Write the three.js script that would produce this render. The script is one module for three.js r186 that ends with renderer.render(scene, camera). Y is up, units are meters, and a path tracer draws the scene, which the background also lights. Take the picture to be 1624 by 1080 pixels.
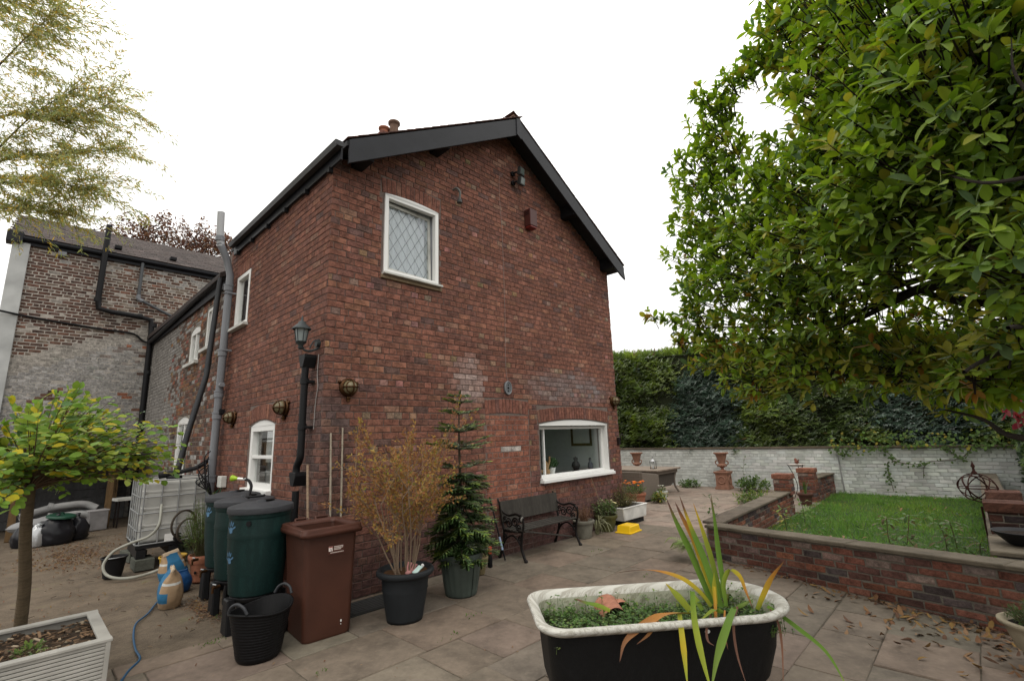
import * as THREE from 'three';
import { mergeGeometries } from 'three/addons/utils/BufferGeometryUtils.js';
import { RoundedBoxGeometry } from 'three/addons/geometries/RoundedBoxGeometry.js';

// ---------- camera, sky, sun, exposure ----------
const scene = new THREE.Scene();
const F = 750.106, PITCH = 0.200637, ROLL = -0.0331693, YAW = 0.8053134;   // lens (in half-heights of 540) and aim
const EYE = new THREE.Vector3(-2.4863, 1.7871, 5.54875);
const fwd0 = new THREE.Vector3(Math.sin(YAW), 0, -Math.cos(YAW)), right0 = new THREE.Vector3(Math.cos(YAW), 0, Math.sin(YAW)), up0 = new THREE.Vector3(0, 1, 0);
const FWD = fwd0.clone().multiplyScalar(Math.cos(PITCH)).addScaledVector(up0, Math.sin(PITCH));
const upP = up0.clone().multiplyScalar(Math.cos(PITCH)).addScaledVector(fwd0, -Math.sin(PITCH));
const RT = right0.clone().multiplyScalar(Math.cos(ROLL)).addScaledVector(upP, Math.sin(ROLL));
const UP = upP.clone().multiplyScalar(Math.cos(ROLL)).addScaledVector(right0, -Math.sin(ROLL));
const camera = new THREE.PerspectiveCamera(2 * Math.atan(540 / F) * 180 / Math.PI, 1024 / 680, 0.05, 300);
camera.position.copy(EYE);
camera.quaternion.setFromRotationMatrix(new THREE.Matrix4().makeBasis(RT, UP, FWD.clone().negate()));
scene.add(camera);

const renderer = new THREE.WebGLRenderer({ antialias: true });
renderer.setSize(1024, 680);
renderer.toneMapping = THREE.LinearToneMapping;
renderer.toneMappingExposure = 1.5;
renderer.shadowMap.enabled = true;
renderer.shadowMap.type = THREE.PCFSoftShadowMap;

{ // overcast sky: pale, a little brighter overhead
  const W = 256, H = 128, d = new Float32Array(W * H * 4);
  for (let j = 0; j < H; j++) {
    const el = ((j + 0.5) / H - 0.5) * Math.PI, s = Math.sin(el);
    for (let i = 0; i < W; i++) {
      const o = (j * W + i) * 4, a = i / W * Math.PI * 2;
      const soft = 1 + 0.05 * Math.sin(a * 3 + s * 5) * Math.cos(a * 2 - s * 4) + 0.03 * Math.sin(a * 7 - s * 9);
      const L = s > 0 ? (0.68 + 0.86 * s) * (s > 0.02 ? soft : 1) : 0.25;
      d[o] = L * 1.012; d[o + 1] = L; d[o + 2] = L * 0.972; d[o + 3] = 1;
    }
  }
  const t = new THREE.DataTexture(d, W, H, THREE.RGBAFormat, THREE.FloatType);
  t.mapping = THREE.EquirectangularReflectionMapping; t.magFilter = t.minFilter = THREE.LinearFilter; t.needsUpdate = true;
  scene.background = t; scene.environment = t;
}
const sun = new THREE.DirectionalLight(0xfff4e4, 0.5);
sun.position.set(-9, 22, 10); sun.target.position.set(3, 0, 0);
sun.castShadow = true; sun.shadow.radius = 60; sun.shadow.mapSize.set(2048, 2048);
Object.assign(sun.shadow.camera, { left: -22, right: 22, top: 22, bottom: -22, near: 1, far: 70 });
scene.add(sun, sun.target);

// ---------- helpers ----------
const V = (x, y, z) => new THREE.Vector3(x, y, z);
let seed = 1;
const srand = (s) => { seed = s >>> 0; };
const rnd = () => { seed = (seed + 0x6D2B79F5) | 0; let t = Math.imul(seed ^ (seed >>> 15), 1 | seed); t = (t + Math.imul(t ^ (t >>> 7), 61 | t)) ^ t; return ((t ^ (t >>> 14)) >>> 0) / 4294967296; };
const rr = (a, b) => a + (b - a) * rnd();
const pick = (a) => a[Math.floor(rnd() * a.length)];
const tone1 = (c, a, b) => { const k = rr(a, b); return c.map((x) => x * k); };
const gauss = () => (rnd() + rnd() + rnd() + rnd() - 2) * 1.0;
const clamp = (x, a = 0, b = 1) => Math.min(b, Math.max(a, x));
const lerp = (a, b, t) => a + (b - a) * t;
const sstep = (a, b, x) => { const t = clamp((x - a) / (b - a)); return t * t * (3 - 2 * t); };
const pxRay = (x, y) => RT.clone().multiplyScalar((x - 812) / F).addScaledVector(UP, -(y - 540) / F).add(FWD);
const at = (x, y, dist) => pxRay(x, y).normalize().multiplyScalar(dist).add(EYE);          // a point seen at a place of the photograph, that many metres away
const atY = (x, y, Y) => { const d = pxRay(x, y); return d.multiplyScalar((Y - EYE.y) / d.y).add(EYE); };
const atZ = (x, y, Z) => { const d = pxRay(x, y); return d.multiplyScalar((Z - EYE.z) / d.z).add(EYE); };
const atX = (x, y, X) => { const d = pxRay(x, y); return d.multiplyScalar((X - EYE.x) / d.x).add(EYE); };
const seenAt = (p) => { const d = p.clone().sub(EYE), z = d.dot(FWD); return [812 + F * d.dot(RT) / z, 540 - F * d.dot(UP) / z, z]; };
const inFrame = (p, m = 20) => { const [x, y, z] = seenAt(p); return z > 0 && x > -m && x < 1624 + m && y > -m && y < 1080 + m; };

const used = {};
function numbered(name) { const n = used[name] ?? 0; used[name] = n + 1; return n ? name + '_' + String(n).padStart(3, '0') : name; }
const shadows = (m) => { m.castShadow = true; m.receiveShadow = true; return m; };
function tag(o, label, category, group) { o.userData.label = label; if (category) o.userData.category = category; if (group) o.userData.group = group; return o; }
function thing(name, label, category, pos = [0, 0, 0], turn = 0, group) {
  const o = new THREE.Group(); o.name = numbered(name); o.position.set(...pos); o.rotation.y = turn; scene.add(o);
  return tag(o, label, category, group);
}
const flat = (g) => { g = g.index ? g.toNonIndexed() : g; for (const k of Object.keys(g.attributes)) if (!['position', 'normal', 'uv', 'color'].includes(k)) g.deleteAttribute(k); g.morphAttributes = {}; return g; };
function merge(list) {
  list = list.flat(9).map(flat);
  const col = list.every((g) => g.attributes.color);
  for (const g of list) { if (!col) g.deleteAttribute('color'); if (!g.attributes.uv) g.setAttribute('uv', new THREE.BufferAttribute(new Float32Array(g.attributes.position.count * 2), 2)); if (!g.attributes.normal) g.computeVertexNormals(); }
  return list.length === 1 ? list[0] : mergeGeometries(list);
}
function part(name, geo, mat, parent, label) {
  const m = shadows(new THREE.Mesh(Array.isArray(geo) ? merge(geo) : geo, mat)); m.name = parent === scene ? numbered(name) : name;
  if (label) m.userData.label = label;
  parent.add(m); return m;
}
const structure = (m) => { m.userData.kind = 'structure'; return m; };
const stuff = (m) => { m.userData.kind = 'stuff'; return m; };
function boxUV(g, s = 1) { // metres
  g = flat(g); const p = g.attributes.position, n = g.attributes.normal, uv = new Float32Array(p.count * 2);
  for (let i = 0; i < p.count; i++) {
    const ax = Math.abs(n.getX(i)), ay = Math.abs(n.getY(i)), az = Math.abs(n.getZ(i));
    const [a, b] = ay > ax && ay > az ? [p.getX(i), p.getZ(i)] : ax > az ? [p.getZ(i), p.getY(i)] : [p.getX(i), p.getY(i)];
    uv[i * 2] = a * s; uv[i * 2 + 1] = b * s;
  }
  g.setAttribute('uv', new THREE.BufferAttribute(uv, 2)); return g;
}
function box(w, h, d, x = 0, y = 0, z = 0, r = 0.004, seg = 1) {
  r = Math.min(r, w / 2.2, h / 2.2, d / 2.2);
  const g = r > 0 ? new RoundedBoxGeometry(w, h, d, seg, r) : new THREE.BoxGeometry(w, h, d);
  return boxUV(g.translate(x, y, z));
}
const xf = (g, { p = [0, 0, 0], r = [0, 0, 0], s = [1, 1, 1] }) => g.applyMatrix4(new THREE.Matrix4().compose(V(...p), new THREE.Quaternion().setFromEuler(new THREE.Euler(...r)), V(...s)));
const cyl = (r0, r1, h, x = 0, y = 0, z = 0, n = 16, open = false) => new THREE.CylinderGeometry(r1, r0, h, n, 1, open).translate(x, y + h / 2, z);   // base radius first
const ball = (r, x, y, z, n = 12) => new THREE.SphereGeometry(r, n, Math.max(6, n * 0.7 | 0)).translate(x, y, z);
const lathe = (prof, n = 32) => new THREE.LatheGeometry(prof.map(([r, y]) => new THREE.Vector2(r, y)), n);
const asV = (a) => a.isVector3 ? a : V(...a);
function tube(pts, r, n = 8, seg, closed = false, straight = false) {
  pts = pts.map(asV);
  let c;
  if (straight) { c = new THREE.CurvePath(); for (let i = 1; i < pts.length; i++) c.add(new THREE.LineCurve3(pts[i - 1], pts[i])); }
  else c = new THREE.CatmullRomCurve3(pts, closed, 'centripetal');
  return new THREE.TubeGeometry(c, seg ?? Math.max(1, (pts.length - 1) * (pts.length === 2 ? 1 : 6)), r, n, closed);
}
function pipeRun(pts, r, n = 12, bend = 0.06) { // straight runs with rounded elbows
  pts = pts.map(asV); const c = new THREE.CurvePath(); let a = pts[0].clone();
  for (let i = 1; i < pts.length; i++) {
    if (i === pts.length - 1) { c.add(new THREE.LineCurve3(a, pts[i])); break; }
    const b = pts[i], k0 = Math.min(bend, a.distanceTo(b) * 0.45), k1 = Math.min(bend, b.distanceTo(pts[i + 1]) * 0.45);
    const s = b.clone().addScaledVector(a.clone().sub(b).normalize(), k0), e = b.clone().addScaledVector(pts[i + 1].clone().sub(b).normalize(), k1);
    c.add(new THREE.LineCurve3(a, s)); c.add(new THREE.QuadraticBezierCurve3(s, b.clone(), e)); a = e;
  }
  return new THREE.TubeGeometry(c, Math.max(6, c.curves.length * 6), r, n, false);
}
function limb(pts, r0, r1, n = 7) { // tapered branch
  pts = pts.map(asV); const c = new THREE.CatmullRomCurve3(pts, false, 'centripetal'), seg = Math.max(3, (pts.length - 1) * 4), g = new THREE.TubeGeometry(c, seg, 1, n, false), P = g.attributes.position;
  for (let i = 0; i <= seg; i++) { const o = c.getPointAt(i / seg), k = lerp(r0, r1, i / seg); for (let j = 0; j <= n; j++) { const q = i * (n + 1) + j; P.setXYZ(q, o.x + (P.getX(q) - o.x) * k, o.y + (P.getY(q) - o.y) * k, o.z + (P.getZ(q) - o.z) * k); } }
  const uv = g.attributes.uv, L = c.getLength(); for (let i = 0; i < uv.count; i++) uv.setXY(i, uv.getX(i) * L * 2, uv.getY(i) * 0.5);
  return g;
}
function extrude(pts, depth, bevel = 0, holes = []) {
  const s = pts instanceof THREE.Path ? pts : new THREE.Shape(pts.map(([x, y]) => new THREE.Vector2(x, y)));
  for (const h of holes) s.holes.push(h instanceof THREE.Path ? h : new THREE.Path(h.map(([x, y]) => new THREE.Vector2(x, y))));
  return new THREE.ExtrudeGeometry(s, { depth: depth - 2 * bevel, bevelEnabled: bevel > 0, bevelThickness: bevel, bevelSize: bevel, bevelOffset: -bevel, bevelSegments: 1, curveSegments: 10 }).translate(0, 0, bevel);
}
function roughen(g, amp, freq = 5, s = 0) { // uneven hand-made or soft surface
  const p = g.attributes.position, n = g.attributes.normal;
  for (let i = 0; i < p.count; i++) {
    const x = p.getX(i), y = p.getY(i), z = p.getZ(i);
    const k = amp * (vnoise3(x * freq + s, y * freq, z * freq) - 0.5) * 2;
    p.setXYZ(i, x + n.getX(i) * k, y + n.getY(i) * k, z + n.getZ(i) * k);
  }
  g.computeVertexNormals(); return g;
}
const hash3 = (x, y, z) => { let h = Math.imul(x, 374761393) ^ Math.imul(y, 668265263) ^ Math.imul(z, 1274126177); h = Math.imul(h ^ (h >>> 13), 1274126177); return ((h ^ (h >>> 16)) >>> 0) / 4294967296; };
function vnoise3(x, y, z) {
  const X = Math.floor(x), Y = Math.floor(y), Z = Math.floor(z), s = (t) => t * t * (3 - 2 * t), u = s(x - X), v = s(y - Y), w = s(z - Z);
  const L = (k) => lerp(lerp(hash3(X, Y, Z + k), hash3(X + 1, Y, Z + k), u), lerp(hash3(X, Y + 1, Z + k), hash3(X + 1, Y + 1, Z + k), u), v);
  return lerp(L(0), L(1), w);
}
const fbm3 = (x, y, z, o = 4) => { let s = 0, a = 0.5, t = 0; for (let i = 0; i < o; i++) { s += a * vnoise3(x, y, z); t += a; x *= 2.03; y *= 2.03; z *= 2.03; a *= 0.5; } return s / t; };

// ---------- textures ----------
function tileNoise(N, cells, s) { // tileable value noise, N x N
  const out = new Float32Array(N * N);
  for (let j = 0; j < N; j++) for (let i = 0; i < N; i++) {
    const x = i / N * cells, y = j / N * cells, X = Math.floor(x), Y = Math.floor(y), fx = x - X, fy = y - Y, u = fx * fx * (3 - 2 * fx), v = fy * fy * (3 - 2 * fy);
    const h = (a, b) => hash3((a % cells + cells) % cells, (b % cells + cells) % cells, s);
    out[j * N + i] = lerp(lerp(h(X, Y), h(X + 1, Y), u), lerp(h(X, Y + 1), h(X + 1, Y + 1), u), v);
  }
  return out;
}
function fbmField(N, c0, oct, s, gain = 0.5) {
  const out = new Float32Array(N * N); let a = 1, t = 0;
  for (let o = 0; o < oct; o++) { const n = tileNoise(N, Math.min(N, c0 << o), s + o * 17); for (let i = 0; i < out.length; i++) out[i] += a * n[i]; t += a; a *= gain; }
  for (let i = 0; i < out.length; i++) out[i] /= t;
  return out;
}
const enc = (l) => { l = clamp(l); return Math.round(255 * (l <= 0.0031308 ? 12.92 * l : 1.055 * Math.pow(l, 1 / 2.4) - 0.055)); };
function tex(N, fn, srgb = true, rep = 1) {
  const d = new Uint8Array(N * N * 4);
  for (let j = 0; j < N; j++) for (let i = 0; i < N; i++) { const v = fn(j * N + i, i / N, j / N), o = (j * N + i) * 4; for (let c = 0; c < 3; c++) { const x = Array.isArray(v) ? v[c] : v; d[o + c] = srgb ? enc(x) : Math.round(255 * clamp(x)); } d[o + 3] = 255; }
  const t = new THREE.DataTexture(d, N, N); t.wrapS = t.wrapT = THREE.RepeatWrapping; t.magFilter = THREE.LinearFilter; t.minFilter = THREE.LinearMipmapLinearFilter; t.generateMipmaps = true;
  if (srgb) t.colorSpace = THREE.SRGBColorSpace;
  t.repeat.set(rep, rep); t.needsUpdate = true; return t;
}
const rep = (t, x, y = x) => { const c = t.clone(); c.repeat.set(x, y); c.needsUpdate = true; return c; };
const nFine = fbmField(512, 32, 4, 3, 0.7), nMid = fbmField(512, 8, 5, 11, 0.6), nLow = fbmField(512, 3, 4, 23), nGrit = fbmField(512, 128, 2, 31, 0.8);
const T = {
  grain: tex(512, (i) => 0.72 + 0.5 * (nFine[i] - 0.5) + 0.35 * (nMid[i] - 0.5), true),
  grainBump: tex(512, (i) => 0.5 + 0.8 * (nFine[i] - 0.5) + 0.6 * (nGrit[i] - 0.5), false),
  brick: tex(512, (i) => { const pit = nGrit[i] > 0.74 ? 0.6 : 1, pale = sstep(0.58, 0.72, nMid[i]); return (0.66 + 0.9 * (nFine[i] - 0.5) + 0.5 * (nMid[i] - 0.5) + 0.2 * pale) * pit; }, true),
  stone: tex(512, (i) => { const l = nLow[i], m = nMid[i]; const k = 0.72 + 0.55 * (m - 0.5) + 0.28 * (nFine[i] - 0.5) + 0.22 * (l - 0.5); const lich = sstep(0.60, 0.68, nMid[(i * 7 + 913) % nMid.length]) * 0.07; return [k + lich, k + lich * 1.05, k + lich]; }, true),
  limewash: tex(512, (i) => { const k = 0.75 + 0.5 * (nMid[i] - 0.5) + 0.25 * (nFine[i] - 0.5), bare = sstep(0.56, 0.68, nLow[i] * 0.5 + nMid[i] * 0.5); return [k * lerp(1, 0.72, bare), k * lerp(1, 0.60, bare), k * lerp(1, 0.52, bare)]; }, true),
  wood: tex(512, (i, u, v) => { const x = nMid[(Math.floor(v * 40) * 512 + Math.floor(u * 512)) % nMid.length], y = nFine[(Math.floor(v * 512 / 12) * 512 * 3 + Math.floor(u * 512)) % nFine.length]; return 0.7 + 0.6 * (x - 0.5) + 0.4 * (y - 0.5); }, true),
  blot: tex(512, (i) => 0.8 + 0.5 * (nLow[i] - 0.5) + 0.2 * (nMid[i] - 0.5), true),
  leaf: tex(128, (i, u, v) => { const c = Math.abs(u - 0.5), mid = c < 0.025 ? 1.35 : 1, vein = Math.abs(((v * 9 - c * 5) % 1 + 1) % 1 - 0.5) < 0.07 ? 1.12 : 1; return 0.98 * mid * vein * (0.85 + 0.3 * nMid[i % 512 + ((i >> 7) << 9)]); }, true),
  scuff: tex(512, (i, u, v) => { const k = 0.82 + 0.3 * (nLow[i] - 0.5) + 0.18 * (nMid[i] - 0.5), sp = sstep(0.69, 0.76, nGrit[i]) * 0.5, dust = sstep(0.55, 0.72, nMid[(i * 3 + 77) % nMid.length]) * 0.35, scr = Math.abs(nMid[Math.floor(u * 512) * 512 + Math.floor(v * 90) % 512] - 0.5) < 0.004 ? 0.5 : 0; const a = (sp + dust + scr) * 0.7; return [k + a, k + a * 0.97, k + a * 0.9].map((x) => x * 0.72); }, true),
  rust: tex(256, (i) => { const k = nMid[i], f = nFine[i]; const a = sstep(0.42, 0.6, k); return [0.5 + 0.5 * a * f, 0.42 + 0.2 * a * f, 0.4]; }, true),
};
const M = (color, o = {}) => {
  const { phys, ...rest } = o; const m = new THREE.MeshPhysicalMaterial({ roughness: 0.85, specularIntensity: rest.transmission === 1 ? 1 : 0.5, ...rest });
  Array.isArray(color) ? m.color.setRGB(...color) : m.color.set(color); m.side = THREE.DoubleSide; return m;
};
const MT = {
  white: M([0.72, 0.72, 0.70], { roughness: 0.35 }), whiteOld: M([0.62, 0.62, 0.58], { roughness: 0.6, map: rep(T.blot, 1.3) }),
  black: M([0.009, 0.009, 0.010], { roughness: 0.55, specularIntensity: 0.3 }), blackPlastic: M([0.011, 0.011, 0.012], { roughness: 0.5, specularIntensity: 0.35, bumpMap: rep(T.grainBump, 4), bumpScale: 0.0006 }),
  blackPaint: M([0.017, 0.018, 0.022], { roughness: 0.45, specularIntensity: 0.4, map: rep(T.blot, 1.1) }), greyPipe: M([0.23, 0.24, 0.26], { roughness: 0.5, map: rep(T.blot, 0.7) }),
  glass: M([0.97, 0.985, 0.98], { phys: true, roughness: 0.02, transmission: 1, thickness: 0, ior: 1.5 }),
  mortar: M([0.20, 0.155, 0.135], { roughness: 0.97, map: rep(T.grain, 2), bumpMap: rep(T.grainBump, 2), bumpScale: 0.003 }),
  mortarPale: M([0.46, 0.42, 0.37], { roughness: 0.97, map: rep(T.grain, 2), bumpMap: rep(T.grainBump, 2), bumpScale: 0.004 }),
  steel: M([0.45, 0.46, 0.47], { roughness: 0.4, metalness: 0.8 }),
  terracotta: M([0.36, 0.145, 0.085], { roughness: 0.9, map: rep(T.blot, 2.5), bumpMap: rep(T.grainBump, 3), bumpScale: 0.001 }),
  soil: M([0.035, 0.025, 0.018], { roughness: 1, map: rep(T.grain, 3), bumpMap: rep(T.grainBump, 3), bumpScale: 0.01 }),
  bark: M([0.13, 0.10, 0.075], { roughness: 1, map: rep(T.grain, 3), bumpMap: rep(T.grainBump, 2), bumpScale: 0.006 }),
  barkDark: M([0.045, 0.034, 0.027], { roughness: 1, map: rep(T.grain, 3), bumpMap: rep(T.grainBump, 2), bumpScale: 0.006 }),
  brass: M([0.11, 0.066, 0.030], { roughness: 0.42, metalness: 0.75, map: rep(T.rust, 2) }),
  oldIron: M([0.025, 0.022, 0.022], { roughness: 0.6, metalness: 0.3, map: rep(T.rust, 3) }),
  dark: M([0.02, 0.02, 0.02], { roughness: 0.95 }),
};

// ---------- bricks and other laid pieces ----------
// A chamfered block, front face towards +z; open at the back when it stands in a wall.
function blockArrays(w, h, d, c, jit, whole, out, col, m, uo, vo) {
  const P = [], j = () => (rnd() - 0.5) * 2 * jit;
  const o = [[-w / 2, -h / 2], [w / 2, -h / 2], [w / 2, h / 2], [-w / 2, h / 2]].map(([x, y]) => [x + j(), y + j()]);
  const f = o.map(([x, y]) => [x - Math.sign(x) * c, y - Math.sign(y) * c, d + j() * 0.7]);
  const front = f.map((a) => V(...a)), edge = o.map(([x, y]) => V(x, y, d - c)), back = o.map(([x, y]) => V(x, y, whole ? c : 0));
  const quads = [[front[0], front[1], front[2], front[3]]];
  for (let k = 0; k < 4; k++) { const n = (k + 1) % 4; quads.push([edge[k], edge[n], front[n], front[k]], [back[k], back[n], edge[n], edge[k]]); }
  if (whole) { const b2 = o.map(([x, y]) => V(x - Math.sign(x) * c, y - Math.sign(y) * c, 0)); quads.push([b2[1], b2[0], b2[3], b2[2]]); for (let k = 0; k < 4; k++) { const n = (k + 1) % 4; quads.push([b2[k], b2[n], back[n], back[k]]); } }
  const nn = V(0, 0, 0), e1 = V(0, 0, 0), e2 = V(0, 0, 0);
  quads.forEach((q, qi) => {
    nn.crossVectors(e1.subVectors(q[1], q[0]), e2.subVectors(q[2], q[0])).normalize();
    const face = qi === 0 ? 0 : 1, wn = nn.clone().transformDirection(m);
    for (const k of [0, 1, 2, 0, 2, 3]) {
      const p = q[k], t = p.clone().applyMatrix4(m);
      out.p.push(t.x, t.y, t.z); out.n.push(wn.x, wn.y, wn.z);
      out.uv.push(face ? p.x + p.z + uo : p.x + uo, face ? p.y + p.z + vo : p.y + vo);
      if (col) out.c.push(...col);
    }
  });
}
const arr = () => ({ p: [], n: [], uv: [], c: [] });
function fromArrays(a) {
  const g = new THREE.BufferGeometry();
  g.setAttribute('position', new THREE.Float32BufferAttribute(a.p, 3)); g.setAttribute('normal', new THREE.Float32BufferAttribute(a.n, 3)); g.setAttribute('uv', new THREE.Float32BufferAttribute(a.uv, 2));
  if (a.c.length) g.setAttribute('color', new THREE.Float32BufferAttribute(a.c, 3)); return g;
}
const IDENT = new THREE.Matrix4();
const blockCache = new Map();
function blockGeo(w, h, d, c, jit, whole, variant) {
  const key = [w, h, d].map((x) => Math.round(x * 200)).join() + [c, whole, variant].join();
  if (!blockCache.has(key)) { const a = arr(); blockArrays(w, h, d, c, jit, whole, a, null, IDENT, rnd() * 3, rnd() * 3); blockCache.set(key, fromArrays(a)); }
  return blockCache.get(key);
}
// Lays the given pieces [{m: world matrix of its centre, w, h, d, col}] under parent: the largest in view as single parts, the rest joined.
const tintCache = new Map();
function tinted(base, col) {
  const q = col.map((x) => Math.exp(Math.round(Math.log(Math.max(x, 0.004)) * 22) / 22)), key = base.uuid + q.join(); 
  if (!tintCache.has(key)) { const m = base.clone(); m.vertexColors = false; m.color.setRGB(...q); tintCache.set(key, m); }
  return tintCache.get(key);
}
function lay(pieces, parent, baseMat, name, { single = 300, chamfer = 0.004, jit = 0.002, whole = false, joined = name + 's', minPx = 0 } = {}) {
  parent.updateWorldMatrix(true, false);
  const P = V(0, 0, 0), N = V(0, 0, 0), inv = parent.matrixWorld.clone().invert();
  for (const b of pieces) {
    P.setFromMatrixPosition(b.m); N.set(0, 0, 1).transformDirection(b.m); const d = EYE.clone().sub(P), D = d.length();
    b.size = inFrame(P, 10) ? b.w * b.h * Math.abs(N.dot(d) / D) / (D * D) : 0;
    b.px = F * Math.sqrt(b.size);
  }
  const order = [...pieces].sort((a, b) => b.size - a.size), rest = arr(), one = new Set(order.slice(0, single).filter((b) => b.size > 0 && b.px >= minPx));
  for (const b of pieces) {
    const local = inv.clone().multiply(b.m);
    if (one.has(b)) {
      const m = shadows(new THREE.Mesh(blockGeo(b.w, b.h, b.d, chamfer, jit, whole, Math.floor(rnd() * 5)), tinted(baseMat, b.col)));
      m.name = b.name ?? name; m.applyMatrix4(local); parent.add(m);
    } else blockArrays(b.w, b.h, b.d, chamfer, jit, whole, rest, b.col, local, rnd() * 3, rnd() * 3);
  }
  if (rest.p.length) { const m = baseMat.clone(); m.vertexColors = true; m.color.setRGB(1, 1, 1); stuff(part(joined, fromArrays(rest), m, parent)); }
}
const frame = (o, u, v) => { u = asV(u).clone().normalize(); v = asV(v).clone().normalize(); const n = u.clone().cross(v); return new THREE.Matrix4().makeBasis(u, v, n).setPosition(asV(o)); };
// English garden wall bond on a plane: frame f (u along, v up, n out), length L, height Hh; skip(u0,u1,v0,v1) -> true leaves the brick out or returns {u0,u1} to cut it.
function courses(f, L, Hh, { course = 0.0863, brickL = 0.235, joint = 0.010, header = 5, start = 0, depth = 0.012, tone, keep = () => true, offset = 0, out = [], vOff = 0 }) {
  const n = Math.ceil(Hh / course);
  for (let r = 0; r < n; r++) {
    const v0 = vOff + r * course, v1 = v0 + course - joint, isH = (r + start) % header === header - 1, step = isH ? brickL / 2 : brickL;
    let u = -((r % 2) * brickL / 2) - (isH ? brickL / 4 : 0) + offset - brickL;
    while (u < L) {
      const len = step * (1 + (rnd() - 0.5) * 0.05); let a = Math.max(u, 0), b = Math.min(u + len - joint, L); u += len;
      if (b - a < 0.03) continue;
      for (const [x0, x1, y0, y1] of keep(a, b, v0, Math.min(v1, Hh)) === true ? [[a, b, v0, Math.min(v1, Hh)]] : [].concat(keep(a, b, v0, Math.min(v1, Hh)) || [])) {
        if (x1 - x0 < 0.025 || y1 - y0 < 0.02) continue;
        const m = f.clone().multiply(new THREE.Matrix4().makeTranslation((x0 + x1) / 2, (y0 + y1) / 2, rr(-0.002, 0.002)));
        out.push({ m, w: x1 - x0, h: y1 - y0, d: depth, col: tone((x0 + x1) / 2, (y0 + y1) / 2, isH) });
      }
    }
  }
  return out;
}
// Cuts a brick's rectangle by rectangular openings [u0, u1, v0, v1].
function cutBy(openings) {
  return (a, b, v0, v1) => {
    let list = [[a, b, v0, v1]];
    for (const [x0, x1, y0, y1] of openings) {
      const next = [];
      for (const q of list) {
        const [p0, p1, q0, q1] = q; if (p1 <= x0 || p0 >= x1 || q1 <= y0 || q0 >= y1) { next.push(q); continue; }
        if (p0 < x0) next.push([p0, x0 - 0.006, q0, q1]); if (p1 > x1) next.push([x1 + 0.006, p1, q0, q1]);
        if (q0 < y0 - 0.025) next.push([Math.max(p0, x0), Math.min(p1, x1), q0, y0 - 0.006]); if (q1 > y1 + 0.025) next.push([Math.max(p0, x0), Math.min(p1, x1), y1 + 0.006, q1]);
      }
      list = next;
    }
    return list;
  };
}
// ================= GROUND =================
{
  srand(5);
  const yardMap = tex(1024, (i, u, v) => {
    const k = (j, n) => n[((j >> 10) % 512) * 512 + (j % 512)], a = k(i, nLow), b = nMid[((i >> 11) % 512) * 512 + ((i >> 1) % 512)], c = k(i, nFine), g = k(i, nGrit);
    const base = 0.62 + 0.5 * (b - 0.5) + 0.3 * (c - 0.5) + 0.25 * (a - 0.5) - (g > 0.72 ? 0.16 : 0), moss = sstep(0.58, 0.7, a * 0.6 + b * 0.4) * 0.35;
    return [base * (1 - moss * 0.35), base * (0.95 + moss * 0.05), base * (0.88 - moss * 0.5)];
  }, true);
  const g = new THREE.PlaneGeometry(260, 260, 1, 1).rotateX(-Math.PI / 2).translate(0, -0.03, 0);
  structure(part('ground', boxUV(g), M([0.16, 0.14, 0.115], { roughness: 0.97, map: rep(yardMap, 0.35), bumpMap: rep(T.grainBump, 1.6), bumpScale: 0.006 }), scene));
  // concrete yard: an uneven slab beside the house
  const y = new THREE.PlaneGeometry(9.2, 12, 90, 110).rotateX(-Math.PI / 2).translate(-4.6, 0, -5.95), P = y.attributes.position;
  for (let i = 0; i < P.count; i++) { const x = P.getX(i), z = P.getZ(i); P.setY(i, -0.012 + 0.016 * (fbm3(x * 1.3, 2, z * 1.3) - 0.5) + 0.006 * (fbm3(x * 7, 5, z * 7) - 0.5)); }
  y.computeVertexNormals();
  structure(part('yard', boxUV(y), M([0.200, 0.163, 0.125], { roughness: 0.96, map: rep(yardMap, 0.45), bumpMap: rep(T.grainBump, 1.3), bumpScale: 0.006 }), scene));
}
// ================= MAIN HOUSE =================
const APX = 3.255, EAVE = 5.46, SL = 0.605;      // ridge position, wall height under the roof, slope
const roofY = (x) => EAVE + SL * (x < APX ? x : 2 * APX - x);
const redTone = (u, v) => {
  const r = rnd(); let c;
  if (r < 0.57) c = [0.250, 0.106, 0.073]; else if (r < 0.79) c = [0.195, 0.090, 0.069]; else if (r < 0.83) c = [0.135, 0.088, 0.082]; else if (r < 0.875) c = [0.32, 0.185, 0.13]; else c = [0.295, 0.135, 0.085];
  c = mix3(c, [0.228, 0.099, 0.070], 0.3); const k = rr(0.86, 1.13) * (0.80 + 0.40 * fbm3((u ?? 0) * 1.1, (v ?? 0) * 1.6, 2, 3)); return c.map((x) => x * k);
};
const mix3 = (a, b, t) => a.map((x, i) => lerp(x, b[i], t));
const near = (u, v, cu, cv, ru, rv) => 1 - sstep(0.5, 1, Math.hypot((u - cu) / ru, (v - cv) / rv));
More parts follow.
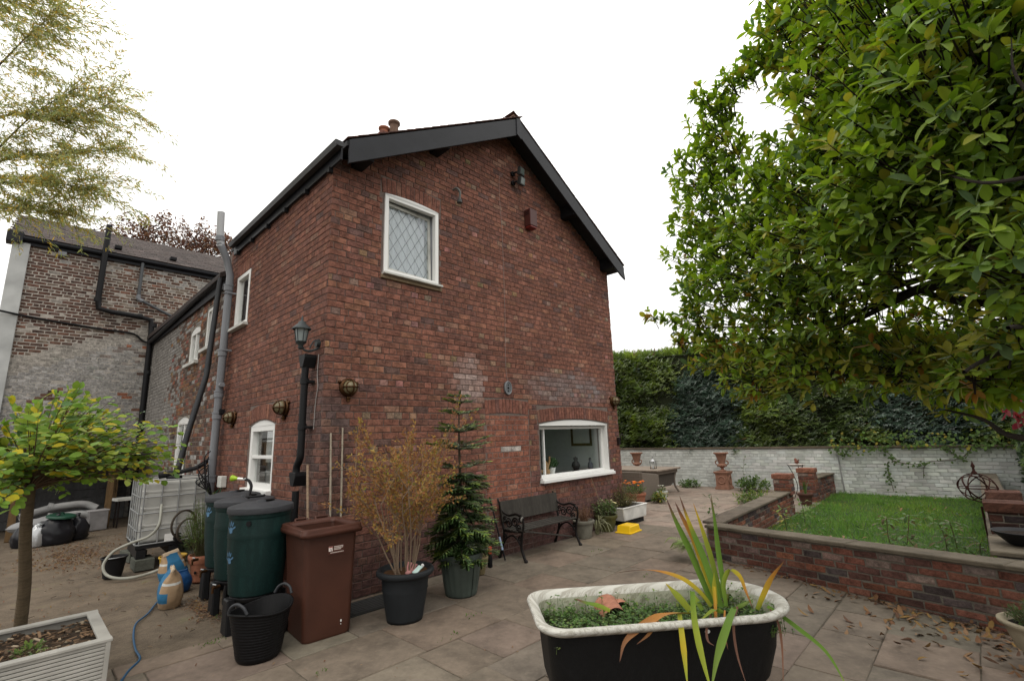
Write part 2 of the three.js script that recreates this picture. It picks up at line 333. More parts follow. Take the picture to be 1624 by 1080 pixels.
function gableTone(u, v, isH) {
  let c = redTone(u, v); if (isH && rnd() < 0.25) c = [0.32, 0.18, 0.125].map((x) => x * rr(0.8, 1.15));
  const n = rnd();
  c = mix3(c, [0.46, 0.345, 0.31], near(u, v, 2.32, 2.66, 0.40, 0.50) * (0.35 + 0.65 * n));           // pale patch of mineral bloom
  c = mix3(c, [0.25, 0.21, 0.205], near(u, v, 4.9, 2.66, 1.6, 0.40) * (0.3 + 0.65 * n));              // grey bloom over the wide window
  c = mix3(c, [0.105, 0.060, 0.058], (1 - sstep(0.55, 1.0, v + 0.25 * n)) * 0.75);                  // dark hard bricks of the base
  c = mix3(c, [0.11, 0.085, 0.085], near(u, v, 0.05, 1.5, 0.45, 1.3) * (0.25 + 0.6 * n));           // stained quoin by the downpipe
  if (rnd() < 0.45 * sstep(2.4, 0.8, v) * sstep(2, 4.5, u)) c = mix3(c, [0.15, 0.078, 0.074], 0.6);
  return c;
}
function sideTone(u, v) {
  let c = redTone(u, v).map((x) => x * 0.9); const n = rnd();
  c = mix3(c, [0.12, 0.088, 0.085], near(u, v, 4.1, 1.7, 0.55, 1.5) * (0.25 + 0.65 * n));
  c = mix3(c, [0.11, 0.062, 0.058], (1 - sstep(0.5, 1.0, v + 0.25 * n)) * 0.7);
  return c;
}
const brickMat = M([1, 1, 1], { roughness: 0.93, map: rep(T.brick, 1.7), bumpMap: rep(T.grainBump, 1.7), bumpScale: 0.004 });
const house = thing('brick_house', 'red brick two storey house with black bargeboards and white windows', 'house');
{
  srand(11);
  // openings: [u0, u1, v0, v1, rise of the arch]
  const GO = [[3.92, 6.06, 1.02, 1.995, 0.08], [0.765, 1.70, 4.06, 5.25, 0.035]], SO = [[1.75, 2.76, 1.16, 2.07, 0.075], [0.47, 1.17, 3.83, 4.80, 0]];
  const hole = ([a, b, c, d, r]) => { const p = new THREE.Path(); p.moveTo(a, c); p.lineTo(b, c); p.lineTo(b, d); if (r) p.quadraticCurveTo((a + b) / 2, d + 2 * r, a, d); else p.lineTo(a, d); p.lineTo(a, c); return p; };
  const gab = extrude([[0.01, -0.1], [6.5, -0.1], [6.5, roofY(6.5) - 0.02], [APX, roofY(APX) - 0.02], [0.01, roofY(0) - 0.02]], 0.26, 0, GO.map(hole)).translate(0, 0, -0.268);
  const side = extrude([[0.01, -0.1], [4.225, -0.1], [4.225, 5.44], [0.01, 5.44]], 0.26, 0, SO.map(hole)).translate(0, 0, -0.268).applyMatrix4(frame([0, 0, -4.25], [0, 0, 1], [0, 1, 0]));
  const far = box(0.3, 5.5, 4.0, 6.35, 2.7, -2.27, 0), back = extrude([[0, -0.1], [6.48, -0.1], [6.48, roofY(6.5) - 0.03], [APX, roofY(APX) - 0.03], [0, roofY(0) - 0.03]], 0.3).translate(0.005, 0, -4.545);
  const wall = part('wall', [boxUV(gab), boxUV(side), far, boxUV(back)], MT.mortar, house);
  const bricks = [];
  // gable
  const fG = frame([0, 0, -0.0105], [1, 0, 0], [0, 1, 0]);
  const door = [2.62, 3.64, 0, 2.40], cutG = cutBy([...GO.map(([a, b, c, d, r]) => [a - 0.03, b + 0.03, c, d + 0.02]), ...GO.map(([a, b, c, d, r]) => [a - 0.06, b + 0.06, d, d + r + 0.235]), door]);
  const gKeep = (a, b, v0, v1) => { if (v1 < 5.2) return cutG(a, b, v0, v1); const t = Math.min(roofY(a), roofY(b)); if (v1 < t - 0.01) return cutG(a, b, v0, v1); if (v0 + 0.03 < Math.max(roofY(a), roofY(b)) - 0.05) { const lo = a < APX ? (v1 - EAVE) / SL : a, hi = a < APX ? b : 2 * APX - (v1 - EAVE) / SL; return hi - Math.max(a, lo) > 0.04 ? [[Math.max(a, lo), Math.min(b, hi), v0, v1]] : []; } return []; };
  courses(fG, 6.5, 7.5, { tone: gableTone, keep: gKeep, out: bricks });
  courses(frame([2.62, 0, -0.016], [1, 0, 0], [0, 1, 0]), 1.02, 2.13, { tone: (u, v) => { let c = redTone().map((x) => x * 1.08); c = mix3(c, [0.34, 0.11, 0.065], 0.35); if (Math.abs(v - 1.62) < 0.05 && u > 0.45 && u < 0.85) c = [0.55, 0.50, 0.46]; return mix3(c, [0.13, 0.07, 0.06], 1 - sstep(0.4, 0.9, v)); }, offset: 0.1, out: bricks, start: 2, keep: (a, b, c, d) => [[Math.max(a, 0.008), Math.min(b, 1.012), c, d]] });
  const soldiers = (f, u0, u1, vb, rise, hh, tone, dip = 0) => { const n = Math.round((u1 - u0) / 0.0775), s = (u1 - u0) / n; for (let i = 0; i < n; i++) { const u = u0 + (i + 0.5) * s, k = (u - u0) / (u1 - u0) * 2 - 1, v = vb + rise * (1 - k * k); bricks.push({ m: f.clone().multiply(new THREE.Matrix4().makeTranslation(u, v + hh / 2, rr(-0.002, 0.002))).multiply(new THREE.Matrix4().makeRotationZ(-k * (0.05 + rise * 0.7))), w: s - 0.009, h: hh, d: 0.012, col: tone(u, v), name: 'arch_brick' }); } };
  for (const [a, b, c, d, r] of GO) soldiers(fG, a - 0.05, b + 0.05, d + 0.012, r, 0.222, (u, v) => mix3(gableTone(u, v), [0.23, 0.095, 0.07], 0.4));
  soldiers(fG, 2.62, 3.64, 2.145, 0.03, 0.222, (u, v) => mix3(gableTone(u, v), [0.24, 0.09, 0.065], 0.4));
  // side wall
  const fS = frame([0.012, 0, -4.25], [0, 0, 1], [0, 1, 0]);
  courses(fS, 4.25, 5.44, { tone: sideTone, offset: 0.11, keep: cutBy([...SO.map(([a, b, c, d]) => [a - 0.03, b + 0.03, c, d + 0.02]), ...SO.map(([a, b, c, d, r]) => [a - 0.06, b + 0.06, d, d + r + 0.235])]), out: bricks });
  for (const [a, b, c, d, r] of SO) soldiers(fS, a - 0.05, b + 0.05, d + 0.012, r, 0.222, sideTone);
  lay(bricks, wall, brickMat, 'brick', { single: 300, joined: 'brickwork' });

  // roof
  const slope = (s) => { const ex = s > 0 ? 0.0 : -0.16, g = extrude([[ex, EAVE + SL * ex + 0.03], [APX, EAVE + SL * APX + 0.03], [APX, EAVE + SL * APX + 0.10], [ex, EAVE + SL * ex + 0.10]], 4.75).translate(0, 0, -4.4); return s > 0 ? g : g.scale(-1, 1, 1).translate(2 * APX, 0, 0); };
  const flip = (g) => { g = flat(g); const p = g.attributes.position.array; for (let i = 0; i < p.length; i += 9) for (let k = 0; k < 3; k++) { const t = p[i + 3 + k]; p[i + 3 + k] = p[i + 6 + k]; p[i + 6 + k] = t; } g.computeVertexNormals(); return g; };
  const roof = part('roof', [boxUV(slope(1)), boxUV(flip(slope(-1)))], M([0.02, 0.02, 0.021], { roughness: 0.7 }), house);
  const tileMat = M([1, 1, 1], { roughness: 0.9, map: rep(T.brick, 2), bumpMap: rep(T.grainBump, 2), bumpScale: 0.003 }), tiles = [];
  for (const s of [1, -1]) for (let k = 0; k < 24; k++) {
    const x0 = (s > 0 ? 0.0 : -0.16) + k * 0.147, x = s > 0 ? x0 : 2 * APX - x0; if (x0 > APX - 0.02) continue;
    for (let q = 0; q < 19; q++) {
      const m = frame([x + s * 0.08, EAVE + SL * x0 + 0.128 + 0.045, 0.26 - q * 0.245], s > 0 ? [0, 0, 1] : [0, 0, -1], [s, SL - 0.05, 0]);
      tiles.push({ m, w: 0.238, h: 0.175, d: 0.016, col: mix3([0.13, 0.05, 0.035], [0.07, 0.04, 0.035], rnd()), name: 'roof_tile' });
    }
  }
  lay(tiles, roof, tileMat, 'roof_tile', { single: 40, whole: true, joined: 'roof_tiles', jit: 0.003 });
  part('ridge_tile', Array.from({ length: 10 }, (_, i) => new THREE.CylinderGeometry(0.105, 0.105, 0.44, 10, 1, false, 0, Math.PI).rotateX(Math.PI / 2).rotateZ(Math.PI / 2).scale(1, 0.8, 1).rotateZ(0).translate(APX, EAVE + SL * APX + 0.11, 0.13 - i * 0.45)), M([0.17, 0.10, 0.07], { map: rep(T.blot, 3) }), roof);
  // bargeboards in black paint
  const bt = (x) => 5.565 + SL * x, b1 = extrude([[0.03, bt(0.03) - 0.335], [APX + 0.02, bt(APX) - 0.335], [APX + 0.02, bt(APX)], [0.03, bt(0.03)]], 0.035, 0.003).translate(0, 0, 0.335);
  const rt = (x) => bt(2 * APX - x), b2 = extrude([[APX + 0.022, rt(APX) - 0.335], [6.50, rt(6.50) - 0.335], [6.67, rt(6.67) - 0.30], [6.62, rt(6.62) - 0.02], [APX + 0.022, rt(APX)]], 0.035, 0.003).translate(0, 0, 0.331);
  part('bargeboard', boxUV(b1), MT.blackPaint, house); part('bargeboard', boxUV(b2), MT.blackPaint, house);
  part('bargeboard_cap', extrude([[-0.05, 0], [0.06, -0.06], [0.085, 0.2], [0.055, 0.36], [-0.05, 0.33]], 0.05, 0.004).translate(APX, bt(APX) - 0.36, 0.337), MT.blackPaint, house);
  for (const [x, dy] of [[0.32, 0], [1.62, 0], [4.95, 0], [6.30, 0]]) part('purlin', box(0.16, 0.24, 0.33, x, roofY(x) - 0.10, 0.165, 0.004), MT.black, house);
  // gutter, fascia
  part('fascia', box(0.03, 0.2, 4.3, -0.035, 5.40, -1.85, 0.003), MT.blackPaint, house);
  part('gutter', [extrude([[0, 0], [0.02, -0.075], [0.095, -0.075], [0.11, 0], [0.10, 0], [0.088, -0.066], [0.026, -0.066], [0.009, 0]], 4.35).translate(-0.16, 5.50, -3.97), box(0.105, 0.07, 0.006, -0.105, 5.463, 0.381, 0)], M([0.045, 0.045, 0.048], { roughness: 0.45, map: rep(T.blot, 2) }), house);
  for (let k = 0; k < 6; k++) part('rafter_end', box(0.06, 0.07, 0.05, -0.04, 5.28, 0.0 - k * 0.75, 0.003), MT.black, house);
  // chimney: pots show above the verge
  const ch = part('chimney', [box(0.95, 2.0, 0.55, 3.35, 8.15, -4.05, 0.01), box(1.05, 0.24, 0.65, 3.35, 9.12, -4.05, 0.01)], M([0.2, 0.08, 0.06], { map: rep(T.brick, 2) }), house);
  const pot = [[0.12, 0], [0.135, 0.02], [0.115, 0.05], [0.105, 0.30], [0.12, 0.33], [0.15, 0.35], [0.15, 0.40], [0.12, 0.41], [0.10, 0.38], [0.09, 0.2]];
  part('chimney_pot', lathe(pot).translate(3.27, 9.33, -3.90), M([0.17, 0.105, 0.075], { map: rep(T.blot, 4) }), ch); part('chimney_pot', lathe(pot.map(([r, y]) => [r * 0.95, y * 0.75])).translate(3.08, 9.25, -4.05), MT.terracotta, ch);

  // windows: f = frame at the lower left of the opening on the wall face
  const win = (f, w, h, fn) => { const g = new THREE.Group(); g.name = 'window'; g.applyMatrix4(f); house.add(g); fn(g, w, h); return g; };
  const ring = (w, h, t, d, z, x0 = 0, y0 = 0) => [box(t, h, d, x0 + t / 2, y0 + h / 2, z), box(t, h, d, x0 + w - t / 2, y0 + h / 2, z), box(w - 2 * t, t, d, x0 + w / 2, y0 + t / 2, z), box(w - 2 * t, t, d, x0 + w / 2, y0 + h - t / 2, z)];
  const head = (w, h, r, d, z, drop = 0.05) => { const s = new THREE.Shape(); s.moveTo(0, -drop); s.lineTo(w, -drop); s.lineTo(w, 0); s.quadraticCurveTo(w / 2, 2 * r, 0, 0); s.lineTo(0, -drop); return boxUV(extrude(s, d).translate(0, h, z)); };
  // wide ground floor window in the gable
  win(frame([3.92, 1.02, 0], [1, 0, 0], [0, 1, 0]), 2.14, 0.97, (g, w, h) => {
    part('frame', [...ring(w, h - 0.07, 0.05, 0.07, -0.165, 0, 0.03), box(0.028, h - 0.15, 0.05, 0.27, h / 2, -0.165), head(w, h, 0.075, 0.05, -0.07, 0.03)], MT.white, g);
    part('reveal', [box(0.012, h + 0.02, 0.13, w - 0.008, h / 2, -0.075, 0)], MT.white, g);
    part('pane', box(w - 0.09, h - 0.15, 0.006, w / 2, h / 2, -0.17, 0), MT.glass, g);
    part('sill', [box(w + 0.10, 0.055, 0.17, w / 2 + 0.015, -0.01, 0.0, 0.008), box(w + 0.10, 0.03, 0.2, w / 2 + 0.015, 0.032, -0.05, 0.006)], MT.white, g);
  });
  // leaded upper window in the gable, casement ajar
  win(frame([0.765, 4.06, 0], [1, 0, 0], [0, 1, 0]), 0.935, 1.19, (g, w, h) => {
    part('frame', [...ring(w, h - 0.0, 0.06, 0.08, -0.02), head(w, h, 0.033, 0.08, -0.06, 0.02)], MT.white, g);
    const sash = part('sash', ring(0.80, 1.06, 0.045, 0.05, 0), MT.whiteOld, g); sash.position.set(0.065, 0.063, -0.055); sash.rotation.set(-0.045, 0.05, -0.012);
    part('pane', box(0.72, 0.98, 0.005, 0.40, 0.53, 0.004, 0), MT.glass, sash);
    const came = [], n = 6; const W = 0.705, H2 = 0.965, s = W / 4.6, a = 1.55;   // diamond lead lines
    for (let k = -8; k < 16; k++) for (const d of [1, -1]) {
      const c = []; const x0 = d > 0 ? k * s : k * s; // line x = x0 + d * y / a
      const yA = 0, yB = H2; let p = [x0 - (d > 0 ? 2 * s : 0), 0], q = [p[0] + d * H2 / a, H2];
      let t0 = 0, t1 = 1; const dx = q[0] - p[0]; if (dx > 0) { t0 = Math.max(t0, -p[0] / dx); t1 = Math.min(t1, (W - p[0]) / dx); } else { t0 = Math.max(t0, (W - p[0]) / dx); t1 = Math.min(t1, -p[0] / dx); }
      if (t1 - t0 < 0.02) continue;
      came.push(tube([[p[0] + dx * t0 + 0.05, H2 * t0 + 0.05, 0.008], [p[0] + dx * t1 + 0.05, H2 * t1 + 0.05, 0.008]], 0.0032, 4, 1));
    }
    part('lead_lines', came, M([0.12, 0.125, 0.13], { roughness: 0.5 }), sash);
    const net = new THREE.PlaneGeometry(0.95, 1.3, 60, 2), P = net.attributes.position; for (let i = 0; i < P.count; i++) P.setZ(i, 0.012 * Math.sin(P.getX(i) * 70) + 0.006 * Math.sin(P.getX(i) * 31)); net.computeVertexNormals();
    part('net_curtain', net.translate(w / 2, h / 2, -0.125), M([0.40, 0.43, 0.47], { roughness: 1 }), g);
    part('sill', box(w + 0.06, 0.03, 0.10, w / 2 + 0.01, -0.012, 0.035, 0.004), MT.whiteOld, g);
    part('stone_sill', box(w + 0.1, 0.05, 0.05, w / 2 + 0.01, -0.055, 0.005, 0.006), M([0.26, 0.19, 0.12], { map: T.grain }), g);
  });
  // sash window on the side
  win(frame([0, 1.16, -2.50], [0, 0, 1], [0, 1, 0]), 1.01, 0.91, (g, w, h) => {
    part('frame', [...ring(w, h, 0.085, 0.10, -0.07), head(w + 0.0, h, 0.075, 0.10, -0.12, 0.02), box(w - 0.1, 0.045, 0.07, w / 2, h * 0.50, -0.07)], MT.white, g);
    part('pane', box(w - 0.16, h - 0.16, 0.005, w / 2, h / 2, -0.09, 0), MT.glass, g);
    part('sill', box(w + 0.06, 0.06, 0.14, w / 2, -0.015, 0.0, 0.006), MT.white, g);
    part('net_curtain', [new THREE.PlaneGeometry(0.25, 0.5).translate(0.30, 0.62, -0.2), new THREE.PlaneGeometry(0.25, 0.8).translate(0.75, 0.45, -0.24)], M([0.45, 0.45, 0.44], { roughness: 1 }), g);
  });
  // small upper side window
  win(frame([0, 3.83, -3.78], [0, 0, 1], [0, 1, 0]), 0.70, 0.97, (g, w, h) => {
    part('frame', ring(w, h, 0.07, 0.09, -0.045), MT.white, g); part('pane', box(w - 0.12, h - 0.12, 0.005, w / 2, h / 2, -0.05, 0), MT.glass, g);
    part('sill', box(w + 0.16, 0.05, 0.13, w / 2, -0.025, 0.02, 0.005), MT.whiteOld, g);
  });
  // rooms behind the panes
  const room = (name, x0, x1, y0, y1, z0, z1, mat) => { const g = new THREE.BoxGeometry(x1 - x0, y1 - y0, z1 - z0); return part(name, [box(x1 - x0, 0.05, z1 - z0, (x0 + x1) / 2, y0, (z0 + z1) / 2, 0), box(x1 - x0, 0.05, z1 - z0, (x0 + x1) / 2, y1, (z0 + z1) / 2, 0), box(0.04, y1 - y0 - 0.06, z1 - z0, x1 - 0.02, (y0 + y1) / 2, (z0 + z1) / 2, 0), box(0.04, y1 - y0 - 0.06, z1 - z0, x0 + 0.02, (y0 + y1) / 2, (z0 + z1) / 2, 0), box(x1 - x0 - 0.1, y1 - y0 - 0.06, 0.04, (x0 + x1) / 2, (y0 + y1) / 2, z0 + 0.03, 0)], mat, house); };
  room('ground_floor_room', 2.9, 6.2, 0.05, 2.6, -3.3, -0.28, M([0.60, 0.64, 0.62], { roughness: 0.9 }));
  room('side_room', 0.28, 2.8, 0.05, 2.6, -3.5, -0.29, M([0.2, 0.2, 0.19]));
  part('upper_floor', box(6.0, 0.1, 3.6, 3.25, 3.0, -2.3, 0), MT.dark, house);
  part('room_curtain', [box(0.05, 1.5, 0.35, 4.35, 1.75, -0.75, 0.02), box(0.2, 1.5, 0.05, 3.3, 1.75, -0.6, 0.02)], M([0.02, 0.035, 0.03]), house);
  const pic = part('picture', [box(0.03, 0.52, 0.06, 6.165, 1.80, -0.50), box(0.03, 0.52, 0.06, 6.165, 1.80, -1.0), box(0.03, 0.06, 0.44, 6.165, 2.03, -0.75), box(0.03, 0.06, 0.44, 6.165, 1.57, -0.75)], M([0.10, 0.065, 0.03], { roughness: 0.5 }), house);
  part('canvas', box(0.012, 0.42, 0.44, 6.168, 1.80, -0.75, 0), M([0.12, 0.17, 0.2]), pic);
}
// ---------- things on the house ----------
{
  srand(21);
  // alarm box
  const a = thing('alarm_box', 'dark red alarm box fixed high on the brick gable', 'alarm box', [3.82, 5.82, 0]); a.scale.set(1.05, 1.0, 1.6);
  part('housing', box(0.19, 0.34, 0.10, 0, 0, 0.055, 0.012, 2), M([0.062, 0.02, 0.016], { roughness: 0.4 }), a); part('strobe', box(0.17, 0.035, 0.09, 0, -0.185, 0.055, 0.01), M([0.15, 0.018, 0.014], { roughness: 0.3 }), a); part('vent', [0, 1, 2].map((k) => box(0.004, 0.01, 0.06, -0.096, 0.06 + k * 0.03, 0.055, 0)), MT.black, a);
  // floodlights
  for (const [y, ry, rx, lab] of [[6.62, 0.55, 0.15, 'upper black floodlight of the pair near the gable peak'], [6.43, 0.5, 0.25, 'lower black floodlight of the pair near the gable peak']]) {
    const f = thing('floodlight', lab, 'floodlight', [3.42, y, 0]);
    part('wall_plate', cyl(0.05, 0.05, 0.03, 0, 0, 0, 14).rotateX(Math.PI / 2).translate(0, 0, 0.02), MT.black, f); part('arm', tube([[0, 0, 0.02], [0.02, 0.01, 0.10], [0.06, 0.03, 0.14]], 0.018, 8), MT.black, f);
    const head = part('lamp_head', [xf(extrude([[-0.1, -0.075], [0.1, -0.075], [0.085, 0.075], [-0.085, 0.075]], 0.07, 0.008), { r: [0, 0, 0] })], M([0.02, 0.021, 0.02], { roughness: 0.4 }), f); head.position.set(0.08, 0.03, 0.13); head.rotation.set(rx, ry - 0.2, 0.1);
    part('lens', box(0.15, 0.11, 0.006, 0, 0, 0.072, 0), M([0.09, 0.11, 0.10], { roughness: 0.12 }), head);
  }
  tag(part('wall_cable', tube([[3.36, 6.5, 0.02], [3.26, 6.48, 0.03], [3.13, 6.52, 0.008], [3.12, 5.2, 0.008], [3.125, 4.0, 0.01], [3.12, 2.78, 0.009], [3.17, 2.62, 0.02]], 0.0042, 5, 40), M([0.24, 0.18, 0.16]), scene), 'thin pale cable running down the gable from the floodlights', 'cable');
  const vnt = thing('wall_plaque', 'grey oval metal vent cover low on the brick gable', 'vent cover', [3.13, 2.585, 0.01]);
  part('plate', cyl(0.105, 0.10, 0.02, 0, 0, 0, 24).rotateX(Math.PI / 2).scale(0.8, 1.1, 1), M([0.17, 0.18, 0.19], { roughness: 0.55, metalness: 0.3, map: rep(T.blot, 4) }), vnt); part('rim', new THREE.TorusGeometry(0.095, 0.010, 6, 24).scale(0.8, 1.1, 1).translate(0, 0, 0.022), M([0.2, 0.21, 0.22], { roughness: 0.5, metalness: 0.3 }), vnt); part('boss', [ball(0.018, 0, 0, 0.024, 8), ball(0.012, 0, 0.05, 0.022, 6), ball(0.012, 0, -0.05, 0.022, 6)], MT.black, vnt);
  const stub = thing('pipe_stub', 'short bent metal pipe sticking out beside the upper window', 'pipe', [2.06, 5.72, 0]);
  part('elbow', tube([[-0.05, 0.05, -0.01], [-0.03, 0.06, 0.07], [0.01, 0.0, 0.10], [0.02, -0.12, 0.08]], 0.02, 8), M([0.13, 0.13, 0.12], { roughness: 0.6 }), stub); part('outlet', cyl(0.045, 0.035, 0.05, 0.02, -0.18, 0.08, 12), M([0.07, 0.075, 0.075]), stub);
  // bulkhead lamps
  const bulk = (p, turn, lab) => {
    const b = thing('bulkhead_lamp', lab, 'wall lamp', p, turn, undefined);
    part('backplate', lathe([[0, 0], [0.115, 0], [0.115, 0.025], [0.09, 0.05], [0.0, 0.05]], 20).rotateX(Math.PI / 2), MT.brass, b);
    for (let k = 0; k < 3; k++) part('lug', ball(0.022, Math.cos(k * 2.1 + 0.5) * 0.13, Math.sin(k * 2.1 + 0.5) * 0.13, 0.012, 8), MT.brass, b);
    part('globe', new THREE.SphereGeometry(0.088, 18, 10, 0, Math.PI * 2, 0, Math.PI / 2).rotateX(Math.PI / 2).scale(1, 1, 1.25).translate(0, 0, 0.05), M([0.15, 0.125, 0.07], { roughness: 0.15 }), b);
    part('cage', [...[0, Math.PI / 2].map((r) => new THREE.TorusGeometry(0.096, 0.008, 6, 16, Math.PI).rotateX(-Math.PI / 2).rotateX(Math.PI).scale(1, 1, 1.25).rotateZ(r).translate(0, 0, 0.05)), new THREE.TorusGeometry(0.075, 0.007, 6, 20).translate(0, 0, 0.115), new THREE.TorusGeometry(0.097, 0.009, 6, 20).translate(0, 0, 0.06)], MT.brass, b);
    part('conduit_inlet', [cyl(0.022, 0.022, 0.05, 0, -0.175, 0.03, 8), ball(0.03, 0, -0.13, 0.03, 8)], MT.brass, b);
  };
  bulk([0.31, 2.45, 0], 0, 'brass caged bulkhead lamp on the gable near the left corner'); bulk([6.34, 2.46, 0], 0, 'caged bulkhead lamp on the gable above the wide window right end');
  bulk([0, 2.27, -1.10], -Math.PI / 2, 'brass caged bulkhead lamp between the sash window and black downpipe'); bulk([0, 2.25, -3.30], -Math.PI / 2, 'brass caged bulkhead lamp beside the grey soil pipe');
  const cw = thing('corner_bracket', 'small rusty iron bracket on the gable right edge', 'bracket', [6.42, 1.62, 0]);
  part('plate', box(0.08, 0.16, 0.05, 0, 0, 0.03, 0.01), MT.oldIron, cw); part('hook', new THREE.TorusGeometry(0.06, 0.012, 6, 14, 4.2).translate(0.03, 0.08, 0.09), MT.oldIron, cw);
  // lantern on the corner
  const L = thing('wall_lantern', 'grey Victorian style coach lantern on the house corner', 'lantern', [0, 2.98, -0.16]), green = M([0.055, 0.064, 0.066], { roughness: 0.5, metalness: 0.3, map: rep(T.blot, 5) });
  L.scale.setScalar(0.86);
  part('wall_plate', [xf(cyl(0.05, 0.05, 0.025, 0, 0, 0, 16), { r: [0, 0, Math.PI / 2], s: [1, 2.1, 1] }).translate(0, 0.02, 0)], green, L);
  part('arm', [tube([[0, -0.03, 0], [-0.09, -0.09, 0], [-0.2, -0.10, 0], [-0.265, -0.05, 0]], 0.016, 8), tube([[0, 0.08, 0], [-0.08, 0.05, 0], [-0.14, -0.06, 0]], 0.010, 6)], green, L);
  part('lantern_base', lathe([[0.02, -0.09], [0.045, -0.07], [0.03, -0.04], [0.07, 0.0], [0.075, 0.02]], 6).translate(-0.265, 0, 0), green, L);
  part('glazing', lathe([[0.062, 0.02], [0.092, 0.20]], 6).translate(-0.265, 0, 0), M([0.22, 0.25, 0.25], { roughness: 0.15 }), L);
  part('glazing_bars', Array.from({ length: 6 }, (_, k) => { const a = k * Math.PI / 3; return tube([[-0.265 + Math.sin(a) * 0.065, 0.02, Math.cos(a) * 0.065], [-0.265 + Math.sin(a) * 0.096, 0.205, Math.cos(a) * 0.096]], 0.006, 4, 1); }), green, L);
  part('hood', lathe([[0.125, 0.19], [0.13, 0.205], [0.075, 0.26], [0.06, 0.27], [0.045, 0.305], [0.015, 0.32], [0.02, 0.35], [0.006, 0.38], [0.0, 0.41]], 12).translate(-0.265, 0, 0), green, L);
  tag(part('lantern_cable', tube([[-0.012, 2.86, -0.14], [-0.012, 2.6, -0.15], [-0.012, 2.45, -0.12], [-0.012, 2.3, -0.16], [-0.012, 1.95, -0.18]], 0.006, 5), M([0.25, 0.23, 0.22]), scene), 'thin pale cable hanging below the coach lantern', 'cable');
  // black downpipe with hoppers
  const D = thing('black_downpipe', 'black downpipe with two hopper heads by the house corner', 'downpipe', [0, 0, -0.28]);
  part('pipe', [pipeRun([[-0.11, 2.72, 0], [-0.11, 1.62, 0], [-0.11, 1.52, -0.10], [-0.11, 1.38, -0.10]], 0.042, 12, 0.05)], MT.blackPlastic, D);
  const hop = (y, s, z) => extrude([[-0.11 * s, 0.14 * s], [0.11 * s, 0.14 * s], [0.115 * s, 0.09 * s], [0.10 * s, 0.05 * s], [0.05 * s, -0.06 * s], [-0.05 * s, -0.06 * s], [-0.10 * s, 0.05 * s], [-0.115 * s, 0.09 * s]], 0.19 * s, 0.006).rotateY(-Math.PI / 2).translate(-0.012, y, z);
  part('hopper', hop(2.75, 0.78, 0), MT.blackPlastic, D); part('hopper', hop(1.345, 0.8, -0.08), MT.blackPlastic, D);
  part('lower_pipe', cyl(0.04, 0.04, 1.22, -0.11, 0.02, -0.08, 12), MT.blackPlastic, D); for (const y of [2.5, 1.95]) part('collar', [cyl(0.052, 0.052, 0.07, -0.11, y, 0, 12), box(0.11, 0.03, 0.11, -0.06, y + 0.03, 0)], MT.blackPlastic, D);
  // grey soil pipe
  const S = thing('grey_soil_pipe', 'tall grey plastic soil pipe rising above the eaves', 'soil pipe', [0, 0, -3.85]);
  part('pipe', pipeRun([[-0.125, -0.02, 0], [-0.11, 4.98, 0], [-0.32, 5.42, 0]], 0.062, 16, 0.10), MT.greyPipe, S); part('vent_pipe', pipeRun([[-0.30, 5.36, 0], [-0.33, 5.52, 0], [-0.35, 6.02, 0]], 0.062, 16, 0.06), M([0.36, 0.37, 0.38], { roughness: 0.5 }), S);
  for (const y of [4.55, 3.35, 2.62, 2.25, 1.2]) part('collar', [cyl(0.074, 0.074, 0.10, -0.118, y, 0, 18), cyl(0.082, 0.082, 0.025, -0.118, y + 0.09, 0, 18)], MT.greyPipe, S);
  part('collar', cyl(0.074, 0.074, 0.09, -0.33, 5.46, 0, 18), MT.greyPipe, S);
  for (const y of [4.5, 3.45]) part('bracket', [box(0.17, 0.03, 0.03, -0.06, y, 0.07), new THREE.TorusGeometry(0.07, 0.008, 6, 18).rotateX(Math.PI / 2).translate(-0.118, y, 0)], MT.greyPipe, S);
  part('boss_inlet', cyl(0.04, 0.04, 0.16, 0, 0, 0, 12).rotateX(Math.PI / 2).translate(-0.118, 2.83, 0), MT.greyPipe, S); part('rubber_clip', box(0.09, 0.10, 0.09, -0.07, 2.37, 0.05, 0.02), MT.black, S);
  // second, black downpipes
  const lp = thing('leaning_downpipe', 'dark grey square downpipe leaning from the eaves to the water tank', 'downpipe');
  part('pipe', [pipeRun([[-0.14, 4.92, -4.34], [-0.15, 4.70, -4.36], [-0.22, 3.05, -4.35], [-0.40, 2.05, -4.40], [-0.50, 1.36, -4.42]], 0.048, 4, 0.05)], M([0.040, 0.042, 0.046], { roughness: 0.5 }), lp); part('shoe', pipeRun([[-0.49, 1.48, -4.42], [-0.50, 1.37, -4.42], [-0.75, 1.34, -4.42]], 0.055, 4, 0.04), MT.blackPlastic, lp);
  const lq = thing('thin_black_pipe', 'thin black vertical pipe behind the grey soil pipe', 'pipe');
  part('pipe', pipeRun([[-0.07, 4.9, -4.12], [-0.07, 1.6, -4.12], [-0.25, 1.45, -4.12], [-0.55, 1.38, -4.15]], 0.038, 10, 0.06), MT.blackPlastic, lq);
  // white junction box and cables at the foot of the soil pipe
  const jb = thing('junction_box', 'white electrical box on the wall beside the soil pipe', 'junction box', [0, 1.22, -3.5]);
  part('housing', box(0.09, 0.18, 0.2, -0.05, 0, 0, 0.012), MT.whiteOld, jb); part('cable', [tube([[-0.05, -0.09, 0.03], [-0.08, -0.25, 0.0], [-0.05, -0.5, 0.05]], 0.01, 6), tube([[-0.05, -0.09, -0.03], [-0.1, -0.2, -0.1], [-0.12, -0.5, -0.08]], 0.01, 6)], M([0.03, 0.08, 0.045]), jb);
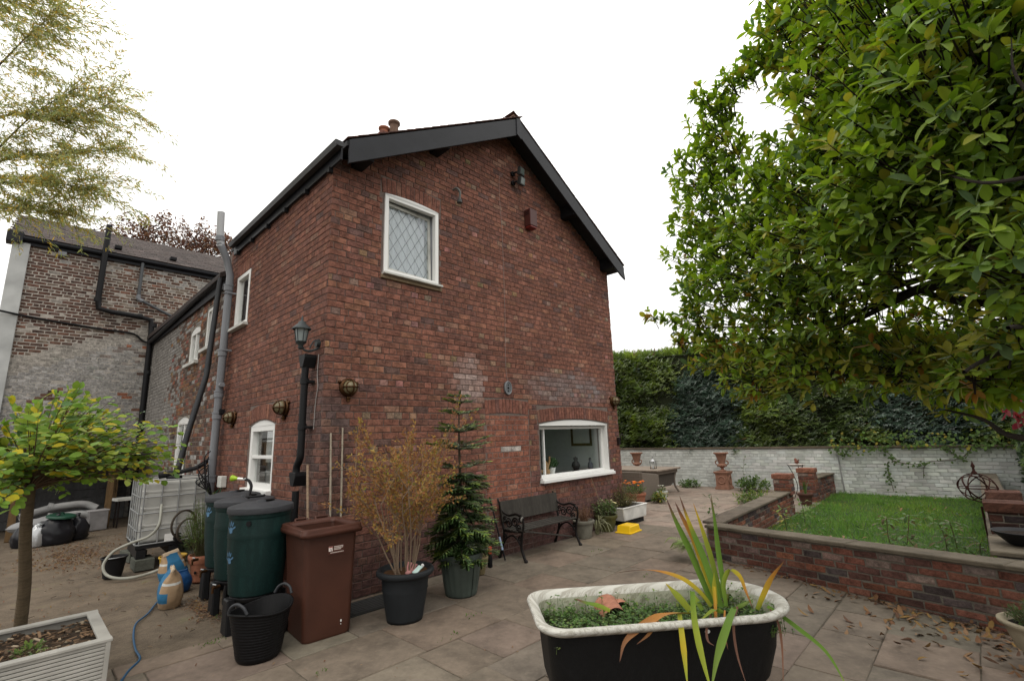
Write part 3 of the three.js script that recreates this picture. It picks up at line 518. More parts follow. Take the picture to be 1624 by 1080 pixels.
  const wires = []; for (let k = 0; k < 9; k++) { const y = rr(1.3, 1.75); wires.push(tube([[-0.19, y, -3.8 + rr(-0.1, 0.1)], [-0.30 + rr(-0.1, 0.1), y - rr(0.05, 0.25), -3.7 + rr(-0.1, 0.1)], [-0.22, 1.25 - rr(0, 0.2), -3.65 + rr(-0.1, 0.1)], [-0.15, 1.0, -3.6]], 0.009, 5)); }
  tag(part('cable_tangle', wires, MT.black, scene), 'tangle of black cables around the foot of the grey soil pipe', 'cables');
  // bamboo canes against the gable
  for (const [a, b, lab] of [[[0.255, 1.96, 0.02], [0.25, 0.0, 0.09], 'longer pale bamboo cane leaning on the gable behind the shrub'], [[0.11, 1.90, 0.02], [0.135, 0.0, 0.08], 'pale bamboo cane nearest the house corner']]) {
    const c = thing('bamboo_cane', lab, 'cane'); part('stem', limb([a, [(a[0] + b[0]) / 2 + 0.006, 1, 0.05], b], 0.011, 0.014, 6), M([0.42, 0.36, 0.28], { map: rep(T.blot, 3) }), c); for (let k = 0; k < 6; k++) { const t = 0.1 + k * 0.15; part('node', new THREE.TorusGeometry(0.0135, 0.003, 5, 8).rotateX(Math.PI / 2).translate(lerp(a[0], b[0], t), lerp(a[1], b[1], t), lerp(a[2], b[2], t)), M([0.3, 0.25, 0.19]), c); }
  }
  // ornaments on the inner sill
  const sillY = 1.075;
  const pl = thing('sill_plant', 'leafy plant in a white pot behind the wide window', 'house plant', [4.62, sillY, -0.35]);
  part('pot', lathe([[0.05, 0], [0.075, 0.12], [0.065, 0.12], [0.05, 0.02]], 16), MT.white, pl); part('foliage', Array.from({ length: 26 }, () => xf(new THREE.SphereGeometry(0.04, 5, 4).scale(0.5, 1.6, 0.2), { p: [rr(-0.1, 0.1), rr(0.14, 0.28), rr(-0.08, 0.08)], r: [rr(-1, 1), rr(0, 3), rr(-1, 1)] })), M([0.04, 0.08, 0.03]), pl);
  const wf = thing('wooden_figure', 'carved pale wooden figure behind the wide window', 'ornament', [4.42, sillY, -0.33]); part('body', lathe([[0.07, 0], [0.085, 0.06], [0.05, 0.13], [0.06, 0.17], [0.03, 0.24], [0, 0.26]], 14), M([0.33, 0.2, 0.1]), wf); part('arm', [tube([[0.04, 0.12, 0], [0.1, 0.2, 0], [0.12, 0.33, 0]], 0.02, 7), tube([[-0.04, 0.08, 0], [-0.13, 0.07, 0], [-0.2, 0.0, 0]], 0.02, 7)], M([0.33, 0.2, 0.1]), wf);
  const st = thing('dark_statuette', 'small dark statuette behind the wide window', 'ornament', [5.35, sillY, -0.33]); part('body', lathe([[0.06, 0], [0.05, 0.03], [0.09, 0.10], [0.07, 0.17], [0.03, 0.2], [0.05, 0.25], [0, 0.29]], 14), MT.black, st); part('base', cyl(0.08, 0.07, 0.02, 0, 0, 0, 12), MT.black, st);
  const jr = thing('dark_jar', 'dark jar at the right end behind the wide window', 'jar', [5.83, sillY, -0.32]); part('body', lathe([[0.04, 0], [0.06, 0.04], [0.05, 0.13], [0.025, 0.16], [0.03, 0.2]], 14), M([0.03, 0.035, 0.05], { roughness: 0.2 }), jr); part('lid', ball(0.03, 0, 0.21, 0, 8), MT.black, jr);
  tag(part('window_board', box(2.1, 0.03, 0.28, 4.98, sillY - 0.015, -0.33, 0.004), MT.white, scene), 'white inner sill board behind the wide window', 'sill board');
}
// ================= REAR WING AND TALL REAR HOUSE =================
{
  srand(31);
  const brownTone = () => { const r = rnd(); const c = r < 0.4 ? [0.155, 0.088, 0.064] : r < 0.70 ? [0.11, 0.072, 0.058] : r < 0.84 ? [0.20, 0.10, 0.07] : [0.24, 0.19, 0.15]; const k = rr(0.75, 1.2); return c.map((x) => x * k); };
  const pale = () => { const k = rr(0.88, 1.08); return [0.36 * k, 0.345 * k, 0.325 * k]; };
  const oldBrick = M([1, 1, 1], { roughness: 0.97, map: rep(T.brick, 1.3), bumpMap: rep(T.grainBump, 1.3), bumpScale: 0.006 });
  // wing
  const wing = thing('rear_wing', 'lower brown brick wing behind the red house, partly grey washed', 'house wing', [0, 0, -11.6]);
  const L = 7.3, H = 4.78, op = [[5.87, 6.39, 3.76, 4.62, 0], [4.60, 5.42, 3.60, 4.32, 0.09], [4.2, 5.28, 1.25, 2.35, 0.09]], f = frame([0.012, 0, -11.6], [0, 0, 1], [0, 1, 0]);
  const holes = op.map(([a, b, c, d, r]) => { const p = new THREE.Path(); p.moveTo(a, c); p.lineTo(b, c); p.lineTo(b, d); if (r) p.quadraticCurveTo((a + b) / 2, d + 2 * r, a, d); else p.lineTo(a, d); p.lineTo(a, c); return p; });
  const core = extrude([[0, -0.1], [L, -0.1], [L, H + 0.15], [0, H]], 0.28, 0, holes).translate(0, 0, -0.288).applyMatrix4(frame([0, 0, 0], [0, 0, 1], [0, 1, 0]));
  const w = part('wall', [boxUV(core)], M([0.30, 0.27, 0.23], { roughness: 1, map: rep(T.grain, 2), bumpMap: rep(T.grainBump, 2), bumpScale: 0.005 }), wing);
  const tone = (u, v) => { const g = 1 - sstep(2.6, 4.5, u + 1.6 * (fbm3(u * 1.5, v * 1.5, 3) - 0.5) - (v < 2.5 ? 0.2 : 0)); if (rnd() < g) return mix3(pale(), [0.21, 0.19, 0.17], 0.6); let c = brownTone(); if (rnd() < 0.35) c = [0.25, 0.115, 0.07].map((x) => x * rr(0.8, 1.2)); if (rnd() < 0.12) c = pale(); return c; };
  const bricks = [];
  courses(f, L, H + 0.05, { tone, keep: cutBy(op.map(([a, b, c, d, r]) => [a - 0.02, b + 0.02, c, d + r + 0.02])), out: bricks, jit: 0.004 });
  for (const b of bricks) b.w *= 1.012;
  lay(bricks, w, oldBrick, 'brick', { single: 120, joined: 'brickwork', jit: 0.004, chamfer: 0.005 });
  part('roof', boxUV(extrude([[-0.16, 4.93], [2.9, 6.6], [2.9, 6.7], [-0.16, 5.03]], 7.25).translate(0, 0, 0.03)), M([0.055, 0.042, 0.038], { map: rep(T.grain, 3), roughness: 0.95 }), wing);
  part('gutter', tube([[-0.10, 4.83, 0.1], [-0.11, 5.00, 7.25]], 0.055, 8, 1), MT.blackPaint, wing); part('fascia', box(0.03, 0.17, 7.2, -0.035, 4.85, 3.6, 0), MT.blackPaint, wing);
  op.forEach(([a, b, c, d, r], i) => {
    const g = new THREE.Group(); g.name = 'window'; g.applyMatrix4(frame([0, c, a], [0, 0, 1], [0, 1, 0])); wing.add(g); const W = b - a, h = d - c, t = 0.07;
    const fr = [box(t, h, 0.08, t / 2, h / 2, -0.06), box(t, h, 0.08, W - t / 2, h / 2, -0.06), box(W - 2 * t, t, 0.08, W / 2, t / 2, -0.06), box(W - 2 * t, t, 0.08, W / 2, h - t / 2, -0.06), box(0.055, h - 2 * t, 0.06, W / 2, h / 2, -0.06)];
    if (r) { const s = new THREE.Shape(); s.moveTo(0, 0); s.lineTo(W, 0); s.quadraticCurveTo(W / 2, 2 * r, 0, 0); fr.push(boxUV(extrude(s, 0.08).translate(0, h, -0.10))); }
    part('frame', fr, MT.white, g); part('pane', box(W - 0.1, h - 0.1, 0.005, W / 2, h / 2, -0.06, 0), MT.glass, g); part('sill', box(W + 0.18, 0.07, 0.12, W / 2, -0.035, 0.015, 0.006), MT.whiteOld, g);
    part('curtain', box(W, h, 0.02, W / 2, h / 2, -0.30, 0), M([0.12, 0.13, 0.13]), g);
  });
  // tall rear house
  const R = thing('rear_house', 'tall old brown brick house end with limewashed lower wall and slate grey roof', 'house', [0, 0, -11.6]);
  const x0 = -2.84, x1 = 6, wallTop = 7.18;
  const rc = part('wall', [box(x1 - x0, wallTop + 0.1, 0.3, (x0 + x1) / 2, wallTop / 2 - 0.05, -0.165, 0), box(0.3, wallTop, 6.0, x0 + 0.2, wallTop / 2, -3.4, 0)], MT.mortarPale, R);
  const rb = [], diag = (u) => 4.1 + u * 0.52 - 0.09 * Math.max(0, u - 1) - 0.05;
  courses(frame([x0, 0, -11.6195], [1, 0, 0], [0, 1, 0]), 4.75, wallTop, { joint: 0.015, offset: 0.07, depth: 0.007, out: rb, tone: (u, v) => {
    const wv = v + 0.25 * (fbm3(u * 2, v * 2, 9) - 0.5);
    if (wv < diag(u)) { const p = fbm3(u * 1.3, v * 1.3, 4), fade = 0.18 * sstep(-1.6, 0, wv - diag(u)) * 0; if (rnd() < 0.04 + 0.38 * sstep(0.53, 0.68, p) * (wv < diag(u) - 0.35 ? 1 : 0.15) + fade) { const q = rnd(); return q < 0.22 ? [0.34, 0.14, 0.085] : q < 0.6 ? mix3(pale(), brownTone(), 0.5) : brownTone(); } const c = pale(); return wv > diag(u) - 0.4 ? [c[0] * 1.03, c[1] * 0.99, c[2] * 0.93] : c; }
    if (v > wallTop - 0.5 && rnd() < 0.35 * sstep(0, 1, u)) return pale();
    let c = brownTone(); if (u < 1.5 && v > 5) c = mix3(c, [0.11, 0.06, 0.05], 0.4); if (rnd() < 0.06) c = [0.3, 0.27, 0.24]; return c; } });
  for (const b of rb) { const v = b.m.elements[13], u = b.m.elements[12] - x0; if (v < diag(u)) { b.w += 0.012; b.h += 0.011; b.flush = true; } }
  lay(rb, rc, oldBrick, 'brick', { single: 300, joined: 'brickwork', jit: 0.004, chamfer: 0.005 });
  part('rendered_corner', box(0.33, wallTop - 0.05, 0.24, x0 - 0.165, wallTop / 2, -0.05, 0.01), M([0.50, 0.51, 0.50], { roughness: 0.9, map: rep(T.blot, 0.6) }), R);
  // roof in courses of slates
  const roof = part('roof', boxUV(extrude([[0.12, 7.30], [-3.6, 9.15], [-7.2, 7.30], [-7.2, 7.22], [-3.6, 9.07], [0.12, 7.22]].map(([z, y]) => [-z, y]), 9.3).rotateY(Math.PI / 2).translate(x0 - 0.42, 0, 0)), M([0.06, 0.05, 0.047], { roughness: 0.95, map: rep(T.grain, 2) }), R);
  const slates = [];
  for (let r = 0; r < 18; r++) for (let k = 0; k < 28; k++) { const t = r * 0.238 + 0.1, z = 0.14 - t * 0.895, y = 7.335 + t * 0.445, m = frame([x0 - 0.3 + k * 0.31 + (r % 2) * 0.15 , y, -11.6 + z], [1, 0, 0], [0, 0.445 - 0.04, -0.895]); const g = rr(0.7, 1.25); slates.push({ m, w: 0.302, h: 0.262, d: 0.02, col: [0.082 * g, 0.064 * g, 0.058 * g] }); }
  lay(slates, roof, M([1, 1, 1], { roughness: 0.9, map: rep(T.blot, 2) }), 'slate', { single: 200, whole: true, joined: 'slates', jit: 0.004 });
  for (const [x, k] of [[-1.05, 2.5], [0.3, 2.2]]) part('roof_vent', box(0.17, 0.10, 0.2, x, 7.335 + k * 0.238 * 0.445 + 0.09, -k * 0.238 * 0.895 + 0.12, 0.01), MT.black, roof);
  part('fascia', box(9.2, 0.16, 0.04, x0 + 4.2, 7.2, 0.03, 0), MT.blackPaint, R); part('gutter', tube([[x0 - 0.4, 7.27, 0.11], [6.2, 7.27, 0.11]], 0.065, 8, 1), MT.blackPaint, R); part('corner_box', box(0.3, 0.3, 0.35, x0 - 0.3, 7.26, 0.02, 0.01), MT.blackPaint, R);
  part('fascia_block', box(0.17, 0.12, 0.12, x0 + 0.62, 7.04, 0.06, 0.01), MT.greyPipe, R);
  // its pipes
  const P = thing('rear_soil_pipe', 'black soil pipe stepping across the old brick wall and down the corner', 'soil pipe', [0, 0, -11.6]);
  part('pipe', pipeRun([[-1.36, 8.1, 0.22], [-1.37, 5.62, 0.12], [-0.10, 5.55, 0.12], [-0.05, 0, 0.12]], 0.07, 12, 0.16), MT.blackPlastic, P);
  for (const [x, y] of [[-1.37, 7.05], [-1.37, 5.85], [-0.06, 5.3], [-0.05, 3.9], [-0.05, 2.5]]) part('collar', cyl(0.085, 0.085, 0.1, x, y, 0.12, 14), MT.blackPlastic, P); part('collar', cyl(0.085, 0.085, 0.1, 0, -0.05, 0, 14).rotateZ(Math.PI / 2).translate(-0.4, 5.57, 0.12), MT.blackPlastic, P);
  const Q = thing('rear_downpipe', 'thin grey downpipe running from the rear gutter to the wing roof', 'downpipe', [0, 0, -11.6]);
  part('pipe', pipeRun([[-0.49, 7.2, 0.1], [-0.49, 6.10, 0.08], [0.55, 5.62, 0.10]], 0.042, 10, 0.05), M([0.07, 0.075, 0.08], { roughness: 0.5 }), Q); part('elbow', pipeRun([[-0.49, 6.22, 0.08], [-0.49, 6.09, 0.08], [-0.38, 6.05, 0.08]], 0.055, 10, 0.05), MT.greyPipe, Q);
  tag(part('wall_cable', tube([[-3.2, 5.27, 0.2], [-2.6, 5.22, 0.03], [-1.2, 5.10, 0.03], [-0.45, 5.05, 0.03], [-0.28, 4.9, 0.03], [-0.14, 4.83, 0.06]], 0.026, 6).translate(0, 0, -11.6), MT.black, scene), 'thick black cable strung across the old brick wall', 'cable');
}
// ================= TIMBER STORE AT THE BACK OF THE YARD =================
{
  srand(41);
  const S = thing('timber_store', 'open fronted timber lean-to store at the back of the yard', 'lean-to store', [0, 0, 0]);
  const wood = M([0.20, 0.125, 0.06], { roughness: 0.95, map: rep(T.wood, 2), bumpMap: rep(T.grainBump, 2), bumpScale: 0.003 });
  for (const [x, z] of [[-2.35, -9.2], [-0.76, -9.78], [-3.7, -9.0]]) part('post', box(0.12, 1.84, 0.12, x, 0.92, z, 0.006), wood, S);
  part('beam', box(3.9, 0.14, 0.07, -2.15, 1.80, -9.42, 0.006).rotateY(0), wood, S);
  part('roof', box(3.9, 0.04, 2.1, -2.1, 1.96, -10.35, 0.004).rotateX(0), M([0.07, 0.07, 0.07], { roughness: 0.9, map: rep(T.blot, 1) }), S);
  for (let k = 0; k < 9; k++) part('back_board', box(3.8, 0.19, 0.025, -2.15, 0.12 + k * 0.2, -11.2 + rr(-0.004, 0.004), 0.003), M(tone1([0.10, 0.10, 0.10], 0.8, 1.2), { roughness: 0.9, map: rep(T.wood, 1.5) }), S);
  for (let k = 0; k < 5; k++) part('side_board', box(0.025, 0.19, 1.3, -0.62, 0.7 + k * 0.2, -10.5, 0.003), wood, S);
  const duct = M([0.36, 0.36, 0.355], { roughness: 0.6, map: rep(T.blot, 2) });
  for (const [dy, dz, lab] of [[0.42, -9.55, 'longer curved grey plastic duct lying in the timber store'], [0.22, -9.35, 'lower curved grey plastic duct lying in the timber store']]) {
    const d = thing('plastic_duct', lab, 'duct'); part('pipe', pipeRun([[-2.25, dy + 0.02, dz + 0.1], [-1.75, dy + 0.16, dz], [-1.2, dy + 0.18, dz - 0.05], [-0.98, dy + 0.05, dz]], 0.075, 12, 0.2), duct, d); part('collar', cyl(0.09, 0.09, 0.08, 0, 0, 0, 14).rotateZ(1.3).translate(-1.75, dy + 0.16, dz), duct, d);
  }
  const wb = thing('plastic_crate', 'pale plastic box standing at the timber store post', 'box', [-0.98, 0, -9.4], 0.2); part('body', box(0.36, 0.44, 0.3, 0, 0.22, 0, 0.02), M([0.30, 0.29, 0.29], { roughness: 0.6, map: rep(T.blot, 2) }), wb); part('rim', [box(0.38, 0.03, 0.32, 0, 0.43, 0, 0.01)], M([0.33, 0.32, 0.32], { roughness: 0.6 }), wb);
  const cush = thing('fibreglass_hood', 'rounded grey hood lying behind the black bags', 'hood', [-2.0, 0.32, -8.6], 0.2); part('shell', new THREE.SphereGeometry(1, 20, 12).scale(0.42, 0.14, 0.2), M([0.24, 0.24, 0.24], { roughness: 0.6 }), cush); part('lip', new THREE.TorusGeometry(1, 0.04, 6, 28).rotateX(Math.PI / 2).scale(0.42, 0.3, 0.2), M([0.2, 0.2, 0.2]), cush);
  const tray = thing('white_tray', 'shallow white tray leaning beside the water tank', 'tray', [-0.42, 0.62, -9.3], 0.15); part('base', box(0.55, 0.02, 0.35, 0, 0, 0, 0.006), MT.whiteOld, tray); part('rim', [box(0.57, 0.06, 0.015, 0, 0.02, 0.18), box(0.57, 0.06, 0.015, 0, 0.02, -0.18), box(0.015, 0.06, 0.36, 0.285, 0.02, 0), box(0.015, 0.06, 0.36, -0.285, 0.02, 0)], MT.whiteOld, tray); part('leg', [box(0.03, 0.6, 0.03, 0.22, -0.31, 0.1), box(0.03, 0.6, 0.03, -0.22, -0.31, 0.1), box(0.03, 0.6, 0.03, 0.22, -0.31, -0.1), box(0.03, 0.6, 0.03, -0.22, -0.31, -0.1)], MT.oldIron, tray);
  // rubbish bags
  const bagMat = M([0.014, 0.014, 0.017], { roughness: 0.28 });
  const bagG = (w, h, d, s) => { const g = new THREE.SphereGeometry(1, 30, 20), p = g.attributes.position; for (let i = 0; i < p.count; i++) { let x = p.getX(i), y = p.getY(i), z = p.getZ(i); const k = 1 + 0.35 * (fbm3(x * 3 + s, y * 3, z * 3, 4) - 0.5); y = y < -0.5 ? -0.5 - (y + 0.5) * 0.2 * -1 * 0 - 0 : y; p.setXYZ(i, x * k * w, (y + 0.5) * h * k, z * k * d); } g.computeVertexNormals(); return g; };
  for (const [x, z, w, h, lab] of [[-2.12, -8.15, 0.22, 0.26, 'black refuse bag leftmost under the tree in front of the store'], [-1.72, -8.0, 0.30, 0.34, 'largest bulging black refuse bag in the middle of the heap'], [-1.40, -8.25, 0.22, 0.30, 'black refuse bag at the end of the heap nearest the pale box']]) { const b = thing('refuse_bag', lab, 'bag', [x, 0, z]); part('sack', bagG(w, h, 0.2, x * 7), bagMat, b); part('tied_neck', xf(lathe([[0.02, 0], [0.03, 0.03], [0.06, 0.08], [0.03, 0.07], [0, 0.04]], 9), { p: [0.02, h * 1.42, 0], r: [0.3, 0, 0.4] }), bagMat, b); }
  const cb = thing('silver_bag', 'crumpled shiny silver foil bag among the black bags', 'bag', [-1.98, 0, -7.95]); part('sack', bagG(0.13, 0.26, 0.12, 3), M([0.45, 0.46, 0.47], { roughness: 0.25, metalness: 0.5 }), cb); part('neck', xf(lathe([[0.02, 0], [0.05, 0.08], [0, 0.03]], 8), { p: [0, 0.35, 0], r: [0.2, 0, -0.3] }), M([0.4, 0.42, 0.43], { roughness: 0.3, metalness: 0.4 }), cb);
  const gl = thing('plastic_tray', 'dark green round plastic tray on top of the black bags', 'tray', [-1.66, 0.52, -8.05], 0.3); part('plate', xf(lathe([[0, 0.02], [0.2, 0.02], [0.23, 0], [0.235, -0.03], [0.225, -0.03], [0.2, 0.01]], 24), { r: [0.12, 0, -0.06] }), M([0.012, 0.05, 0.03], { roughness: 0.4 }), gl); part('handle', new THREE.TorusGeometry(0.04, 0.01, 6, 12, Math.PI).translate(0, 0.02, 0), M([0.012, 0.05, 0.03], { roughness: 0.4 }), gl);
}
// ================= WATER TANK, BUTTS, BIN =================
{
  srand(51);
  // caged tank on blocks
  const I = thing('water_tank', 'white plastic water tank in a grey steel cage on blocks', 'water tank', [-1.03, 0, -3.87], -0.04);
  const W = 0.95, D = 1.1, cx = W / 2, cz = -D / 2; const tankMat = M([0.50, 0.50, 0.47], { phys: true, roughness: 0.4, transmission: 0.0, map: rep(T.blot, 1.1) });
  part('tank', [new RoundedBoxGeometry(W - 0.06, 0.92, D - 0.06, 4, 0.06).translate(cx, 0.82, cz), ...[0.62, 0.87, 1.12].map((y) => new RoundedBoxGeometry(W - 0.045, 0.05, D - 0.045, 2, 0.02).translate(cx, y, cz))], tankMat, I);
  part('filler_cap', lathe([[0, 0.05], [0.10, 0.05], [0.115, 0.03], [0.115, 0]], 20).translate(cx, 1.28, cz), MT.black, I);
  const cage = M([0.36, 0.37, 0.37], { roughness: 0.5, metalness: 0.5, map: rep(T.blot, 3) });
  for (const y of [0.36, 0.56, 0.81, 1.05, 1.29]) part('cage_rail', tube([[-0.012, y, 0.012], [W + 0.012, y, 0.012], [W + 0.012, y, -D - 0.012], [-0.012, y, -D - 0.012], [-0.012, y, 0.012]], 0.011, 6, 16, false, true), cage, I);
  const bars = []; for (let k = 0; k <= 4; k++) { const x = 0.03 + k * (W - 0.06) / 4; bars.push([x, 0.012], [x, -D - 0.012]); } for (let k = 0; k <= 4; k++) { const z = -0.03 - k * (D - 0.06) / 4; bars.push([-0.012, z], [W + 0.012, z]); }
  for (const [x, z] of bars) part('cage_bar', cyl(0.011, 0.011, 0.95, x, 0.35, z, 7), cage, I);
  part('pallet', [box(W + 0.02, 0.05, D + 0.02, cx, 0.32, cz, 0.006), box(0.12, 0.13, D, 0.07, 0.225, cz, 0.006), box(0.12, 0.13, D, W / 2, 0.225, cz, 0.006), box(0.12, 0.13, D, W - 0.07, 0.225, cz, 0.006)], MT.blackPlastic, I);
  part('label_plate', box(0.16, 0.11, 0.004, 0.42, 0.42, 0.016, 0), MT.white, I);
  part('valve', [cyl(0.05, 0.05, 0.1, 0, 0, 0, 12).rotateX(Math.PI / 2).translate(0.5, 0.40, 0.0), box(0.1, 0.02, 0.03, 0.5, 0.46, 0.06)], MT.black, I);
  for (const [i, x, z] of [[0, 0.12, -0.12], [1, 0.82, -0.12], [2, 0.12, -0.95], [3, 0.82, -0.95]]) { const c = tag(part('concrete_block', box(0.24, 0.155, 0.42, 0, 0, 0, 0.008).rotateY(0.1 * i).translate(-1.03 + x, 0.078, -3.87 + z), M([0.11, 0.115, 0.095], { roughness: 1, map: rep(T.grain, 3) }), scene), ['mossy concrete block under the near corner of the water tank', 'mossy concrete block under the tank corner by the house wall', 'mossy concrete block under the far outer corner of the tank', 'mossy concrete block under the far inner corner of the tank'][i], 'concrete block'); }
  // hose, bucket
  tag(part('hose', tube([at(256, 800, 9.2), at(250, 835, 9.1), at(236, 850, 9.15), at(205, 862, 9.2), at(178, 876, 9.25), at(163, 896, 9.25), at(166, 910, 9.22), at(182, 917, 9.15), at(210, 916, 9.1), at(240, 908, 9.15), at(265, 897, 8.9), at(276, 896, 8.4)], 0.019, 8, 90), M([0.36, 0.36, 0.31], { roughness: 0.5, map: rep(T.blot, 5) }), scene), 'pale ribbed hose looping from the water tank across the yard', 'hose');
  const bucketMesh = (t, r0, r1, h, mat) => { part('body', lathe([[0, 0.006], [r0, 0], [r0 + 0.005, 0.01], [r1, h - 0.02], [r1 + 0.014, h - 0.02], [r1 + 0.014, h], [r1 - 0.005, h], [r0 - 0.003, 0.015], [0, 0.012]], 28), mat, t); };
  const bk = thing('black_bucket', 'small black bucket standing inside the pale hose loop', 'bucket', [-1.29, 0, -3.72]); bucketMesh(bk, 0.105, 0.145, 0.28, MT.blackPlastic); part('handle', tube([[-0.15, 0.26, 0], [-0.1, 0.275, 0.12], [0, 0.28, 0.16], [0.1, 0.275, 0.12], [0.15, 0.26, 0]], 0.005, 5), MT.steel, bk);
  const yb = thing('yellow_bucket', 'yellow bucket partly hidden behind the paper sacks', 'bucket', [-0.74, 0, -2.92]); bucketMesh(yb, 0.12, 0.155, 0.30, M([0.40, 0.25, 0.03], { roughness: 0.5 })); part('handle', tube([[-0.16, 0.28, 0], [-0.08, 0.30, 0.1], [0.08, 0.30, 0.1], [0.16, 0.28, 0]], 0.005, 5), MT.steel, yb);
  // black pipe hoops in front of the tank
  for (const [r, x, y, z, lab] of [[0.20, -0.50, 0.62, -3.62, 'larger dark hoop of pipe hanging at the water tank'], [0.17, -0.45, 0.52, -3.58, 'smaller dark hoop of pipe hanging at the water tank']]) tag(part('pipe_hoop', new THREE.TorusGeometry(r, 0.016, 8, 30, 4.4).rotateZ(-0.2).rotateY(0.5).translate(x, y, z), M([0.05, 0.04, 0.03]), scene), lab, 'pipe');
  // paper sacks
  const sackTex = tex(256, (i, u, v) => { const k = 0.8 + 0.5 * (nMid[((i >> 8) * 2) * 512 + (i & 255) * 2] - 0.5); const band = v > 0.18 && v < 0.46 && u > 0.05 && u < 0.72, stripe = u > 0.40 && u < 0.58 && v > 0.4, white = v > 0.66 && v < 0.72 && u > 0.1 && u < 0.9; if (band || stripe) return [0.03 * k, 0.15 * k, 0.29 * k]; if (white) return [0.55 * k, 0.55 * k, 0.52 * k]; return [0.36 * k, 0.245 * k, 0.145 * k]; });
  const sackG = (w, h, d, s) => { const g = new THREE.CylinderGeometry(1, 1, 1, 40, 18, false).translate(0, 0.5, 0), p = g.attributes.position; for (let i = 0; i < p.count; i++) { let x = p.getX(i), y = p.getY(i), z = p.getZ(i); const pow = (a) => Math.sign(a) * Math.pow(Math.abs(a), 0.7), b = (0.78 + 0.3 * Math.sin(Math.min(1, y * 1.15 + 0.1) * Math.PI)) , pinch = 1 - 0.72 * sstep(0.72, 1.0, y), n = 1 + 0.22 * (fbm3(x * 2.4 + s, y * 3.5, z * 2.4, 4) - 0.5); p.setXYZ(i, pow(x) * w * b * n * (0.85 + 0.15 * pinch), y * h * (1 + 0.06 * x), pow(z) * d * b * n * pinch); } g.computeVertexNormals(); return g; };
  const paper = M([1, 1, 1], { roughness: 0.75, map: sackTex });
  const sk = (name, lab, pos, turn, w, h, d, s, tilt = 0) => { const t = thing(name, lab, 'sack', pos, turn); const b = part('sack', sackG(w, h, d, s), paper, t); b.rotation.z = tilt; part('folded_top', xf(box(w * 1.3, 0.05, 0.03, 0, 0, 0, 0.01), { p: [-Math.sin(tilt) * h, h * 0.99, 0], r: [0.5, 0, tilt] }), M([0.42, 0.33, 0.23], { roughness: 0.8 }), t); };
  sk('paper_sack', 'brown and blue paper sack nearest on the yard concrete', [-1.02, 0, -1.52], 1.45, 0.145, 0.40, 0.115, 2, 0.06);
  sk('paper_sack', 'open brown and blue paper sack beside the terracotta pot', [-0.80, 0.05, -2.42], -2.9, 0.15, 0.38, 0.10, 9, -0.2);
  const sb = thing('blue_sack', 'dark blue plastic sack slumped between the two paper sacks', 'sack', [-0.82, 0, -2.08], 0.3); part('sack', sackG(0.13, 0.24, 0.1, 5), M([0.012, 0.05, 0.14], { roughness: 0.3 }), sb); part('folded_top', box(0.16, 0.03, 0.05, 0, 0.235, 0, 0.012), M([0.012, 0.05, 0.14], { roughness: 0.3 }), sb);
  // terracotta pot
  const tp = thing('terracotta_pot', 'terracotta pot with a lipped rim beside the water butts', 'pot', [-0.50, 0, -2.40]); part('body', lathe([[0, 0.005], [0.105, 0], [0.11, 0.02], [0.125, 0.10], [0.13, 0.11], [0.125, 0.12], [0.145, 0.24], [0.165, 0.25], [0.165, 0.285], [0.175, 0.30], [0.175, 0.345], [0.15, 0.345], [0.14, 0.28], [0.0, 0.27]], 30), MT.terracotta, tp); part('soil', cyl(0.14, 0.14, 0.02, 0, 0.28, 0, 20), MT.soil, tp); part('tap', [box(0.02, 0.03, 0.05, -0.1, 0.14, 0.1)], MT.oldIron, tp);
  // water butts
  const butt = M([0.0095, 0.033, 0.031], { roughness: 0.5, specularIntensity: 0.4, map: rep(T.scuff, 2, 1) }), lidM = M([0.046, 0.048, 0.054], { roughness: 0.6, map: rep(T.grain, 1.3) });
  const handTex = M([0.075, 0.165, 0.27], { roughness: 0.6 });
  const hand = () => { // flat blue hand print: palm and five fingers
    const blob = (x, y, rx, ry, a) => { const s = new THREE.Shape(); for (let k = 0; k <= 14; k++) { const t = k / 14 * Math.PI * 2, q = 1 + 0.16 * Math.sin(t * 5 + x * 90); const px = Math.cos(t) * rx * q, py = Math.sin(t) * ry * q, X = x + px * Math.cos(a) - py * Math.sin(a), Y = y + px * Math.sin(a) + py * Math.cos(a); k ? s.lineTo(X, Y) : s.moveTo(X, Y); } return new THREE.ShapeGeometry(s); };
    return [blob(0, 0, 0.027, 0.024, 0.3), ...[[-0.042, 0.012, 1.2], [-0.024, 0.043, 0.5], [0.0, 0.053, 0.05], [0.022, 0.046, -0.4], [0.040, 0.022, -1.0]].map(([x, y, a]) => blob(x, y, 0.007, 0.019, a))];
  };
  const wrap = (g, rAt, a0) => { g = merge(g); const p = g.attributes.position; for (let i = 0; i < p.count; i++) { const y = p.getY(i), r = rAt(y), a = a0 + p.getX(i) / r; p.setXYZ(i, Math.sin(a) * r, y, Math.cos(a) * r); } g.computeVertexNormals(); return g; };
  const prof = [[0.235, 0.345], [0.248, 0.355], [0.262, 0.53], [0.268, 0.54], [0.266, 0.555], [0.270, 0.565], [0.268, 0.58], [0.283, 0.72], [0.287, 0.87], [0.293, 0.88], [0.290, 0.895], [0.294, 0.905], [0.290, 0.92], [0.287, 1.06], [0.288, 1.07], [0.298, 1.08], [0.298, 1.155]];
  const rAt = (y) => { for (let i = 1; i < prof.length; i++) if (y < prof[i][1]) return lerp(prof[i - 1][0], prof[i][0], (y - prof[i - 1][1]) / (prof[i][1] - prof[i - 1][1])) + 0.003; return 0.3; };
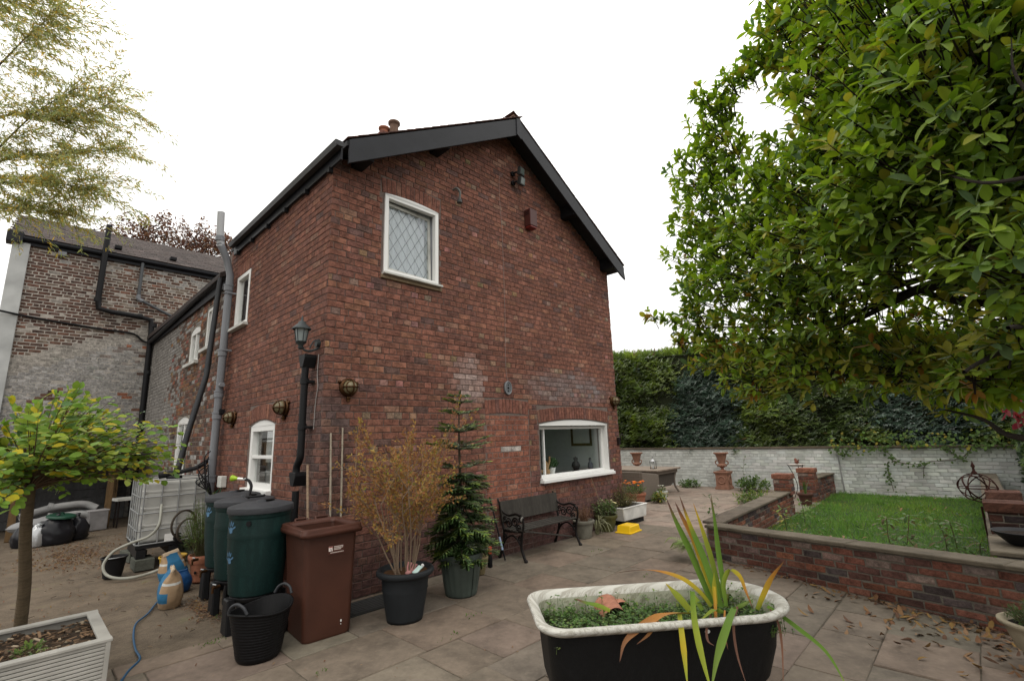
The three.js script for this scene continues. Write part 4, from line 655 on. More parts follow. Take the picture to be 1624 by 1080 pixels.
  const makeButt = (lab, x, z, prints) => {
    const t = thing('water_butt', lab, 'water butt', [x, 0, z], -0.75);
    part('barrel', lathe(prof, 40), butt, t);
    part('lid', lathe([[0.0, 1.225], [0.045, 1.222], [0.05, 1.20], [0.16, 1.21], [0.30, 1.175], [0.312, 1.165], [0.314, 1.115], [0.304, 1.115], [0.302, 1.155]], 40), lidM, t);
    part('lid_recess', cyl(0.05, 0.06, 0.012, 0.05, 1.212, -0.05, 16), MT.black, t);
    part('stand_top', [lathe([[0.0, 0.342], [0.24, 0.342], [0.25, 0.32], [0.22, 0.29]], 8)], MT.blackPlastic, t);
    for (let k = 0; k < 4; k++) part('stand_leg', xf(extrude([[-0.085, 0], [0.085, 0], [0.07, 0.32], [-0.07, 0.32]], 0.075, 0.012), { p: [Math.sin(k * Math.PI / 2 + 0.75) * 0.20, 0, Math.cos(k * Math.PI / 2 + 0.75) * 0.20], r: [0, k * Math.PI / 2 + 0.75, 0] }).translate(0, 0, 0), MT.blackPlastic, t);
    const tapG = part('tap', [cyl(0.016, 0.016, 0.07, 0, 0, 0, 10).rotateX(Math.PI / 2).translate(0, 0, 0.25), cyl(0.012, 0.010, 0.045, 0, -0.05, 0.315, 8)], MT.brass, t); tapG.position.set(-0.13, 0.455, 0.0); tapG.rotation.y = -0.5; part('tap_lever', box(0.05, 0.012, 0.014, 0, 0.025, 0.30), MT.steel, tapG);
    part('overflow_plug', cyl(0.024, 0.024, 0.012, 0, 0, 0, 12).rotateX(Math.PI / 2).translate(0.02, 1.03, 0.288), MT.black, t);
    for (const [a, y] of prints) part('hand_print', wrap(hand().map((g) => g.scale(1.25, 1.25, 1).translate(0, y, 0)), rAt, a), handTex, t);
  };
  makeButt('nearest dark green water butt with two blue hand prints', -0.60, 0.0, [[-0.66, 0.965], [-0.68, 0.68]]);
  makeButt('middle dark green water butt between the other two', -0.52, -0.78, []);
  makeButt('farthest dark green water butt next to the terracotta pot', -0.44, -1.50, [[-0.62, 0.97]]);
  // hose gun on the lid
  const hg = thing('hose_gun', 'lime green and white hose nozzle standing up from the middle butt', 'hose nozzle', [0, 0, 0]);
  part('hose', tube([[-0.62, 1.225, -0.35], [-0.60, 1.24, -0.42], [-0.575, 1.27, -0.47], [-0.555, 1.33, -0.50], [-0.565, 1.39, -0.56], [-0.60, 1.415, -0.63]], 0.016, 8), MT.black, hg); part('lance', tube([[-0.585, 1.408, -0.60], [-0.64, 1.415, -0.70]], 0.015, 8, 1), MT.white, hg); part('spray_head', xf(lathe([[0.012, 0], [0.018, 0.02], [0.034, 0.07], [0.036, 0.085], [0, 0.09]], 14), { p: [-0.64, 1.415, -0.70], r: [-1.5, 0, 0.5] }), M([0.28, 0.42, 0.02], { roughness: 0.35 }), hg); part('coil', new THREE.TorusGeometry(0.09, 0.012, 6, 24, 4).rotateX(Math.PI / 2).translate(-0.55, 1.235, -0.36), MT.black, hg);
  // broom handle
  const br = thing('broom', 'wooden broom handle standing between the butts and the brown bin', 'broom'); part('handle', limb([[-0.13, 1.55, -0.02], [-0.19, 0.75, 0.22], [-0.25, 0.05, 0.42]], 0.014, 0.015, 8), M([0.31, 0.22, 0.15], { roughness: 0.8, map: rep(T.wood, 2) }), br); part('head', xf(box(0.28, 0.05, 0.06, -0.25, 0.06, 0.43, 0.01), {}), M([0.2, 0.13, 0.08]), br); part('bristles', box(0.27, 0.06, 0.05, -0.25, 0.03, 0.43, 0.01), M([0.08, 0.05, 0.03]), br);
  // brown wheeled bin, lid hanging open behind
  const bin = thing('wheeled_bin', 'brown plastic wheeled bin standing open by the house corner', 'wheelie bin', [-0.215, 0, 0.60], -0.08), brown = M([0.070, 0.026, 0.016], { roughness: 0.5, map: rep(T.blot, 0.9), bumpMap: rep(T.grainBump, 5), bumpScale: 0.0004 });
  { const lv = (y, w, d, dz, r) => { const pts = []; for (let c = 0; c < 4; c++) { const cxp = (c === 0 || c === 3 ? 1 : -1) * (w / 2 - r), czp = (c < 2 ? 1 : -1) * (d / 2 - r); for (let k = 0; k <= 5; k++) { const a = (c + k / 5) * Math.PI / 2; pts.push([cxp + Math.cos(a) * r, y, czp + Math.sin(a) * r + dz]); } } return pts; };
    const loft = (L) => { const p = [], idx = [], n = L[0].length; L.forEach((r) => r.forEach((q) => p.push(...q))); for (let i = 0; i < L.length - 1; i++) for (let j = 0; j < n; j++) { const a = i * n + j, b = i * n + (j + 1) % n; idx.push(a, a + n, b, b, a + n, b + n); } const g = new THREE.BufferGeometry(); g.setAttribute('position', new THREE.Float32BufferAttribute(p, 3)); g.setIndex(idx); g.computeVertexNormals(); return boxUV(flat(g)); };
    const cap = (r) => { const s = new THREE.Shape(r.map(([x, , z]) => new THREE.Vector2(x, z))); return new THREE.ShapeGeometry(s).rotateX(Math.PI / 2).translate(0, r[0][1], 0); };
    const soft = (g) => { const m = g; m.computeVertexNormals(); return m; };
    part('body', [loft([lv(0.0, 0.43, 0.50, 0.02, 0.06), lv(0.03, 0.45, 0.53, 0.02, 0.06), lv(0.55, 0.485, 0.565, 0, 0.055), lv(0.93, 0.52, 0.60, -0.02, 0.05)]), cap(lv(0.01, 0.43, 0.50, 0.02, 0.06)), loft([lv(0.96, 0.48, 0.55, -0.02, 0.04), lv(0.1, 0.40, 0.42, 0.0, 0.04)]), cap(lv(0.1, 0.40, 0.42, 0, 0.04))], brown, bin);
    part('rim', [loft([lv(0.915, 0.515, 0.595, -0.02, 0.05), lv(0.915, 0.60, 0.70, -0.02, 0.05), lv(0.95, 0.605, 0.705, -0.02, 0.05), lv(0.957, 0.585, 0.68, -0.02, 0.05), lv(0.985, 0.585, 0.68, -0.02, 0.05), lv(0.99, 0.57, 0.66, -0.02, 0.05), lv(0.99, 0.49, 0.56, -0.02, 0.05), lv(0.95, 0.475, 0.54, -0.02, 0.05)])], M([0.085, 0.032, 0.021], { roughness: 0.5, map: rep(T.blot, 1.2) }), bin);
    part('handle', [tube([[-0.15, 0.965, -0.33], [-0.15, 1.005, -0.37], [-0.03, 1.005, -0.37], [-0.03, 0.965, -0.33]], 0.013, 8, 18, false, true), tube([[0.06, 0.965, -0.33], [0.06, 1.005, -0.37], [0.20, 1.005, -0.37], [0.20, 0.965, -0.33]], 0.013, 8, 18, false, true)], brown, bin);
    part('lid', [xf(box(0.56, 0.55, 0.03, 0, -0.27, 0, 0.012), { p: [0, 0.95, -0.40], r: [0.1, 0, 0] })], brown, bin);
    for (const s of [-1, 1]) { const w = part('wheel', cyl(0.1, 0.1, 0.05, 0, 0, 0, 22).rotateZ(Math.PI / 2).translate(s * 0.22 + (s > 0 ? 0.05 : 0), 0.1, -0.25), MT.black, bin); part('hub', cyl(0.05, 0.05, 0.056, 0, 0, 0, 14).rotateZ(Math.PI / 2).translate(s * 0.22 + (s > 0 ? 0.053 : -0.003), 0.1, -0.25), brown, w); }
    part('axle', cyl(0.014, 0.014, 0.44, 0, 0, 0, 8).rotateZ(Math.PI / 2).translate(0.22, 0.1, -0.25), MT.steel, bin);
    const cv = document.createElement('canvas'); cv.width = 512; cv.height = 256; const c = cv.getContext('2d'); c.fillStyle = '#46271e'; c.fillRect(0, 0, 512, 256); c.fillStyle = '#d9cfc8'; c.fillRect(30, 30, 120, 130); c.fillStyle = '#8d2f2a'; c.fillRect(34, 34, 112, 26); c.fillStyle = '#5c4a60'; c.font = 'bold 64px serif'; c.fillText('@', 56, 128); c.strokeStyle = '#46271e'; c.lineWidth = 12; c.beginPath(); c.moveTo(110, 160); c.lineTo(160, 30); c.stroke(); c.fillStyle = '#d9cfc8'; c.font = 'bold 38px sans-serif'; for (const [k, y] of [[0, 62], [1, 102], [2, 142]]) { for (let q = 0; q < 9; q++) c.fillRect(190 + q * 31, y - 28, k === 2 && q > 6 ? 0 : 23, 24); } for (let q = 0; q < 17; q++) c.fillRect(80 + q * 24, 196, 17, 20);
    const ct = new THREE.CanvasTexture(cv); ct.colorSpace = THREE.SRGBColorSpace; part('printed_label', xf(new THREE.PlaneGeometry(0.165, 0.0825), { p: [0.045, 0.775, 0.287], r: [-0.042, 0, 0] }), M([1, 1, 1], { map: ct, roughness: 0.5 }), bin);
    const lab2 = part('white_number', [box(0.012, 0.02, 0.002, 0.115, 0.13, 0.2885, 0), box(0.006, 0.008, 0.002, 0.115, 0.10, 0.2885, 0)], MT.white, bin);
  }
  // flexible tub
  const tub = thing('garden_tub', 'black flexible garden tub with two looped handles in front of the butts', 'tub', [-0.80, 0, 0.76], 0.55), tubM = M([0.008, 0.008, 0.009], { map: rep(T.scuff, 2, 1), roughness: 0.5, specularIntensity: 0.35, bumpMap: rep(T.grainBump, 3), bumpScale: 0.0008 });
  { const prof2 = [[0, 0.008], [0.15, 0.0], [0.158, 0.015]]; for (let k = 0; k < 15; k++) { const y = 0.03 + k * 0.024, r = 0.158 + (y / 0.42) * 0.062; prof2.push([r, y], [r + 0.0028, y + 0.006], [r + 0.0028, y + 0.016], [r + 0.001, y + 0.02]); } prof2.push([0.218, 0.40], [0.231, 0.405], [0.231, 0.42], [0.216, 0.42], [0.155, 0.03], [0, 0.025]);
    const g = lathe(prof2, 40), p = g.attributes.position; for (let i = 0; i < p.count; i++) { const y = p.getY(i), x = p.getX(i), t = y / 0.42; const a = Math.atan2(p.getZ(i), x); p.setXYZ(i, x * 1.12 * (1 + 0.12 * t), y * 0.95 + 0.02 * t * t * Math.cos(2 * a) , p.getZ(i) * 1.08 * (1 - 0.05 * t)); } g.computeVertexNormals(); part('bucket', g, tubM, tub);
    for (const s of [-1, 1]) part('handle', tube([[s * 0.275, 0.425, -0.09], [s * 0.285, 0.475, -0.06], [s * 0.288, 0.50, 0], [s * 0.285, 0.475, 0.06], [s * 0.275, 0.425, 0.09]], 0.0125, 8, 20), M([0.03, 0.032, 0.036], { roughness: 0.4 }), tub);
  }
  // blue cable on the ground
  tag(part('blue_hose', tube([[188, 1085], [205, 1062], [216, 1052], [221, 1045], [214, 1030], [211, 1005], [216, 988], [232, 975], [243, 962], [252, 950]].map(([x, y]) => { const p = atY(x, y, 0.008); p.y = 0.009; return p; }), 0.009, 7, 80), M([0.02, 0.075, 0.15], { roughness: 0.5 }), scene), 'thin blue hose snaking over the yard from the paper sack', 'hose');
}
// ================= PATIO, LAWN, GARDEN WALLS =================
const WA = V(4.66, 0, 2.50), WB = V(3.30, 0, 6.45);                       // line of the front garden wall
const wallX = (z) => lerp(WA.x, WB.x, (z - WA.z) / (WB.z - WA.z));
{
  srand(61);
  const bed = [[-2.9, 0.05], [-2.9, 6.9], [3.3, 6.9], [4.66, 2.5], [13.3, 2.5], [13.3, -6.5], [6.5, -6.5], [6.5, 0.05]];
  structure(part('patio_bed', boxUV(new THREE.ShapeGeometry(new THREE.Shape(bed.map(([x, z]) => new THREE.Vector2(x, -z)))).rotateX(-Math.PI / 2).translate(0, -0.009, 0)), M([0.135, 0.113, 0.084], { roughness: 1, map: rep(T.grain, 2), bumpMap: rep(T.grainBump, 3), bumpScale: 0.006 }), scene));
  const patio = new THREE.Group(); patio.name = 'patio'; scene.add(structure(patio));
  const flags = []; let z = 6.62;
  const tone = (x, z) => { const r = rnd(), k = rr(0.93, 1.07); let c = r < 0.4 ? [0.205, 0.163, 0.124] : r < 0.65 ? [0.196, 0.161, 0.123] : r < 0.85 ? [0.216, 0.164, 0.127] : [0.196, 0.164, 0.127]; if (x > 6.5) c = mix3(c, [0.34, 0.265, 0.215], 0.6); return c.map((q) => q * k); };
  while (z > -6) {
    const h = pick([0.45, 0.6, 0.6, 0.75, 0.3]); let x = -2.9 - rr(0, 0.6);
    while (x < 13.3) {
      const w = pick([0.45, 0.6, 0.75, 0.6, 0.9]); let x0 = x, x1 = x + w, z1 = z, z0 = z - h; x = x1;
      if (z0 < 0.03 && x0 < 6.52) { if (z1 < 0.2) { if (x1 < 6.6) continue; x0 = 6.52; } else z0 = 0.04; }
      if (z1 > 2.5) { if (x0 > wallX(z1) + 0.1) continue; x1 = Math.min(x1, wallX(z0) + 0.1); } x1 = Math.min(x1, 13.32);
      if (x1 - x0 < 0.08 || z1 - z0 < 0.08) continue;
      const c = V((x0 + x1) / 2, 0, (z0 + z1) / 2); if (!inFrame(c, 420)) continue;
      const m = frame([c.x, -0.034 + rr(-0.004, 0.004), c.z], [1, 0, 0], [0, 0, -1]).multiply(new THREE.Matrix4().makeRotationX(rr(-0.003, 0.003))).multiply(new THREE.Matrix4().makeRotationY(rr(-0.003, 0.003)));
      flags.push({ m, w: x1 - x0 - rr(0.005, 0.011), h: z1 - z0 - rr(0.005, 0.011), d: 0.034, col: tone(c.x, c.z) });
    }
    z -= h;
  }
  lay(flags, patio, M([1, 1, 1], { roughness: 0.86, map: rep(T.stone, 0.62), bumpMap: rep(T.stone, 0.9), bumpScale: 0.004 }), 'paving_stone', { single: 300, whole: true, chamfer: 0.006, jit: 0.005, joined: 'paving_stones' });
  // drain cover by the wall
  // lawn
  structure(part('lawn', boxUV(new THREE.ShapeGeometry(new THREE.Shape([[4.72, 2.56], [13.34, 2.46], [13.34, 5.95], [3.55, 5.95]].map(([x, z]) => new THREE.Vector2(x, -z)))).rotateX(-Math.PI / 2).translate(0, -0.006, 0)), M([0.035, 0.065, 0.018], { roughness: 1, map: rep(T.grain, 2) }), scene));
  const blade = (() => { const g = new THREE.BufferGeometry(); g.setAttribute('position', new THREE.Float32BufferAttribute([-0.5, 0, 0, 0.5, 0, 0, -0.32, 0.55, 0.12, 0.32, 0.55, 0.12, 0, 1, 0.42], 3)); g.setIndex([0, 1, 2, 1, 3, 2, 2, 3, 4]); g.computeVertexNormals(); return g; })();
  const n = 42000, im = new THREE.InstancedMesh(blade, M([1, 1, 1], { phys: true, roughness: 0.9, transmission: 0.3, thickness: 0 }), n), m = new THREE.Matrix4(), q = new THREE.Quaternion(), col = new THREE.Color();
  let k = 0; while (k < n) { const x = rr(4.2, 13.3), z = rr(2.5, 5.9); if (x < wallX(z) + 0.16) continue; const pz = fbm3(x * 1.4, 1, z * 1.4, 3); q.setFromEuler(new THREE.Euler(rr(-0.35, 0.35), rr(0, 6.28), rr(-0.35, 0.35))); const h = rr(0.03, 0.09) * (0.35 + 2.2 * pz * pz); m.compose(V(x, -0.005, z), q, V(rr(0.005, 0.009), h, h)); im.setMatrixAt(k, m); const t = rnd() * 0.7 + 0.3 * sstep(0.35, 0.6, fbm3(x * 3, 4, z * 3, 3)), pl = sstep(0.5, 0.7, fbm3(x * 0.9, 9, z * 0.9, 3)) * (rnd() < 0.6 ? 1 : -0.3); const dry = rnd() < 0.06; col.setRGB((dry ? 0.20 : lerp(0.07, 0.155, t)) + 0.06 * pl, (dry ? 0.17 : lerp(0.17, 0.31, t)) + 0.03 * pl, dry ? 0.07 : lerp(0.022, 0.038, t)); im.setColorAt(k, col); k++; }
  im.name = 'lawn_grass'; shadows(im); scene.add(stuff(tag(im, 'bright green grass of the walled lawn', 'grass')));

  // low garden walls of old red brick with stone copings
  const gTone = () => { const r = rnd(), k = rr(0.75, 1.25); let c = r < 0.40 ? [0.195, 0.080, 0.055] : r < 0.64 ? [0.135, 0.066, 0.053] : r < 0.78 ? [0.090, 0.068, 0.066] : r < 0.9 ? [0.25, 0.10, 0.06] : [0.25, 0.18, 0.15]; return c.map((x) => x * k); };
  const gBrick = M([1, 1, 1], { roughness: 0.95, map: rep(T.brick, 1.6), bumpMap: rep(T.grainBump, 1.6), bumpScale: 0.006 });
  const gMort = M([0.20, 0.18, 0.145], { roughness: 1, map: rep(T.grain, 2.5), bumpMap: rep(T.grainBump, 3), bumpScale: 0.006 });
  const copeM = M([0.235, 0.205, 0.165], { roughness: 0.95, map: rep(T.stone, 1.0), bumpMap: rep(T.grainBump, 2), bumpScale: 0.004 });
  const lowWall = (name, lab, A, B, hA, hB, o = {}) => {
    const W = thing(name, lab, 'garden wall'), dir = B.clone().sub(A), L = Math.hypot(dir.x, dir.z); dir.normalize();
    const up = V(0, 1, 0), tilt = Math.atan2(hB - hA, L), u = dir.clone().multiplyScalar(Math.cos(tilt)).addScaledVector(up, Math.sin(tilt)), v = up.clone().multiplyScalar(Math.cos(tilt)).addScaledVector(dir, -Math.sin(tilt)), T2 = o.thick ?? 0.22, drop = 0.62;
    const f = frame([A.x, hA - drop, A.z], u, v), n = V(0, 0, 1).transformDirection(f);          // n points to the face built in front
    part('core', boxUV(box(L, drop - 0.052, T2 - 0.02, L / 2, (drop - 0.052) / 2, -T2 / 2, 0).applyMatrix4(f)), gMort, W);
    const bricks = [], rows = 8, cH = 0.0775, off = drop - 0.052 - rows * cH + 0.004;
    const face = (ff) => courses(ff, L, rows * cH, { course: cH, brickL: 0.232, joint: 0.015, header: 9, tone: (u, v) => { const c = gTone(), k = fbm3(u * 1.7, v * 3, A.x, 3); return rnd() < 0.25 * sstep(0.5, 0.7, k) ? mix3(c, [0.30, 0.25, 0.23], rr(0.3, 0.9)) : c; }, out: bricks, vOff: 0, depth: 0.016 });
    const f1 = f.clone().multiply(new THREE.Matrix4().makeTranslation(0, off, -0.017)); face(f1);
    const f2 = f.clone().multiply(new THREE.Matrix4().makeRotationY(Math.PI)).multiply(new THREE.Matrix4().makeTranslation(-L, off, T2 - 0.02)); face(f2);
    lay(bricks.filter((b) => { const p = V(0, 0, 0).setFromMatrixPosition(b.m); return p.y > -0.05; }), W, gBrick, 'brick', { single: 300, joined: 'brickwork', jit: 0.006, chamfer: 0.007 });
    const copes = []; let s = -(o.ext0 ?? 0); while (s < L + (o.ext1 ?? 0) - 0.05) { const w = Math.min(rr(0.8, 1.3), L + (o.ext1 ?? 0) - s); copes.push({ m: f.clone().multiply(new THREE.Matrix4().makeTranslation(s + w / 2, drop - 0.042, -T2 / 2)).multiply(new THREE.Matrix4().makeRotationX(-Math.PI / 2)), w: w - 0.006, h: T2 + 0.07, d: 0.042, col: tone1([0.15, 0.125, 0.092], 0.85, 1.15), name: 'coping_stone' }); s += w; }
    lay(copes, W, copeM.clone(), 'coping_stone', { whole: true, chamfer: 0.008, jit: 0.004 });
    return W;
  };
  // front wall: its face looks towards the patio on the left
  lowWall('garden_wall', 'low brick wall with stone coping between the paved patio and the lawn', WA, WB, 0.445, 0.602, { ext0: 0.02 });
  lowWall('garden_wall', 'low brick return wall running back from the corner to the small capped pier', V(4.96, 0, 2.555), V(9.26, 0, 2.46), 0.445, 0.48);
  lowWall('garden_wall', 'short brick wall from the taller capped pier to the white wall', V(11.25, 0, 2.46), V(13.32, 0, 2.46), 0.56, 0.53);
  lowWall('garden_wall', 'low brick wall closing the lawn beside the ivy', V(3.98, 0, 5.69), V(13.3, 0, 5.62), 0.60, 0.60, {});
  const pier = (lab, x, z, y0, y1, w = 0.33, dark = 1) => {  // dark: brick colour factor that paints tree shade into a pier
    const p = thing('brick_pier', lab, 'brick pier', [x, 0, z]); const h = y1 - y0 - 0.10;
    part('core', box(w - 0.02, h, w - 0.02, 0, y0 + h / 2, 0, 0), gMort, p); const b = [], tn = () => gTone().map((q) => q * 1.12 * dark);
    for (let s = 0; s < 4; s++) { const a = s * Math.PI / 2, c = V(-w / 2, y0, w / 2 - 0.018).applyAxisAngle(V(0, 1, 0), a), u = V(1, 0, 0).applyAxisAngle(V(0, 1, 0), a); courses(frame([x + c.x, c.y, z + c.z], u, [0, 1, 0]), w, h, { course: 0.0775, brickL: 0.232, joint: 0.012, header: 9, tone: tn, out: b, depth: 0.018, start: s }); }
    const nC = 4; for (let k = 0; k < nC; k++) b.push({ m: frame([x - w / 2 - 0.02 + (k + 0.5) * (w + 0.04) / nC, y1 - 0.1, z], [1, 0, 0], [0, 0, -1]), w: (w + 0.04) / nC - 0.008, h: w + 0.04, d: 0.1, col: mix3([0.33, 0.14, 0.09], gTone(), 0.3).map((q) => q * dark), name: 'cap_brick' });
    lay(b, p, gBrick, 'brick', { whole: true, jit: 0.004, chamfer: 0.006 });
  };
  pier('small brick pier with a brick cap at the end of the return wall', 9.09, 2.35, 0.40, 0.82, 0.32);
  pier('taller brick pier with a brick cap beside the gap in the wall', 11.12, 2.34, 0, 0.80, 0.34);
  pier('dark brick pier on the lawn side wall behind the black bowl, tree shade painted into its bricks', 5.05, 5.60, 0.5, 0.93, 0.28, 0.32); pier('farther dark brick pier on the lawn side wall by the iron globe, tree shade painted into its bricks', 5.75, 5.62, 0.5, 0.97, 0.26, 0.42);  // dark brick, its colour lowered further to paint in the tree's shade
  structure(part('threshold_slab', box(1.75, 0.05, 0.34, 10.12, 0.0, 2.42, 0.01), copeM, scene));
  // white painted brick boundary wall
  const Wh = thing('white_brick_wall', 'long white painted brick boundary wall below the hedge', 'boundary wall'), whM = M([1, 1, 1], { roughness: 0.9, map: rep(T.blot, 0.9), bumpMap: rep(T.grainBump, 1.5), bumpScale: 0.005 });
  part('core', box(0.2, 1.25, 13.2, 13.47, 0.57, -0.1, 0), M([0.54, 0.555, 0.52], { roughness: 1, map: rep(T.grain, 2) }), Wh);
  const wb = []; courses(frame([13.362, -0.02, -6.6], [0, 0, 1], [0, 1, 0]), 13.1, 1.19, { course: 0.088, brickL: 0.24, joint: 0.008, header: 6, depth: 0.008, out: wb, tone: (u, v) => { const s = fbm3(u * 0.9, v * 1.6, 3), k = rr(0.96, 1.03) * (0.86 + 0.28 * s); const dirt = sstep(0.56, 0.72, fbm3(u * 2.2, v * 0.8, 8)) * 0.3; return mix3([0.64 * k, 0.66 * k, 0.62 * k], [0.30, 0.295, 0.25], dirt); } });
  lay(wb, Wh, whM, 'brick', { single: 300, joined: 'brickwork', chamfer: 0.006, jit: 0.003 });
  const cp = []; for (let z0 = -6.6; z0 < 6.5; z0 += 0.42) cp.push({ m: frame([13.47, 1.185, z0 + 0.21], [0, 0, 1], [1, 0, 0]), w: 0.412, h: 0.3, d: 0.05, col: tone1([0.15, 0.12, 0.085], 0.8, 1.2), name: 'coping_tile' });
  lay(cp, Wh, whM, 'coping_tile', { whole: true });
  tag(part('wall_conduit', tube([[13.335, 0, 2.66], [13.335, 1.18, 2.62]], 0.016, 6, 1), M([0.25, 0.25, 0.24]), scene), 'thin grey conduit climbing the white wall', 'conduit');
}
// ================= FURNITURE AND ORNAMENTS =================
{
  srand(71);
  // cast iron bench
  const B = thing('garden_bench', 'weathered dark wooden bench with ornate cast iron ends', 'bench', [2.86, 0, 0.02]), iron = M([0.016, 0.017, 0.018], { roughness: 0.5, metalness: 0.3, map: rep(T.rust, 4) });
  const slat = M([0.058, 0.052, 0.044], { roughness: 0.9, map: rep(T.wood, 2.2), bumpMap: rep(T.wood, 2.2), bumpScale: 0.004 }), BL = 1.33;
  const curl = (x, y, z, r, a0, a1, turns = 1.4, dir = 1, t = 0.011) => { const p = []; for (let k = 0; k <= 18; k++) { const q = k / 18, a = a0 + dir * q * turns * Math.PI * 2, rad = r * (1 - 0.75 * q); p.push([x, y + Math.sin(a) * rad, z + Math.cos(a) * rad]); } return tube(p, t, 6, 30); };
  for (const x of [0, BL]) {
    const e = [
      limb([[x, 0.0, 0.52], [x, 0.06, 0.495], [x, 0.18, 0.445], [x, 0.30, 0.455], [x, 0.41, 0.475]], 0.022, 0.018), limb([[x, 0.0, -0.01], [x, 0.10, 0.03], [x, 0.25, 0.08], [x, 0.40, 0.09]], 0.022, 0.018),
      limb([[x, 0.40, 0.09], [x, 0.55, 0.05], [x, 0.72, 0.02], [x, 0.84, -0.03], [x, 0.86, -0.06]], 0.020, 0.014), tube([[x, 0.41, 0.47], [x, 0.40, 0.28], [x, 0.39, 0.09]], 0.018, 6),
      limb([[x, 0.41, 0.475], [x, 0.50, 0.50], [x, 0.58, 0.49], [x, 0.62, 0.44]], 0.017, 0.015), limb([[x, 0.63, 0.45], [x, 0.65, 0.35], [x, 0.62, 0.2], [x, 0.66, 0.08], [x, 0.72, 0.03]], 0.020, 0.014),
      curl(x, 0.585, 0.455, 0.05, 0.5, 0, 1.3, -1), curl(x, 0.53, 0.33, 0.075, 0, 0, 1.5, 1), curl(x, 0.51, 0.20, 0.07, 2, 0, 1.5, -1), curl(x, 0.55, 0.12, 0.05, 1, 0, 1.4, 1), curl(x, 0.47, 0.40, 0.05, 3, 0, 1.4, 1),
      limb([[x, 0.20, 0.44], [x, 0.30, 0.36], [x, 0.34, 0.27], [x, 0.30, 0.16], [x, 0.20, 0.07]], 0.013, 0.013), curl(x, 0.31, 0.42, 0.04, 0, 0, 1.3, 1), curl(x, 0.31, 0.12, 0.04, 3, 0, 1.3, -1),
      ball(0.03, x, 0.012, 0.525, 8), ball(0.03, x, 0.012, -0.015, 8), curl(x, 0.83, -0.05, 0.03, 1.5, 0, 1.2, 1)];
    part('iron_end', e, iron, B);
  }
  part('rosette', xf(lathe([[0, 0.012], [0.018, 0.01], [0.022, 0.004], [0.032, 0.008], [0.036, 0]], 14), { p: [0, 0.585, 0.478], r: [Math.PI / 2, 0, 0] }), M([0.20, 0.19, 0.17], { roughness: 0.6 }), B);
  part('backrest', [xf(box(BL + 0.04, 0.30, 0.022, 0, 0, 0, 0.006), { p: [BL / 2, 0.665, 0.055], r: [-0.16, 0, 0] })], slat, B);
  for (let k = 0; k < 5; k++) part('seat_slat', xf(box(BL + 0.05, 0.024, 0.062, 0, 0, 0, 0.006), { p: [BL / 2, 0.425 + (k === 4 ? 0.006 : -0.006 * k), 0.14 + k * 0.076 + (k === 4 ? 0.012 : 0)] }), slat, B);
  part('fallen_slat', xf(box(1.1, 0.022, 0.06, 0, 0, 0, 0.006), { p: [0.56, 0.30, 0.50], r: [0, -0.04, -0.215] }), slat, B, 'broken front slat hanging down at one end');
  // pots by the wall
  const potBody = (t, r0, r1, h, mat, lip = 0.02, soil = true) => { part('body', lathe([[0, 0.004], [r0, 0], [r0 + 0.006, 0.012], [r1 - 0.006, h - 0.06], [r1 + lip - 0.006, h - 0.055], [r1 + lip, h - 0.008], [r1 + lip - 0.008, h], [r1 - 0.012, h], [r1 - 0.02, h - 0.05], [0, h - 0.055]], 30), mat, t); if (soil) part('soil', cyl(r1 - 0.02, r1 - 0.018, 0.012, 0, h - 0.052, 0, 20), MT.soil, t); };
  const stoneGrey = M([0.22, 0.21, 0.17], { roughness: 1, map: rep(T.blot, 3), bumpMap: rep(T.grainBump, 3), bumpScale: 0.003 });
  const p1 = thing('stone_pot', 'greyish stone pot with dead brown stems at the bench right end', 'pot', [4.72, 0, 0.24]); potBody(p1, 0.12, 0.175, 0.30, stoneGrey);
  const p2 = thing('mossy_pot', 'mossy green brown pot of leafy plants between bench and white trough', 'pot', [5.46, 0, 0.22]); potBody(p2, 0.13, 0.20, 0.29, M([0.10, 0.10, 0.035], { roughness: 0.8, map: rep(T.blot, 3) }));
  // white trough: a faceted sink like box
  const tr = thing('white_trough', 'white faceted box planter standing on a dark slab under the house wall', 'planter', [6.38, 0, 0.08], 0); part('box', [extrude([[-0.42, 0], [0.42, 0], [0.47, 0.23], [-0.47, 0.23]], 0.5, 0.012).translate(0, 0.10, -0.26)], M([0.66, 0.65, 0.61], { roughness: 0.7, map: rep(T.blot, 1.4) }), tr); part('rim', [box(0.96, 0.02, 0.03, 0, 0.34, 0.235), box(0.96, 0.02, 0.03, 0, 0.34, -0.245), box(0.03, 0.02, 0.44, 0.465, 0.34, 0), box(0.03, 0.02, 0.44, -0.465, 0.34, 0)], M([0.7, 0.69, 0.66], { roughness: 0.6 }), tr); part('soil', box(0.86, 0.02, 0.42, 0, 0.325, -0.01, 0), MT.soil, tr); part('base_slab', box(0.74, 0.09, 0.42, 0.02, 0.045, -0.02, 0.006), MT.dark, tr);
  const yt = thing('yellow_tub', 'bright yellow upturned plastic tub in front of the white trough', 'tub', [5.60, 0, 0.60], 0.05), yel = M([0.72, 0.46, 0.012], { roughness: 0.4 });
  part('body', extrude([[-0.205, 0], [0.205, 0], [0.175, 0.115], [-0.175, 0.115]], 0.27, 0.015).translate(0, 0.012, -0.135), yel, yt); part('rim', box(0.45, 0.022, 0.32, 0, 0.011, 0, 0.008), yel, yt); part('base_ridge', [box(0.30, 0.008, 0.012, 0, 0.130, 0.09, 0.003), box(0.30, 0.008, 0.012, 0, 0.130, -0.09, 0.003), box(0.012, 0.008, 0.16, 0.145, 0.130, 0, 0.003), box(0.012, 0.008, 0.16, -0.145, 0.130, 0, 0.003)], yel, yt);
